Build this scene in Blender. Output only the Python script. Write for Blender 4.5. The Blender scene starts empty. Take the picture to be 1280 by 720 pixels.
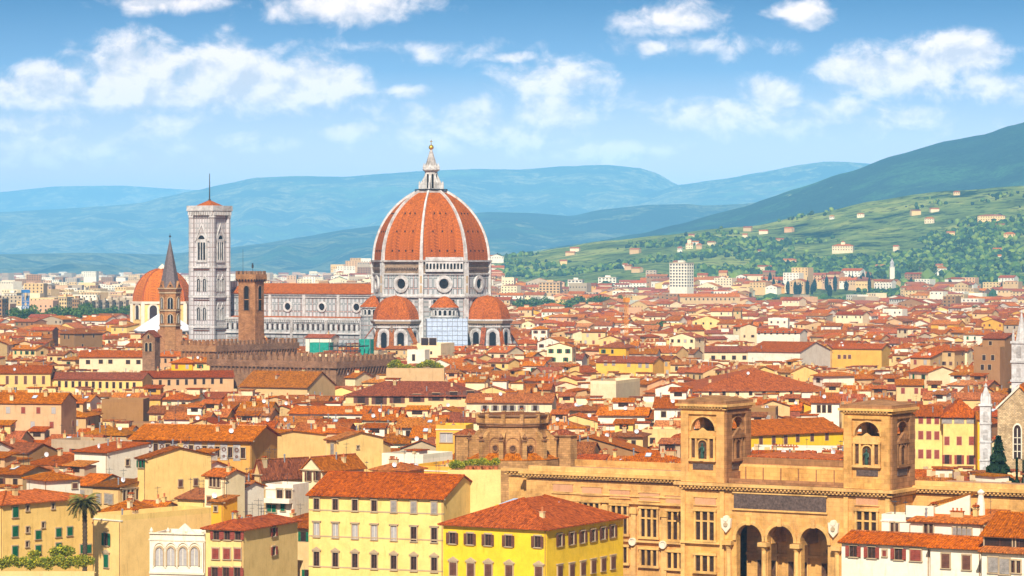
import bpy, math, random
import numpy as np
from mathutils import Vector, noise as mn

# ------------------------------------------------------------------ camera
F = 3750.0; YH = 328.0; H = 55.0          # focal length in photo pixels, horizon row, eye height (m) above the city
sc = bpy.context.scene
col = sc.collection
cam_d = bpy.data.cameras.new("camera"); cam = bpy.data.objects.new("camera", cam_d); col.objects.link(cam)
cam.location = (0, 0, H); cam.rotation_euler = (math.radians(90), 0, 0)
cam_d.sensor_width = 36; cam_d.lens = 36 * F / 1280
cam_d.shift_y = -(360 - YH) / 1280
cam_d.clip_start = 1; cam_d.clip_end = 80000
sc.camera = cam

# ------------------------------------------------------------------ colour management
sc.view_settings.view_transform = 'Standard'
sc.view_settings.look = 'None'
sc.view_settings.gamma = 1
sc.view_settings.exposure = 0.50

# ------------------------------------------------------------------ sun
SUN_AZ = -6.0      # degrees left of the direction back towards the camera
SUN_EL = 41.0
sd = bpy.data.lights.new("sun", 'SUN'); sd.energy = 4.8; sd.angle = math.radians(0.5); sd.color = (1, .95, .88)
sun = bpy.data.objects.new("sun", sd); col.objects.link(sun)
az = math.radians(SUN_AZ); el = math.radians(SUN_EL)
tosun = Vector((math.sin(az) * math.cos(el), -math.cos(az) * math.cos(el), math.sin(el)))
sun.rotation_euler = tosun.to_track_quat('Z', 'Y').to_euler()
sun.location = (-300, -300, 500)

# ------------------------------------------------------------------ world
SKY_STRENGTH = 0.085
w = bpy.data.worlds.new("World"); sc.world = w; w.use_nodes = True
NT = w.node_tree; NT.nodes.clear()
def nd(t, **k):
    n = NT.nodes.new(t)
    for a, b in k.items(): setattr(n, a, b)
    return n
def lk(a, b): NT.links.new(a, b)
def mth(op, a, b=None, c=None, clamp=False):
    n = nd('ShaderNodeMath', operation=op, use_clamp=clamp)
    for i, x in enumerate((a, b, c)):
        if x is None: continue
        if isinstance(x, (int, float)): n.inputs[i].default_value = x
        else: lk(x, n.inputs[i])
    return n.outputs[0]
sky = nd('ShaderNodeTexSky', sky_type='NISHITA', sun_disc=False)
sky.sun_elevation = el; sky.sun_rotation = math.pi + az * -1
sky.altitude = 100; sky.air_density = 1.0; sky.dust_density = 0.6; sky.ozone_density = 3.0
tc = nd('ShaderNodeTexCoord'); sx = nd('ShaderNodeSeparateXYZ'); lk(tc.outputs['Generated'], sx.inputs[0])
dy = mth('MAXIMUM', sx.outputs[1], 0.02)
pa = mth('MULTIPLY_ADD', mth('DIVIDE', sx.outputs[0], dy), 37.5, 6.4)        # angle across, hundredths
pb = mth('MULTIPLY_ADD', mth('DIVIDE', sx.outputs[2], dy), -37.5, YH / 100)  # angle down
cv = nd('ShaderNodeCombineXYZ'); lk(pa, cv.inputs[0]); lk(pb, cv.inputs[1])
V = cv.outputs[0]
clouds = [(130,190,170,24,.62),(600,155,210,40,.60),(1010,150,200,30,.60),(300,130,230,24,.62),(540,60,150,16,.5),(900,60,140,18,.5),(60,108,80,32,1.35),(165,92,90,54,1.35),(285,95,100,55,1.35),(395,100,85,38,1.3),(225,118,250,20,1.4),(10,112,55,26),(200,4,85,16),(425,8,120,30),
 (505,115,40,11),(205,160,40,20),(40,168,75,26),(320,178,60,14),(450,165,60,15),(545,172,70,26),(645,72,34,10),
 (695,98,95,32),(690,142,80,30),(640,172,120,26),(815,60,24,10),(835,20,80,26),(1005,16,50,22),(905,142,105,26),
 (965,118,52,26),(1120,88,115,38,1.25),(1195,70,80,36,1.25),(1245,108,75,30),(1130,148,52,20),(1060,135,35,17),(760,190,120,18),
 (1400,60,120,40),(-160,60,120,40)]
field = None
for cx, cy, rx, ry, *wg in clouds:
    s = nd('ShaderNodeVectorMath', operation='SUBTRACT'); lk(V, s.inputs[0]); s.inputs[1].default_value = (cx/100, cy/100, 0)
    m = nd('ShaderNodeVectorMath', operation='MULTIPLY'); lk(s.outputs[0], m.inputs[0]); m.inputs[1].default_value = (100/rx, 100/ry, 0)
    l = nd('ShaderNodeVectorMath', operation='LENGTH'); lk(m.outputs[0], l.inputs[0])
    g = mth('SUBTRACT', 1.22, l.outputs['Value'])
    if wg: g = mth('MULTIPLY', g, wg[0])
    field = g if field is None else mth('MAXIMUM', field, g)
def cloud_noise(off):
    a = nd('ShaderNodeVectorMath', operation='ADD'); lk(V, a.inputs[0]); a.inputs[1].default_value = off
    m = nd('ShaderNodeVectorMath', operation='MULTIPLY'); lk(a.outputs[0], m.inputs[0]); m.inputs[1].default_value = (1.0, 1.35, 1)
    n = nd('ShaderNodeTexNoise'); n.inputs['Scale'].default_value = 1.9; n.inputs['Detail'].default_value = 8
    n.inputs['Roughness'].default_value = 0.58; n.inputs['Distortion'].default_value = 0.25
    lk(m.outputs[0], n.inputs['Vector'])
    return n.outputs['Fac']
n1 = cloud_noise((3.3, 1.7, 0)); n2 = cloud_noise((3.3 - .10, 1.7 - .16, 0))
dens = mth('ADD', mth('MULTIPLY', field, 1.15), mth('MULTIPLY_ADD', n1, 2.6, -1.46))
mr = nd('ShaderNodeMapRange', interpolation_type='SMOOTHSTEP'); lk(dens, mr.inputs[0])
mr.inputs[1].default_value = -0.02; mr.inputs[2].default_value = 0.98; mr.inputs[4].default_value = 0.90
mask = mth('MULTIPLY', mr.outputs[0], mth('GREATER_THAN', sx.outputs[1], 0.05))
lit = mth('MULTIPLY_ADD', mth('SUBTRACT', n1, n2), 4.6, 0.62, clamp=True)
cc = nd('ShaderNodeMixRGB'); lk(lit, cc.inputs[0]); cc.inputs[1].default_value = (9.0, 7.4, 7.0, 1); cc.inputs[2].default_value = (15.0, 11.8, 10.0, 1)
# the clear sky deepens quickly above the horizon
gr = nd('ShaderNodeValToRGB'); lk(mth('MULTIPLY', sx.outputs[2], 2.5), gr.inputs[0])
CR = gr.color_ramp
CR.elements[0].position = 0.0; CR.elements[0].color = (2.7, 1.2, .92, 1)
CR.elements[1].position = 1.0; CR.elements[1].color = (1.0, .82, .64, 1)
for p_, c_ in ((.05, (2.3, 1.2, .98)), (.10, (1.45, 1.02, 1.08)), (.16, (.34, .42, .72)), (.22, (.03, .14, .38)), (.40, (.30, .60, 1.0)), (.7, (.75, .75, .75))):
    e = CR.elements.new(p_); e.color = (*c_, 1)
sm = nd('ShaderNodeMixRGB', blend_type='MULTIPLY'); sm.inputs[0].default_value = 1
lk(sky.outputs[0], sm.inputs[1]); lk(gr.outputs[0], sm.inputs[2])
sc_ = nd('ShaderNodeMixRGB'); lk(mask, sc_.inputs[0]); lk(sm.outputs[0], sc_.inputs[1]); lk(cc.outputs[0], sc_.inputs[2])
bg = nd('ShaderNodeBackground'); lk(sc_.outputs[0], bg.inputs[0]); bg.inputs[1].default_value = SKY_STRENGTH
ow = nd('ShaderNodeOutputWorld'); lk(bg.outputs[0], ow.inputs[0])

HAZE_DENSITY = 5.2e-5
HAZE_COLOR = (.25, .65, 1.0)

# ------------------------------------------------------------------ helpers: from photo rows and columns to metres
def PX(px, Y): return (px - 640) / F * Y
def PZ(y, Y): return H - (y - YH) * Y / F
def YZ(y, z): return (H - z) * F / (y - YH)

def tag(o, label=None, cat=None, group=None, kind=None):
    if label: o['label'] = label
    if cat: o['category'] = cat
    if group: o['group'] = group
    if kind: o['kind'] = kind
    return o

class MB:
    """collects faces, links them as ONE mesh object"""
    def __init__(s):
        s.v = []; s.f = []; s.m = []; s.mats = []; s.T = None
    def mi(s, mat):
        if mat not in s.mats: s.mats.append(mat)
        return s.mats.index(mat)
    def add(s, vs, fs, mat):
        b = len(s.v); i = s.mi(mat)
        if s.T:
            ox, oy, oz, c, sn = s.T
            vs = [(ox + x*c - y*sn, oy + x*sn + y*c, oz + z) for x, y, z in vs]
        s.v.extend(vs)
        for f in fs: s.f.append([b + k for k in f]); s.m.append(i)
    def box(s, x0, x1, y0, y1, z0, z1, mat):
        s.add([(x0,y0,z0),(x1,y0,z0),(x1,y1,z0),(x0,y1,z0),(x0,y0,z1),(x1,y0,z1),(x1,y1,z1),(x0,y1,z1)],
              [(0,3,2,1),(4,5,6,7),(0,1,5,4),(1,2,6,5),(2,3,7,6),(3,0,4,7)], mat)
    def hexa(s, lo, hi, mat):
        s.add(list(lo) + list(hi), [(3,2,1,0),(4,5,6,7),(0,1,5,4),(1,2,6,5),(2,3,7,6),(3,0,4,7)], mat)
    def prism(s, poly, z0, z1, mat, poly1=None, cap=True):
        n = len(poly); p1 = poly1 or poly
        vs = [(x, y, z0) for x, y in poly] + [(x, y, z1) for x, y in p1]
        fs = [(i, (i+1) % n, n + (i+1) % n, n + i) for i in range(n)]
        if cap: fs += [tuple(range(n-1, -1, -1)), tuple(range(n, 2*n))]
        s.add(vs, fs, mat)
    def lathe(s, prof, n, mat, cx=0, cy=0, a0=0, cap=True):
        vs = []; fs = []
        for r, z in prof:
            for k in range(n):
                a = a0 + 2*math.pi*k/n
                vs.append((cx + r*math.cos(a), cy + r*math.sin(a), z))
        for j in range(len(prof)-1):
            for k in range(n):
                fs.append((j*n+k, j*n+(k+1) % n, (j+1)*n+(k+1) % n, (j+1)*n+k))
        if cap: fs += [tuple(range(n-1, -1, -1)), tuple(range((len(prof)-1)*n, len(prof)*n))]
        s.add(vs, fs, mat)
    def tube(s, p0, p1, r0, r1, n, mat):
        p0 = Vector(p0); p1 = Vector(p1); d = (p1-p0).normalized()
        u = d.cross(Vector((0,0,1)) if abs(d.z) < .9 else Vector((1,0,0))).normalized(); v = d.cross(u)
        vs = []
        for p, r in ((p0, r0), (p1, r1)):
            for k in range(n):
                a = 2*math.pi*k/n; q = p + u*(r*math.cos(a)) + v*(r*math.sin(a)); vs.append(tuple(q))
        fs = [(k, (k+1) % n, n+(k+1) % n, n+k) for k in range(n)] + [tuple(range(n-1,-1,-1)), tuple(range(n, 2*n))]
        s.add(vs, fs, mat)
    def extr(s, poly, d0, d1, mp, mat):
        """polygon in a wall plane (u,z) given thickness from d0 to d1 along the wall normal"""
        n = len(poly)
        vs = [mp(u, z, d0) for u, z in poly] + [mp(u, z, d1) for u, z in poly]
        fs = [(i, (i+1) % n, n+(i+1) % n, n+i) for i in range(n)] + [tuple(range(n-1,-1,-1)), tuple(range(n, 2*n))]
        s.add(vs, fs, mat)
    def rect(s, u0, u1, z0, z1, d0, d1, mp, mat):
        s.extr([(u0,z0),(u1,z0),(u1,z1),(u0,z1)], d0, d1, mp, mat)
    def arch_wall(s, u0, u1, z0, z1, cu, r, zs, zb, d0, d1, mp, mat, n=10, hgt=1.0):
        if cu-r > u0: s.rect(u0, cu-r, z0, z1, d0, d1, mp, mat)
        if cu+r < u1: s.rect(cu+r, u1, z0, z1, d0, d1, mp, mat)
        if zb > z0: s.rect(cu-r, cu+r, z0, zb, d0, d1, mp, mat)
        for i in range(n):
            a = math.pi*i/n; b = math.pi*(i+1)/n
            ua, za = cu - r*math.cos(a), zs + r*hgt*math.sin(a); ub, zb_ = cu - r*math.cos(b), zs + r*hgt*math.sin(b)
            s.extr([(ua,za),(ub,zb_),(ub,z1),(ua,z1)], d0, d1, mp, mat)
    def arch_fill(s, cu, r, zs, zb, d0, d1, mp, mat, n=10, hgt=1.0):
        poly = [(cu-r, zb), (cu+r, zb)] + [(cu + r*math.cos(math.pi*i/n), zs + r*hgt*math.sin(math.pi*i/n)) for i in range(n+1)]
        s.extr(poly, d0, d1, mp, mat)
    def arch_ring(s, cu, r0, r1, zs, zb, d0, d1, mp, mat, n=10, hgt=1.0):
        for i in range(n):
            a = math.pi*i/n; b = math.pi*(i+1)/n
            p = [(cu+q*math.cos(t), zs+q*hgt*math.sin(t)) for q, t in ((r0,a),(r1,a),(r1,b),(r0,b))]
            s.extr(p, d0, d1, mp, mat)
        if zb < zs:
            s.rect(cu-r1, cu-r0, zb, zs, d0, d1, mp, mat); s.rect(cu+r0, cu+r1, zb, zs, d0, d1, mp, mat)
    def disc_ring(s, cu, cz, r0, r1, d0, d1, mp, mat, n=18):
        for i in range(n):
            a = 2*math.pi*i/n; b = 2*math.pi*(i+1)/n
            if r0 > 0: p = [(cu+q*math.cos(t), cz+q*math.sin(t)) for q, t in ((r0,a),(r1,a),(r1,b),(r0,b))]
            else: p = [(cu, cz), (cu+r1*math.cos(a), cz+r1*math.sin(a)), (cu+r1*math.cos(b), cz+r1*math.sin(b))]
            s.extr(p, d0, d1, mp, mat)
    def mesh(s, name):
        me = bpy.data.meshes.new(name)
        me.from_pydata(s.v, [], s.f)
        for m in s.mats: me.materials.append(m)
        if s.m: me.polygons.foreach_set('material_index', s.m)
        metric_uv(me)
        return me
    def build(s, name, parent=None, loc=None, rz=0):
        o = bpy.data.objects.new(name, s.mesh(name)); col.objects.link(o)
        if parent: o.parent = parent
        if loc: o.location = loc
        o.rotation_euler = (0, 0, rz)
        return o

def metric_uv(me):
    """every face gets a UV in metres: u level along the face, v up its slope"""
    nl = len(me.loops); npoly = len(me.polygons)
    if not nl: return
    co = np.empty(len(me.vertices)*3); me.vertices.foreach_get('co', co); co = co.reshape(-1, 3)
    lv = np.empty(nl, dtype=np.int64); me.loops.foreach_get('vertex_index', lv)
    nr = np.empty(npoly*3); me.polygons.foreach_get('normal', nr); nr = nr.reshape(-1, 3)
    lt = np.empty(npoly, dtype=np.int64); me.polygons.foreach_get('loop_total', lt)
    nn = np.repeat(nr, lt, axis=0)
    u = np.stack([-nn[:,1], nn[:,0], np.zeros(len(nn))], 1)
    flat = np.hypot(nn[:,0], nn[:,1]) < .04
    u[flat] = (1, 0, 0)
    u /= np.linalg.norm(u, axis=1)[:, None]
    v = np.cross(nn, u)
    p = co[lv]
    uv = np.stack([(p*u).sum(1), (p*v).sum(1)], 1).astype(np.float32)
    l = me.uv_layers.new(name='UVMap'); l.data.foreach_set('uv', uv.ravel())

def empty(name, loc, rz=0, **k):
    o = bpy.data.objects.new(name, None); col.objects.link(o); o.location = loc; o.rotation_euler = (0, 0, rz)
    o.empty_display_size = .5
    return tag(o, **k)
def inst(name, me, parent=None, loc=(0,0,0), rz=0, sc_=None):
    o = bpy.data.objects.new(name, me); col.objects.link(o)
    if parent: o.parent = parent
    o.location = loc; o.rotation_euler = (0, 0, rz)
    if sc_: o.scale = sc_
    return o

# ------------------------------------------------------------------ materials
M = {}
class NB:
    def __init__(s, name, rough=.85, spec=.3):
        s.m = bpy.data.materials.new(name); s.m.use_nodes = True; s.t = s.m.node_tree
        s.b = s.t.nodes['Principled BSDF']; s.b.inputs['Roughness'].default_value = rough
        s.b.inputs['Specular IOR Level'].default_value = spec*.6
        s.uv = s.n('ShaderNodeTexCoord').outputs['UV']
        s.rnd = s.n('ShaderNodeObjectInfo').outputs['Random']
    def n(s, t, **k):
        x = s.t.nodes.new(t)
        for a, b in k.items(): setattr(x, a, b)
        return x
    def l(s, a, b): s.t.links.new(a, b)
    def noise(s, scale, detail=4, rough=.6, vec=None, sxyz=None):
        x = s.n('ShaderNodeTexNoise'); x.inputs['Scale'].default_value = scale; x.inputs['Detail'].default_value = detail; x.inputs['Roughness'].default_value = rough
        v = vec or s.n('ShaderNodeTexCoord').outputs['Object']
        if sxyz:
            q = s.n('ShaderNodeVectorMath', operation='MULTIPLY'); s.l(v, q.inputs[0]); q.inputs[1].default_value = sxyz; v = q.outputs[0]
        s.l(v, x.inputs['Vector']); return x.outputs['Fac']
    def ramp(s, fac, stops):
        r = s.n('ShaderNodeValToRGB'); s.l(fac, r.inputs[0]); cr = r.color_ramp
        cr.elements[0].position = stops[0][0]; cr.elements[0].color = (*stops[0][1], 1)
        cr.elements[1].position = stops[-1][0]; cr.elements[1].color = (*stops[-1][1], 1)
        for p, c in stops[1:-1]:
            e = cr.elements.new(p); e.color = (*c, 1)
        return r.outputs[0]
    def mix(s, a, b, fac=1.0, mode='MULTIPLY'):
        x = s.n('ShaderNodeMixRGB', blend_type=mode)
        for i, q in ((0, fac), (1, a), (2, b)):
            if isinstance(q, (int, float)): x.inputs[i].default_value = q
            elif isinstance(q, tuple): x.inputs[i].default_value = (*q, 1)
            else: s.l(q, x.inputs[i])
        return x.outputs[0]
    def math(s, op, a, b=0., clamp=False):
        x = s.n('ShaderNodeMath', operation=op, use_clamp=clamp)
        for i, q in enumerate((a, b)):
            if isinstance(q, (int, float)): x.inputs[i].default_value = q
            else: s.l(q, x.inputs[i])
        return x.outputs[0]
    def rng(s, fac, a, b, c, d):
        x = s.n('ShaderNodeMapRange'); s.l(fac, x.inputs[0])
        for i, q in enumerate((a, b, c, d)): x.inputs[i+1].default_value = q
        return x.outputs[0]
    def vary(s, colr, amt=.12):
        """brightness and hue drift from object to object and from piece to piece"""
        g = s.n('ShaderNodeNewGeometry').outputs['Random Per Island']
        r = s.math('FRACT', s.math('ADD', g, s.rnd))
        h = s.n('ShaderNodeHueSaturation'); s.l(s.rng(r, 0, 1, .5 - amt*.01, .5 + amt*.08), h.inputs['Hue'])
        s.l(s.rng(s.math('FRACT', s.math('MULTIPLY', r, 7.3)), 0, 1, 1 - amt, 1 + amt), h.inputs['Value'])
        s.l(s.rng(s.math('FRACT', s.math('MULTIPLY', r, 3.7)), 0, 1, 1 - amt*.35, 1 + amt*.5), h.inputs['Saturation'])
        s.l(colr, h.inputs['Color']); return h.outputs[0]
    def out(s, c, bump=None, dist=.03, strength=.5):
        if isinstance(c, tuple): s.b.inputs['Base Color'].default_value = (*c, 1)
        else: s.l(c, s.b.inputs['Base Color'])
        if bump is not None:
            q = s.n('ShaderNodeBump'); q.inputs['Distance'].default_value = dist; q.inputs['Strength'].default_value = strength
            s.l(bump, q.inputs['Height']); s.l(q.outputs[0], s.b.inputs['Normal'])
        return s.m

def plaster(name, rgb, vary=.10, stain=.86):
    rgb = (rgb[0], rgb[1]*.945, rgb[2]*.80); n = NB(name, .9, .15)
    big = n.noise(.35, 6, .7)
    st = n.noise(1.0, 5, .7, sxyz=(1.6, 1.6, .25))
    c = n.mix(rgb, n.ramp(big, [(.3, (stain, stain*.96, stain*.9)), (.6, (1, 1, 1))]))
    c = n.mix(c, n.ramp(st, [(.30, (.66, .61, .55)), (.46, (1, 1, 1))]), .55)
    c = n.mix(c, n.ramp(n.noise(6, 3), [(.3, (.93, .93, .93)), (.7, (1.04, 1.04, 1.04))]))
    return n.out(n.vary(c, vary), n.noise(9, 4), .02, .4)

def tiles(name, rgb, dark=(.46,.38,.32), light=(1.22,1.12,1.0), vary=.24):
    rgb = (rgb[0]*.86, rgb[1]*.64, rgb[2]*.38)
    n = NB(name, .85, .2)
    vor = n.n('ShaderNodeTexVoronoi', feature='F1', voronoi_dimensions='2D'); vor.inputs['Scale'].default_value = 1.0
    q = n.n('ShaderNodeVectorMath', operation='MULTIPLY'); n.l(n.uv, q.inputs[0]); q.inputs[1].default_value = (4.4, 2.3, 1); n.l(q.outputs[0], vor.inputs['Vector'])
    sepc = n.n('ShaderNodeSeparateColor'); n.l(vor.outputs['Color'], sepc.inputs[0])
    cell = n.ramp(sepc.outputs[0], [(0, (.42,.36,.34)), (.3, (.80,.76,.72)), (.7, (1.1,1.08,1.0)), (1, (1.5,1.55,1.5))])
    c = n.mix(rgb, cell, .85)
    patch = n.noise(.55, 6, .7, vec=n.uv)
    c = n.mix(c, n.ramp(patch, [(.28, dark), (.5, (1,1,1)), (.75, light)]), .9)
    streak = n.noise(1, 4, .6, vec=n.uv, sxyz=(2.2, .22, 1))
    c = n.mix(c, n.ramp(streak, [(.3, (.72,.68,.66)), (.55, (1.05,1.05,1.05))]), .8)
    su = n.n('ShaderNodeSeparateXYZ'); n.l(n.uv, su.inputs[0])
    wave = n.math('ABSOLUTE', n.math('SINE', n.math('MULTIPLY', su.outputs[0], math.pi / .36)))     # rows of cover tiles running down the slope
    step = n.math('FRACT', n.math('MULTIPLY', su.outputs[1], 1/.42))
    c = n.mix(c, n.ramp(wave, [(0, (.50,.46,.44)), (.45, (1.02,1.02,1.02)), (1, (1.1,1.1,1.1))]), .75)
    return n.out(n.vary(c, vary), n.math('ADD', wave, n.math('MULTIPLY', step, .4)), .09, .8)

def stone(name, rgb, bw=.9, bh=.45, mort=.03, vary=.05, mortc=.55, var=.25, offset=.5):
    n = NB(name, .9, .15)
    br = n.n('ShaderNodeTexBrick'); br.offset = offset; n.l(n.uv, br.inputs['Vector'])
    br.inputs['Scale'].default_value = 1; br.inputs['Brick Width'].default_value = bw; br.inputs['Row Height'].default_value = bh
    br.inputs['Mortar Size'].default_value = mort; br.inputs['Mortar Smooth'].default_value = .3
    br.inputs['Color1'].default_value = (1+var*.4, 1+var*.4, 1+var*.3, 1); br.inputs['Color2'].default_value = (1-var, 1-var, 1-var*1.1, 1)
    br.inputs['Mortar'].default_value = (mortc, mortc, mortc, 1)
    c = n.mix(rgb, br.outputs['Color'])
    c = n.mix(c, n.ramp(n.noise(.3, 7, .75), [(.32, (.52,.47,.42)), (.56, (1.05,1.05,1.05))]), .9)
    c = n.mix(c, n.ramp(n.noise(1, 5, .7, sxyz=(1.5,1.5,.2)), [(.3, (.72,.68,.64)), (.5, (1,1,1))]), .7)
    return n.out(n.vary(c, vary), n.noise(4, 5), .04, .5)

def marble(name, pw, ph, mort, white=(.56,.55,.52), green=(.06,.10,.09), pink=(.55,.34,.28), off=(0,0)):
    """white panels framed by dark green and rose bands"""
    n = NB(name, .6, .3)
    mp = n.n('ShaderNodeVectorMath', operation='ADD'); n.l(n.uv, mp.inputs[0]); mp.inputs[1].default_value = (off[0], off[1], 0)
    def br(w, h, m, c1, c2):
        b = n.n('ShaderNodeTexBrick'); b.offset = 0; n.l(mp.outputs[0], b.inputs['Vector']); b.inputs['Scale'].default_value = 1
        b.inputs['Brick Width'].default_value = w; b.inputs['Row Height'].default_value = h; b.inputs['Mortar Size'].default_value = m
        b.inputs['Mortar Smooth'].default_value = .1
        b.inputs['Color1'].default_value = (*c1, 1); b.inputs['Color2'].default_value = (*c2, 1); b.inputs['Mortar'].default_value = (0,0,0,1)
        return b
    b1 = br(pw, ph, mort, white, tuple(x*.84 for x in white))
    b2 = br(pw, ph, mort*2.6, (1,1,1), (1,1,1))
    inner = n.mix(white, b1.outputs['Color'], b2.outputs['Fac'], 'MIX')
    c = n.mix(b1.outputs['Color'], green, b2.outputs['Fac'], 'MIX')
    c = n.mix(c, white, b1.outputs['Fac'], 'MIX')
    b3 = br(pw*3, ph*3, mort*.8, (1,1,1), (1,1,1))
    c = n.mix(c, pink, b3.outputs['Fac'], 'MIX')
    c = n.mix(c, n.ramp(n.noise(.12, 6, .7), [(.3, (.72,.69,.64)), (.6, (1.03,1.03,1.03))]), .8)
    c = n.mix(c, n.ramp(n.noise(1, 5, .7, sxyz=(1,1,.15)), [(.3, (.76,.73,.70)), (.5, (1,1,1))]), .7)
    return n.out(c)

def plain(name, rgb, rough=.7, spec=.3, metal=0, var=.1, scale=2.):
    n = NB(name, rough, spec); n.b.inputs['Metallic'].default_value = metal
    return n.out(n.mix(rgb, n.ramp(n.noise(scale, 5, .65), [(.3, (1-var*2,)*3), (.7, (1+var,)*3)])))

WALLS = {
 'cream': (.80,.56,.28), 'ivory': (.86,.71,.48), 'white': (.86,.80,.70), 'ochre': (.70,.38,.08), 'yellow': (.86,.46,.05),
 'pale yellow': (.88,.60,.24), 'beige': (.66,.44,.23), 'pink': (.70,.42,.25), 'grey': (.48,.38,.28), 'brown': (.36,.19,.085)}
for k, c in WALLS.items(): M[k] = plaster(k.replace(' ', '_') + '_plaster', c)
M['lemon'] = plaster('lemon_plaster', (.90,.60,.03), .03, .80)
M['butter'] = plaster('butter_plaster', (.92,.66,.24), .02, .80)
M['snow'] = plaster('white_plaster_fresh', (.86,.80,.70), .03, .90)
ROOFS = [tiles('terracotta_tiles', (.44,.108,.014)), tiles('orange_tiles', (.54,.145,.018)),
         tiles('old_brown_tiles', (.36,.100,.018)), tiles('pale_orange_tiles', (.58,.180,.034)), tiles('deep_red_tiles', (.40,.090,.012))]
M['tiles'] = tiles('palazzo_tiles', (.46,.12,.024), vary=.05)
M['dome_tiles'] = tiles('dome_tiles', (.52,.165,.024), dark=(.50,.44,.40), vary=.02)
M['san_tiles'] = tiles('chapel_tiles', (.68,.24,.03), dark=(.7,.64,.6), vary=.02)
M['glass'] = plain('dark_window_glass', (.050,.026,.018), .25, .5, var=.3)
M['shade'] = plain('brown_recess', (.13,.062,.032), .85, .1, var=.3)
M['deep'] = plain('dark_interior', (.022,.016,.014), .8, .1, var=.3)
M['curtain'] = plain('pale_curtained_pane', (.42,.38,.34), .5)
M['brown_wood'] = plain('brown_shutter_paint', (.16,.062,.035), .6, var=.2)
M['red_wood'] = plain('red_shutter_paint', (.30,.060,.035), .6, var=.2)
M['green_wood'] = plain('green_shutter_paint', (.012,.13,.055), .5, var=.15)
M['grey_wood'] = plain('grey_shutter_paint', (.34,.29,.24), .6, var=.2)
M['surround'] = plaster('stone_surround', (.50,.38,.26), .05)
M['white_trim'] = plaster('white_trim', (.80,.74,.64), .03)
M['terrace'] = plain('terrace_paving', (.50,.26,.14), .9, var=.2, scale=.6)
M['chimney'] = plaster('chimney_plaster', (.66,.46,.28), .3)
M['metal'] = plain('grey_metal', (.30,.30,.30), .5, .5, .3)
M['iron'] = plain('dark_iron', (.05,.05,.055), .6)
M['skylight'] = plain('skylight_glass', (.62,.68,.74), .15, .6)
M['dish'] = plain('dish_white', (.75,.73,.70), .5)
M['marble_drum'] = marble('drum_marble', 2.3, 4.9, .19, off=(.4, 1.0))
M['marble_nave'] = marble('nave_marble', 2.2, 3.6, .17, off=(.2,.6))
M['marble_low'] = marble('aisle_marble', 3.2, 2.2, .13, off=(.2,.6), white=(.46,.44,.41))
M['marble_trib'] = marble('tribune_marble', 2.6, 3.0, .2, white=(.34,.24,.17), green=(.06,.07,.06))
M['marble_camp'] = marble('campanile_marble', 1.55, 2.3, .085, white=(.66,.61,.57), green=(.13,.15,.13), pink=(.42,.24,.2))
M['white_marble'] = stone('white_marble', (.62,.59,.54), 1.6, .8, .02, mortc=.8, var=.12)
M['grey_marble'] = stone('weathered_marble', (.50,.46,.42), 1.2, .6, .03, mortc=.7)
M['rough_stone'] = stone('rough_drum_masonry', (.38,.26,.17), .7, .35)
M['brick'] = stone('tower_brick', (.44,.205,.085), .8, .3, .03)
M['dark_brick'] = stone('old_brown_stone', (.32,.165,.085), .9, .4, .03)
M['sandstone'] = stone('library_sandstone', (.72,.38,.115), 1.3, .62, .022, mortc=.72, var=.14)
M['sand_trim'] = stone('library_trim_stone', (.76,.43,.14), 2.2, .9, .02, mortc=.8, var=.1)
M['sand_dark'] = stone('library_weathered_shaded_stone', (.38,.18,.075), 1.3, .62, .03)  # weathered trim and roofs; also paints shade on the towers' right sides
M['church_stone'] = stone('church_brown_stone', (.52,.27,.10), .9, .4, .03)
M['rubble'] = stone('pale_rubble_stone', (.66,.45,.24), .55, .3, .05, var=.4)
M['pink_panel'] = plaster('rose_panel', (.64,.34,.20), .03)
M['plaque'] = plain('dark_slate_plaque', (.13,.085,.065), .6, var=.3, scale=3)
M['bronze'] = plain('green_bronze', (.05,.11,.075), .5, .5, .5)
M['gold'] = plain('gilded_copper', (.85,.55,.08), .3, .5, .8, .05)
M['slate'] = plain('grey_spire_slate', (.17,.13,.12), .7, var=.25)
M['baptistery'] = plain('baptistery_white_roof', (.80,.78,.76), .6, var=.05)
M['net_blue'] = plain('scaffold_sheeting', (.50,.58,.68), .8, var=.14, scale=1.2)
M['net_green'] = plain('green_netting', (.02,.30,.20), .8, var=.2, scale=1)
M['crane_blue'] = plain('blue_crane_paint', (.05,.20,.45), .5)
M['crane_orange'] = plain('orange_crane_paint', (.75,.28,.03), .5)
M['pot'] = plain('terracotta_pot', (.52,.16,.05), .8)
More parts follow.
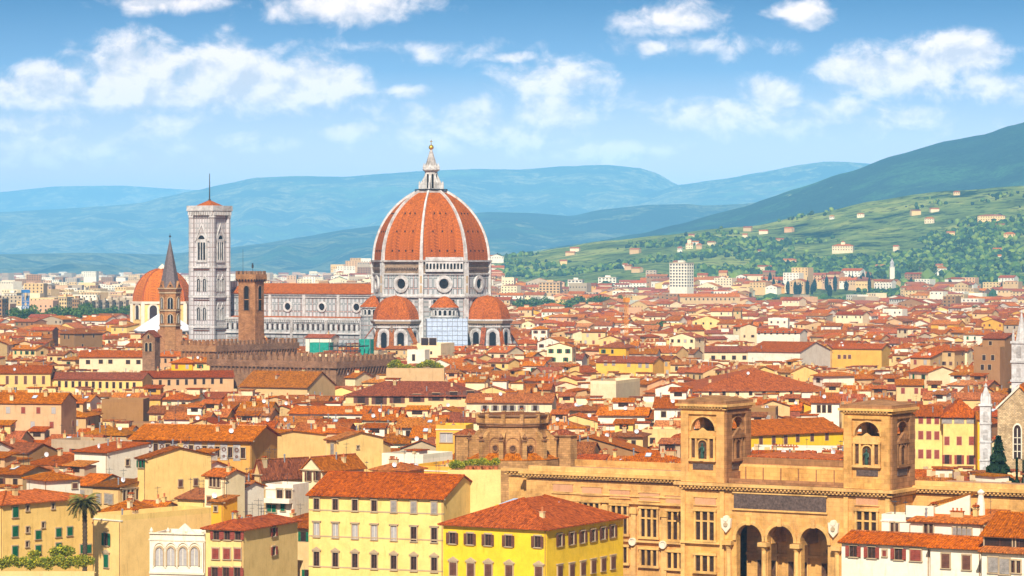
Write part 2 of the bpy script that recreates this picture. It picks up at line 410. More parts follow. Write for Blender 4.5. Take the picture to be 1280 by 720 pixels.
# ------------------------------------------------------------------ house builder
def wall_geo(mb, A, B, h, kind, rise, wm, zb=0.):
    a, b = A/2, B/2
    if kind == 'gx':     # ridge along x, gables at both x ends
        e = [(-b,zb),(b,zb),(b,h),(0,h+rise-.05),(-b,h)]
        vs = [(-a,y,z) for y,z in e] + [(a,y,z) for y,z in e]
        mb.add(vs, [(0,4,3,2,1),(5,6,7,8,9),(0,1,6,5),(1,2,7,6),(2,3,8,7),(3,4,9,8),(4,0,5,9)], wm)
    elif kind == 'gy':
        e = [(-a,zb),(a,zb),(a,h),(0,h+rise-.05),(-a,h)]
        vs = [(x,-b,z) for x,z in e] + [(x,b,z) for x,z in e]
        mb.add(vs, [(0,1,2,3,4),(9,8,7,6,5),(1,0,5,6),(2,1,6,7),(3,2,7,8),(4,3,8,9),(0,4,9,5)], wm)
    elif kind == 'shed':
        vs = [(-a,-b,zb),(a,-b,zb),(a,b,zb),(-a,b,zb),(-a,-b,h),(a,-b,h),(a,b,h+rise-.05),(-a,b,h+rise-.05)]
        mb.add(vs, [(0,3,2,1),(4,5,6,7),(0,1,5,4),(1,2,6,5),(2,3,7,6),(3,0,4,7)], wm)
    else:
        mb.box(-a, a, -b, b, zb, h, wm)
        if kind == 'flat':
            p = .9; t = .3
            mb.box(-a, a, -b, -b+t, h, h+p, wm); mb.box(-a, a, b-t, b, h, h+p, wm)
            mb.box(-a, -a+t, -b+t, b-t, h, h+p, wm); mb.box(a-t, a, -b+t, b-t, h, h+p, wm)

def roof_geo(mb, A, B, h, kind, rise, rm, ov=.6, t=.16, sides=True):
    a, b = A/2, B/2
    if kind in ('gx', 'gy'):
        if kind == 'gy': a, b = b, a
        sl = rise/b; ze = h - sl*ov; o = ov*.6; g = .02
        def W(x, y, z): return (x, y, z) if kind == 'gx' else (-y, x, z)
        for s in (-1, 1):
            p = [W(-a-o, s*(b+ov), ze+g), W(a+o, s*(b+ov), ze+g), W(a+o, 0, h+rise+g), W(-a-o, 0, h+rise+g)]
            q = [(x, y, z+t) for x, y, z in p]
            if s < 0: mb.hexa(p, q, rm)
            else: mb.hexa(p[::-1], q[::-1], rm)
    elif kind == 'shed':
        sl = rise/(2*b); o = ov*.6
        p = [(-a-o,-b-ov,h-sl*ov+.02),(a+o,-b-ov,h-sl*ov+.02),(a+o,b+ov*.4,h+rise+sl*ov*.4+.02),(-a-o,b+ov*.4,h+rise+sl*ov*.4+.02)]
        mb.hexa(p, [(x,y,z+t) for x,y,z in p], rm)
    elif kind == 'hip':
        ax, by = a+ov, b+ov; m = min(a, b)
        sl = rise/m; z0 = h - sl*ov + .02; z1 = h+rise+.02+t
        rx, ry = a-m, b-m
        vs = [(-ax,-by,z0),(ax,-by,z0),(ax,by,z0),(-ax,by,z0),(-ax,-by,z0+t),(ax,-by,z0+t),(ax,by,z0+t),(-ax,by,z0+t)]
        fs = [(0,3,2,1),(0,1,5,4),(1,2,6,5),(2,3,7,6),(3,0,4,7)]
        if rx > .05: vs += [(-rx,0,z1),(rx,0,z1)]; fs += [(4,5,9,8),(5,6,9),(6,7,8,9),(7,4,8)]
        elif ry > .05: vs += [(0,-ry,z1),(0,ry,z1)]; fs += [(4,5,8),(5,6,9,8),(6,7,9),(7,4,8,9)]
        else: vs += [(0,0,z1)]; fs += [(4,5,8),(5,6,8),(6,7,8),(7,4,8)]
        mb.add(vs, fs, rm)
    elif kind == 'flat':
        mb.box(-a+.3, a-.3, -b+.3, b-.3, h+.004, h+.08, rm)

def roof_z(A, B, h, kind, rise, x, y):
    a, b = A/2, B/2
    if kind == 'gx': return h + rise*(1-abs(y)/b)
    if kind == 'gy': return h + rise*(1-abs(x)/a)
    if kind == 'shed': return h + rise*(y+b)/(2*b)
    if kind == 'hip': m = min(a, b); return h + rise*min(1, (a-abs(x))/m, (b-abs(y))/m)
    return h

# ---- shared meshes, built once per key
CACHE = {}
def shared(key, fn):
    if key not in CACHE: CACHE[key] = fn()
    return CACHE[key]
def one(name, *boxes):
    mb = MB()
    for b in boxes: mb.box(*b)
    return mb.mesh(name)
FACE = {'S': 0, 'E': math.pi/2, 'W': -math.pi/2, 'N': math.pi}
STY = {'B': 'brown_wood', 'R': 'red_wood', 'G': 'green_wood', 'Y': 'grey_wood'}

def win_parts(style, w, h):
    """style: D bare dark, C curtained; with B R G Y shutters: closed; with an o: open; with p: pediment above"""
    def mk():
        d = {}
        c = style[0]; opened = 'o' in style
        g = M['curtain'] if c in 'CY' or 'c' in style else M['glass']
        mb = MB(); mb.box(-w/2, w/2, -.03, .02, 0, h, g)
        if c in 'CD' or opened:
            mb.box(-.04, .04, -.05, -.03, 0, h, M['white_trim'] if c == 'C' else M['brown_wood'])
        d['pane'] = mb.mesh('window_pane')
        s = M['surround']; f = .16
        mb = MB(); mb.box(-w/2-f, -w/2, -.18, .02, 0, h, s); mb.box(w/2, w/2+f, -.18, .02, 0, h, s); mb.box(-w/2-f, w/2+f, -.24, .02, h, h+.2, s)
        if 'p' in style: mb.extr([(-w/2-.35,h+.32),(w/2+.35,h+.32),(0,h+.85)], 0, .3, lambda u,z,dd: (u,-dd,z), s)
        if 'p' in style or 'k' in style: mb.box(-w/2-.35, w/2+.35, -.30, .02, h+.2, h+.32, s)
        d['frame'] = mb.mesh('window_frame')
        d['sill'] = one('window_sill', (-w/2-.22, w/2+.22, -.22, .02, -.14, 0, s))
        if c in STY:
            m = M[STY[c]]; sw = w/2
            def sh(x0, x1):
                mb = MB(); mb.box(x0, x1, -.25, -.19, .02, h-.02, m)
                k = max(3, int(h/.28))
                for i in range(k): z = .06 + (h-.12)*i/k; mb.box(x0+.06, x1-.06, -.28, -.251, z, z+(h-.12)/k*.55, m)
                return mb.mesh('shutter')
            d['sh'] = [sh(-w/2-sw-.02, -w/2-.02), sh(w/2+.02, w/2+sw+.02)] if opened else [sh(-w/2+.01, -.01), sh(.01, w/2-.01)]
        return d
    return shared(('wp', style, round(w,2), round(h,2)), mk)
def win_full(parent, style, w, h, loc, rz):
    d = win_parts(style, w, h)
    p = inst('window', d['pane'], parent, loc, rz)
    inst('window_frame', d['frame'], p); inst('window_sill', d['sill'], p)
    for s in d.get('sh', []): inst('shutter', s, p)
    return p
def win_simple_mesh(style, w, h):
    def mk():
        mb = MB(); c = style[0]
        mb.box(-w/2-.12, w/2+.12, -.05, .02, -.10, h+.12, M['surround'])
        if c in STY and 'o' not in style: mb.box(-w/2, w/2, -.09, -.05, 0, h, M[STY[c]])
        else: mb.box(-w/2, w/2, -.07, -.05, 0, h, M['curtain'] if c == 'C' else M['glass'])
        if c in STY and 'o' in style:
            mb.box(-w-.02, -w/2-.02, -.10, -.05, 0, h, M[STY[c]]); mb.box(w/2+.02, w+.02, -.10, -.05, 0, h, M[STY[c]])
        return mb.mesh('window')
    return shared(('ws', style, round(w,2), round(h,2)), mk)

def chimney_mesh(k):
    def mk():
        mb = MB(); c = M['chimney']; t = M['tiles']
        if k == 0:
            mb.box(-.4,.4,-.3,.3,-.7,1.1,c); mb.box(-.5,.5,-.4,.4,1.1,1.2,c)
            for x in (-.35,.23):
                for y in (-.28,.16): mb.box(x,x+.12,y,y+.12,1.2,1.45,c)
            mb.hexa([(-.55,-.42,1.45),(.55,-.42,1.45),(.55,.42,1.45),(-.55,.42,1.45)], [(-.1,-.4,1.7),(.1,-.4,1.7),(.1,.4,1.7),(-.1,.4,1.7)], t)
        elif k == 1:
            mb.box(-.3,.3,-.3,.3,-.6,.9,c); mb.box(-.38,.38,-.38,.38,.9,1.0,c); mb.lathe([(.16,1.0),(.16,1.5),(.22,1.55),(.05,1.7)],8,M['pot'])
        elif k == 2:
            mb.box(-.9,.9,-.28,.28,-.8,.9,c); mb.box(-1.0,1.0,-.36,.36,.9,1.02,t)
            for x in (-.6,0,.6): mb.lathe([(.13,1.02),(.13,1.35),(.18,1.4)],8,M['pot'],cx=x)
        else:
            mb.lathe([(.14,-.5),(.14,1.2),(.22,1.25),(.22,1.35),(.03,1.5)],8,M['metal'])
        return mb.mesh('chimney')
    return shared(('ch', k), mk)
def antenna_mesh():
    def mk():
        mb = MB(); i = M['iron']; mb.tube((0,0,-.3),(0,0,2.8),.035,.03,5,i); mb.tube((-.7,0,2.5),(.7,0,2.5),.025,.025,4,i)
        for x in (-.6,-.35,-.1,.15,.4,.65): mb.tube((x,-.28,2.5),(x,.28,2.5),.018,.018,4,i)
        mb.tube((-.3,0,1.9),(.3,0,1.9),.02,.02,4,i)
        return mb.mesh('antenna')
    return shared('ant', mk)
def dish_mesh():
    def mk():
        mb = MB(); mb.tube((0,0,-.4),(0,0,.6),.04,.04,5,M['metal'])
        mb.lathe([(.02,.0),(.25,.03),(.42,.11),(.45,.15),(.40,.13),(.22,.06),(.02,.04)],12,M['dish'],cap=False)
        me = mb.mesh('dish')
        return me
    def mk2():
        mb = MB(); mb.tube((0,0,-.4),(0,.05,.55),.04,.04,5,M['metal'])
        n = 12; vs = []; 
        for r, d in ((0,.02),(.25,-.04),(.48,-.14)):
            for k in range(n):
                a = 2*math.pi*k/n; vs.append((r*math.cos(a), d-.08, .75 + r*math.sin(a)))
        vs2 = [(x, y+.05, z) for x,y,z in vs]
        fs = []
        for j in range(2):
            for k in range(n):
                q = (j*n+k, j*n+(k+1)%n, (j+1)*n+(k+1)%n, (j+1)*n+k); fs.append(q); fs.append(tuple(3*n+i for i in q[::-1]))
        for k in range(n): fs.append((2*n+k, 2*n+(k+1)%n, 5*n+(k+1)%n, 5*n+k))
        mb.add(vs+vs2, fs, M['dish']); return mb.mesh('satellite_dish')
    return shared('dish', mk2)
def skylight_mesh():
    return shared('sky', lambda: one('skylight', (-.55,.55,-.8,.8,.0,.1,M['metal']), (-.47,.47,-.72,.72,.1,.13,M['skylight'])))

WX = []      # footprints of the hand-placed buildings: (centre x, centre y, half a, half b, angle)
PROT = []    # picture spans that nearer filler houses must stay below: (px0, px1, lowest row, distance)
LAND = []    # landmarks for the labels of the other houses: (phrase, px, row, distance)

def footprint(cx, cy, a, b, rz): WX.append((cx, cy, a, b, rz))

def rooftop(root_roof, A, B, h, kind, rise, R, nch, full=True, tr=None):
    """chimneys, antennas and dishes standing on a roof"""
    for _ in range(nch):
        x = R.uniform(-.42, .42)*A; y = R.uniform(-.40, .15)*B
        z = roof_z(A,B,h,kind,rise,x,y)
        k = R.choice([0,0,1,1,2,3,3])
        inst('chimney', chimney_mesh(k), root_roof, (x,y,z), R.choice([0, math.pi/2]))

def make_house(name, label, cat, cx, cy, base, rz, A, B, h, kind, rise, wm, rm, wins, R, nch=2, group=None, extras=True, ov=.6, full=False, belts=(), wl=None):
    root = empty(name, (cx, cy, base), rz, label=label, cat=cat, group=group)
    mb = MB(); wall_geo(mb, A, B, h, kind, rise, wm); wo = mb.build('wall', root)
    mb = MB(); roof_geo(mb, A, B, h, kind, rise, rm, ov)
    if kind in ('gx','gy','hip') and full:
        # ridge tiles
        if kind == 'gx': mb.tube((-A/2-ov*.5,0,h+rise+.16),(A/2+ov*.5,0,h+rise+.16),.16,.16,6,rm)
        elif kind == 'gy': mb.tube((0,-B/2-ov*.5,h+rise+.16),(0,B/2+ov*.5,h+rise+.16),.16,.16,6,rm)
        else:
            m = min(A,B)/2; rx = A/2-m; ry = B/2-m; sl = rise/m; z1 = h+rise+.16; e = ov
            for sx in (-1,1):
                for sy in (-1,1):
                    mb.tube((sx*(A/2+e),sy*(B/2+e),h-sl*e+.14),(sx*rx,sy*ry,z1+.04),.15,.15,6,rm)
    ro = mb.build('roof', root)
    for fc, x, y, z, w_, h_, st in wins:
        if full: win_full(root, st, w_, h_, (x,y,z), FACE[fc])
        else: inst('window', win_simple_mesh(st, w_, h_), root, (x,y,z), FACE[fc])
    rooftop(ro, A, B, h, kind, rise, R, nch)
    if extras:
        for _k in range(R.choice([0,1,1,2,3]) if cy < 760 else R.choice([0,0,1])): x=R.uniform(-.4,.4)*A; y=R.uniform(-.3,.3)*B; inst('antenna', antenna_mesh(), root, (x,y,roof_z(A,B,h,kind,rise,x,y)), R.uniform(0,3))
        for _k in range(R.choice([0,0,1]) if cy < 760 else R.choice([0,0,0,1])): x=R.uniform(-.4,.4)*A; y=R.uniform(-.45,-.1)*B; inst('satellite_dish', dish_mesh(), root, (x,y,roof_z(A,B,h,kind,rise,x,y)+.1), R.uniform(-.6,.6))
    if belts:
        for zt in belts: mb = MB(); mb.box(-A/2-.06, A/2+.06, -B/2-.06, -B/2+.3, h-zt-.10, h-zt+.10, M['surround']); mb.build('string_course', root)
    if full:
        mb = MB(); mb.box(-A/2-ov*.8, A/2+ov*.8, -B/2-ov*.55, -B/2, h-.28, h-.10, M['surround'] if wl is None else wl) if kind != 'flat' else mb.box(-A/2-.12, A/2+.12, -B/2-.12, -B/2+.3, h-.12, h+.1, M['white_trim'])
        mb.build('eaves_cornice', root)
        dm = MB(); dm.tube((A/2-.15,-B/2-.12,.2),(A/2-.15,-B/2-.12,h-.3),.06,.06,6,M['sand_dark']); dm.build('drainpipe', root)
    return root, wo, ro

def solve(P, d, k):
    return (k*P[1]-P[0])/(d[0]-k*d[1])
class Frame:
    """a rotated ground frame anchored at the near corner of a building, given by its picture column, row and height"""
    def __init__(s, xc, y, z, th=-31, Y=None):
        s.Y = Y if Y else YZ(y, z); s.P = (PX(xc, s.Y), s.Y); s.th = math.radians(th)
        s.xd = (math.cos(s.th), math.sin(s.th)); s.yd = (-math.sin(s.th), math.cos(s.th))
    def w(s, x, y): return (s.P[0]+x*s.xd[0]+y*s.yd[0], s.P[1]+x*s.xd[1]+y*s.yd[1])
    def lx(s, px, y=0.): return solve(s.w(0,y), s.xd, (px-640)/F)      # local x where the line y=const meets a column
    def ly(s, px, x=0.): return solve(s.w(x,0), s.yd, (px-640)/F)
    def z(s, row, x=0., y=0.): return PZ(row, s.w(x,y)[1])

HANDS = random.Random(5)
def bld(name, label, xl, xc, xr, y, z, th=-31, wall='cream', kind='gx', rm=None, rise=None, depth=None, width=None, wins=(), ybot=None,
        nch=2, cat='house', full=True, land=None, group=None, ov=.6, belts=(), extras=True, base=0, Y=None, flatm=None):
    fr = Frame(xc, y, z, th, Y)
    if Y: z = fr.z(y)
    A = width or -fr.lx(xl); B = depth or fr.ly(xr)
    c = fr.w(-A/2, B/2)
    rise = rise if rise is not None else (A if kind == 'gy' else min(A,B) if kind == 'hip' else B)*.5*.30
    ww = []
    for it in wins:
        fc, pts, w_, h_, st = it
        for px, row in pts:
            if fc == 'S': lx = fr.lx(px); zz = fr.z(row, lx, 0); ww.append(('S', lx+A/2, -B/2, zz-h_/2, w_, h_, st))
            else: ly = fr.ly(px); zz = fr.z(row, 0, ly); ww.append(('E', A/2, ly-B/2, zz-h_/2, w_, h_, st))
    rmm = rm or (M['terrace'] if kind == 'flat' else ROOFS[HANDS.randrange(len(ROOFS))])
    if isinstance(rmm, int): rmm = ROOFS[rmm]
    r, wo, ro = make_house(name, label, cat, c[0], c[1], base, fr.th, A, B, z-base, kind, rise, M[wall], rmm, ww, HANDS, nch, group, extras, ov, full, belts)
    footprint(c[0], c[1], A/2, B/2, fr.th)
    x1 = xr if xr else 640 + F*fr.w(0,B)[0]/fr.w(0,B)[1]
    yfar = max(fr.Y, fr.w(0, B)[1]) if xr else fr.Y
    if ybot: PROT.append((xl if xl is not None else xc-5, x1, ybot, yfar))
    if land: LAND.append((land, ((xl or xc)+x1)/2, y, fr.Y))
    r['_f'] = 1; del r['_f']
    return r, fr, A, B, c, wo, ro

# ------------------------------------------------------------------ vegetation shapes
def leaf_mesh(key, name, blobs, n, size, cols, seed=1):
    def mk():
        R = random.Random(seed); vs = []; fs = []; mi = []
        tot = sum(b[3]*b[4]*b[5] for b in blobs)
        for bx,by,bz,rx,ry,rz_ in blobs:
            for _ in range(int(n*rx*ry*rz_/tot)):
                while True:
                    p = Vector((R.uniform(-1,1),R.uniform(-1,1),R.uniform(-1,1)))
                    if .35 < p.length < 1: break
                p = p*(.75+.25*R.random())
                c = Vector((bx+p.x*rx, by+p.y*ry, bz+p.z*rz_)); q = Vector((R.gauss(0,1),R.gauss(0,1),R.gauss(0,1)+.6)).normalized()
                u = q.orthogonal().normalized(); v = q.cross(u); s = size*R.uniform(.6,1.3)
                b = len(vs); vs += [tuple(c+u*s), tuple(c+v*s*.7), tuple(c-u*s), tuple(c-v*s*.7)]; fs.append((b,b+1,b+2,b+3)); mi.append(R.randrange(len(cols)))
        me = bpy.data.meshes.new(name); me.from_pydata(vs, [], fs)
        for m in cols: me.materials.append(m)
        me.polygons.foreach_set('material_index', mi); metric_uv(me); return me
    return shared(key, mk)
def leafm(name, rgb):
    n = NB(name, .7, .2); g = n.n('ShaderNodeNewGeometry').outputs['Random Per Island']
    return n.out(n.mix(n.mix(rgb, n.ramp(g, [(0,(.6,.65,.6)),(1,(1.35,1.25,1.1))])), n.ramp(n.rnd, [(0,(.8,.85,.8)),(1,(1.2,1.1,1))])))
LF = [leafm('leaf_mid_green', (.07,.14,.020)), leafm('leaf_light_green', (.13,.20,.03)), leafm('leaf_dark_green', (.03,.075,.02))]
CYP = [leafm('cypress_green', (.016,.04,.014)), leafm('cypress_dark', (.010,.026,.012))]
YLW = [leafm('yellow_green_leaf', (.40,.36,.02)), leafm('hedge_green', (.12,.17,.02)), leafm('hedge_lime', (.28,.30,.03))]
PLM = [leafm('palm_frond_green', (.22,.20,.05)), leafm('palm_frond_dry', (.34,.21,.07))]
BARK = plain('bark', (.11,.07,.04), .9, var=.3, scale=3)
def tree(label, px, row, ztop, Y, size, kind='round', group=None, base=0):
    X = PX(px, Y); R = random.Random(int(px*7+Y))
    root = empty('cypress_tree' if kind == 'cypress' else 'spruce_tree' if kind == 'spruce' else 'tree', (X, Y, base), R.uniform(0,6), label=label, cat='tree', group=group)
    hh = ztop-base
    if kind == 'round':
        v = R.randrange(3); r0 = random.Random(v*11+3)
        bl = [(r0.uniform(-.5,.5), r0.uniform(-.5,.5), r0.uniform(.1,.8), r0.uniform(.35,.6), r0.uniform(.35,.6), r0.uniform(.25,.42)) for _ in range(7)]
        me = leaf_mesh(('rt', v), 'tree_crown', bl, 900, .085, LF, v)
        inst('crown', me, root, (0,0,hh-size*1.1), 0, (size,size,size))
        mb = MB(); mb.tube((0,0,0),(.1,0,hh-size*.6),size*.08,size*.04,7,BARK)
        for k in range(4):
            a = k*1.6; mb.tube((0,0,hh-size*1.1),(math.cos(a)*size*.4,math.sin(a)*size*.4,hh-size*.5),size*.035,size*.012,5,BARK)
        mb.build('trunk', root)
    else:
        w = 1.0 if kind == 'cypress' else 2.2
        def mk():
            R2 = random.Random(9); vs=[]; fs=[]; mi=[]
            for i in range(2600):
                t = R2.random()**(.8 if kind == 'cypress' else .55); prof = (math.sin(min(1,t*1.1+.08)*math.pi)**.6*.16) if kind == 'cypress' else (1-t)*.26*(.72+.38*((t*13)%1<.5))
                a = R2.uniform(0,6.283); r = prof*R2.uniform(.55,1.08)
                c = Vector((r*math.cos(a), r*math.sin(a), .06+t*.94)); q = Vector((math.cos(a)+R2.gauss(0,.5), math.sin(a)+R2.gauss(0,.5), R2.gauss(.4,.5))).normalized()
                u = q.orthogonal().normalized(); v = q.cross(u); s = .018*R2.uniform(.6,1.5)
                b=len(vs); vs += [tuple(c+u*s), tuple(c+v*s), tuple(c-u*s), tuple(c-v*s)]; fs.append((b,b+1,b+2,b+3)); mi.append(R2.randrange(2))
            me = bpy.data.meshes.new('conifer_crown'); me.from_pydata(vs,[],fs)
            for m in CYP: me.materials.append(m)
            me.polygons.foreach_set('material_index', mi); metric_uv(me); return me
        me = shared(('cf', kind), mk)
        inst('crown', me, root, (0,0,0), 0, (size,size,hh))
        mb = MB(); mb.tube((0,0,0),(0,0,hh*.9),hh*.012+.08,.05,6,BARK); mb.build('trunk', root)
    return root

# ------------------------------------------------------------------ ground, air and hills
def ground_mat():
    n = NB('city_ground', .95, .1)
    a = n.noise(.004, 6, .7)
    c = n.ramp(a, [(.35, (.16,.12,.085)), (.5, (.20,.16,.11)), (.62, (.07,.10,.035))])
    return n.out(n.mix(c, n.ramp(n.noise(.05, 5), [(.3,(.7,.7,.7)),(.7,(1.2,1.2,1.2))])))
mb = MB()
G = [-15500,-6000,-3000,-1500,-700,-300,0,300,700,1500,3000,6000,15500]; GY = [-400,300,600,1000,1500,2500,4000,7000,18000,38500]
mb.add([(x,y,0) for y in GY for x in G], [(j*13+i, j*13+i+1, (j+1)*13+i+1, (j+1)*13+i) for j in range(len(GY)-1) for i in range(12)], ground_mat())
tag(mb.build('ground'), kind='structure')

def hill_mat(name, woods, field, fieldc=(.33,.44,.09), wood=(.024,.075,.028), sc1=.0045, sc2=.022, thr=.5):
    n = NB(name, .95, .05)
    big = n.noise(sc1, 6, .62)
    mid = n.noise(sc2, 6, .7)
    tr = n.noise(.07, 6, .8)
    sx_ = n.n('ShaderNodeSeparateXYZ'); n.l(n.n('ShaderNodeTexCoord').outputs['Object'], sx_.inputs[0])
    f = n.math('ADD', n.math('MULTIPLY', big, .9), n.math('MULTIPLY', mid, .45))
    f = n.math('ADD', f, n.rng(sx_.outputs[2], 30, 190, .10*field, -.22*woods))
    m = n.ramp(f, [(thr+.13, (0,0,0)), (thr+.19, (1,1,1))])
    fc = n.ramp(n.noise(.009, 4, .6), [(.35, tuple(q*.55 for q in fieldc)), (.5, fieldc), (.6, (fieldc[0]*1.9, fieldc[1]*1.5, fieldc[2]*1.6))])
    wc = n.mix(wood, n.ramp(tr, [(.32,(.35,.40,.45)),(.5,(1,1,1)),(.68,(2.0,1.8,1.4))]))
    wc = n.mix(wc, n.ramp(n.noise(sc1*.8, 5, .65), [(.38,(.6,.7,.8)),(.52,(1,1,1)),(.64,(2.6,2.3,1.6))]))  # broad tone patches; the lighter ones paint sunlit woods
    dots = n.ramp(n.noise(.05, 2, .5), [(.56,(0,0,0)),(.60,(1,1,1))])
    fc = n.mix(fc, wood, n.math('MULTIPLY', dots, .6), 'MIX')
    return n.out(n.mix(wc, fc, m, 'MIX'), n.math('ADD', tr, n.math('MULTIPLY', big, 2.2)), 26, 1.)

def interp(pts, x):
    if x <= pts[0][0]: return pts[0][1]
    for (x0,y0),(x1,y1) in zip(pts, pts[1:]):
        if x <= x1:
            t = (x-x0)/(x1-x0); t = t*t*(3-2*t)*.35 + t*.65
            return y0+(y1-y0)*t
    return pts[-1][1]
HILLF = {}
def hill(name, pts, D, foot, back, mat, rough, expo=1.7, seed=0., sx=10, nt=46):
    """terrain rising from its foot to a ridge at distance D and falling away behind"""
    x0, x1 = pts[0][0], pts[-1][0]
    xs = np.arange(x0, x1+.1, sx); vs = []
    def zf(px, Y):
        zr = H + (YH - interp(pts, px))*D/F
        edge = 1.0
        X = PX(px, D) * (Y/D)
        nz = mn.fractal(Vector((X/1100+seed, Y/1600, seed)), 1.0, 2.1, 6)
        nb = mn.fractal(Vector((X/420+seed, Y/2600, seed+3)), 1.0, 2.1, 4)
        if Y <= D:
            s = max(0, (Y-foot)/(D-foot)); k = s**expo
            z = zr*k + rough*(nz*.9+nb*.7)*math.sin(math.pi*min(1,s))**.8*min(1, s*3)
            zmax = H + (zr-H)*Y/D - 6*(1-s)
            return min(z, max(zmax, 0)) - (2.5 if s == 0 else 0) + mn.noise(Vector((X/90,Y/90,1)))*2.5*k
        s = (Y-D)/(back-D); return zr*(1-s)**1.2 - 3*s
    HILLF[name] = zf
    ys = [foot-40 + (D-foot+40)*(i/nt) for i in range(nt+1)] + [D+(back-D)*k for k in (.12,.3,.6,1)]
    for Y in ys:
        for px in xs: vs.append((PX(px, Y), Y, zf(px, Y)))
    nx = len(xs)
    fs = [(j*nx+i, j*nx+i+1, (j+1)*nx+i+1, (j+1)*nx+i) for j in range(len(ys)-1) for i in range(nx-1)]
    me = bpy.data.meshes.new(name); me.from_pydata(vs, [], fs); me.materials.append(mat)
    me.polygons.foreach_set('use_smooth', [True]*len(fs))
    o = bpy.data.objects.new(name, me); col.objects.link(o); tag(o, kind='structure'); return o
hm_far = hill_mat('far_mountain_slopes', .1, .3, (.22,.26,.09), (.06,.12,.05), .0016, .008)
hm_mid = hill_mat('middle_hill_woods', .3, .5, (.17,.22,.07), (.022,.07,.03), .0026, .012)
hm_big = hill_mat('wooded_hill_slopes', 1.0, .9, thr=.50)
hm_grn = hill_mat('olive_grove_slopes', .15, 1.1, thr=.44)
hill('distant_mountains', [(-250,262),(0,240),(70,233),(150,232),(235,237),(330,240),(520,250)], 32500, 27500, 36500, hm_far, 40, seed=9)
hill('mountain', [(-300,275),(0,265),(60,262),(125,258),(175,254),(205,246),(245,238),(280,230),(320,222),(370,220),(430,221),(480,217),(540,213),(600,211),(650,212),(700,208),(758,206),(800,210),(820,216),(847,231),(880,243),(960,268),(1080,290)], 23500, 17000, 27000, hm_far, 120, seed=2)
hill('mountain', [(740,262),(800,246),(850,231),(900,224),(960,214),(1000,206),(1030,202),(1060,202),(1090,205),(1150,214),(1300,225),(1500,230)], 22000, 16500, 26500, hm_far, 100, seed=5)
hill('wooded_ridge', [(-300,322),(0,318),(100,316),(200,318),(250,314),(290,309),(330,304),(380,296),(430,287),(475,282),(540,272),(610,265),(660,266),(710,270),(760,261),(810,256),(860,255),(880,257),(930,255),(960,251),(1080,262),(1250,270)], 14500, 10500, 16000, hm_mid, 80, 1.5, seed=7)
hill('wooded_hill', [(560,326),(640,318),(720,305),(800,292),(850,280),(900,266),(930,258),(960,248),(992,237),(1056,216),(1120,194),(1184,176),(1231,168),(1263,157),(1290,150),(1400,130),(1560,122),(1800,140)], 9800, 6600, 12400, hm_big, 55, 1.25, seed=4)
hill('green_hillside', [(420,331),(520,329),(600,322),(660,317),(700,310),(760,301),(830,294),(880,287),(940,283),(1011,268),(1088,252),(1145,243),(1200,238),(1280,232),(1400,225),(1800,225)], 5400, 2900, 6100, hm_grn, 32, 1.9, seed=1, sx=7, nt=70)
def terrain(px, Y): return max(0, HILLF['green_hillside'](px, Y)) if 420 < px < 1800 and 2900 < Y < 5400 else 0.
# ------------------------------------------------------------------ the cathedral
OCT = [math.radians(22.5+45*k) for k in range(8)]
def octo(r, n=8, a0=math.radians(22.5), cx=0, cy=0): return [(cx+r*math.cos(a0+2*math.pi*k/n), cy+r*math.sin(a0+2*math.pi*k/n)) for k in range(n)]
def facemap(ang, dist, cx=0, cy=0):
    """wall plane whose outward normal points along ang, at that distance from the centre"""
    nx, ny = math.cos(ang), math.sin(ang); ux, uy = -ny, nx
    return lambda u, z, d: (cx + nx*(dist+d) + ux*u, cy + ny*(dist+d) + uy*u, z)
CY = 1400.; CX = PX(539, CY); CTH = math.radians(-30.5)
def cz(y): return PZ(y, CY)
duomo = empty('cathedral', (CX, CY, 0), CTH, label='marble cathedral with huge red tiled octagonal dome and white ribs', cat='cathedral')
R0 = 27.4; Zb = cz(326); Zc = cz(342); Zd = cz(368.5)
ap = math.cos(math.radians(22.5))
mb = MB(); mb.prism(octo(R0), Zc+.0, Zb-.1, M['rough_stone']); mb.build('upper_drum', duomo)
mb = MB(); mb.prism(octo(R0+.2), Zd, Zc-.01, M['marble_drum']); mb.build('drum', duomo)
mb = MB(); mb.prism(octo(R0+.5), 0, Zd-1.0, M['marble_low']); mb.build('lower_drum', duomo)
mb = MB()
mb.prism(octo(R0+1.5), Zd-1.0, Zd-.35, M['grey_marble']); mb.prism(octo(R0+.9), Zd-.35, Zd+.5, M['white_marble']); mb.prism(octo(R0+.8), Zc-.4, Zc+.25, M['white_marble']); mb.prism(octo(R0+1.4), Zb-.5, Zb+.3, M['grey_marble'])
mb.build('cornice', duomo)
for a in OCT:      # corner pilasters
    mb = MB(); x, y = (R0-.2)*math.cos(a), (R0-.2)*math.sin(a)
    mb.prism([(x+1.5*math.cos(a+t), y+1.5*math.sin(a+t)) for t in (-2.36,-.79,.79,2.36)], 0, Zb-.2, M['white_marble'])
    mp = lambda u, z, d: (x+math.cos(a)*(1.1+d)-math.sin(a)*u, y+math.sin(a)*(1.1+d)+math.cos(a)*u, z)
    for zz in (Zd+1.2, Zd+5.6): mb.rect(-.5, .5, zz, zz+3.4, 0, .12, mp, M['surround'])
    mb.build('corner_pilaster', duomo)
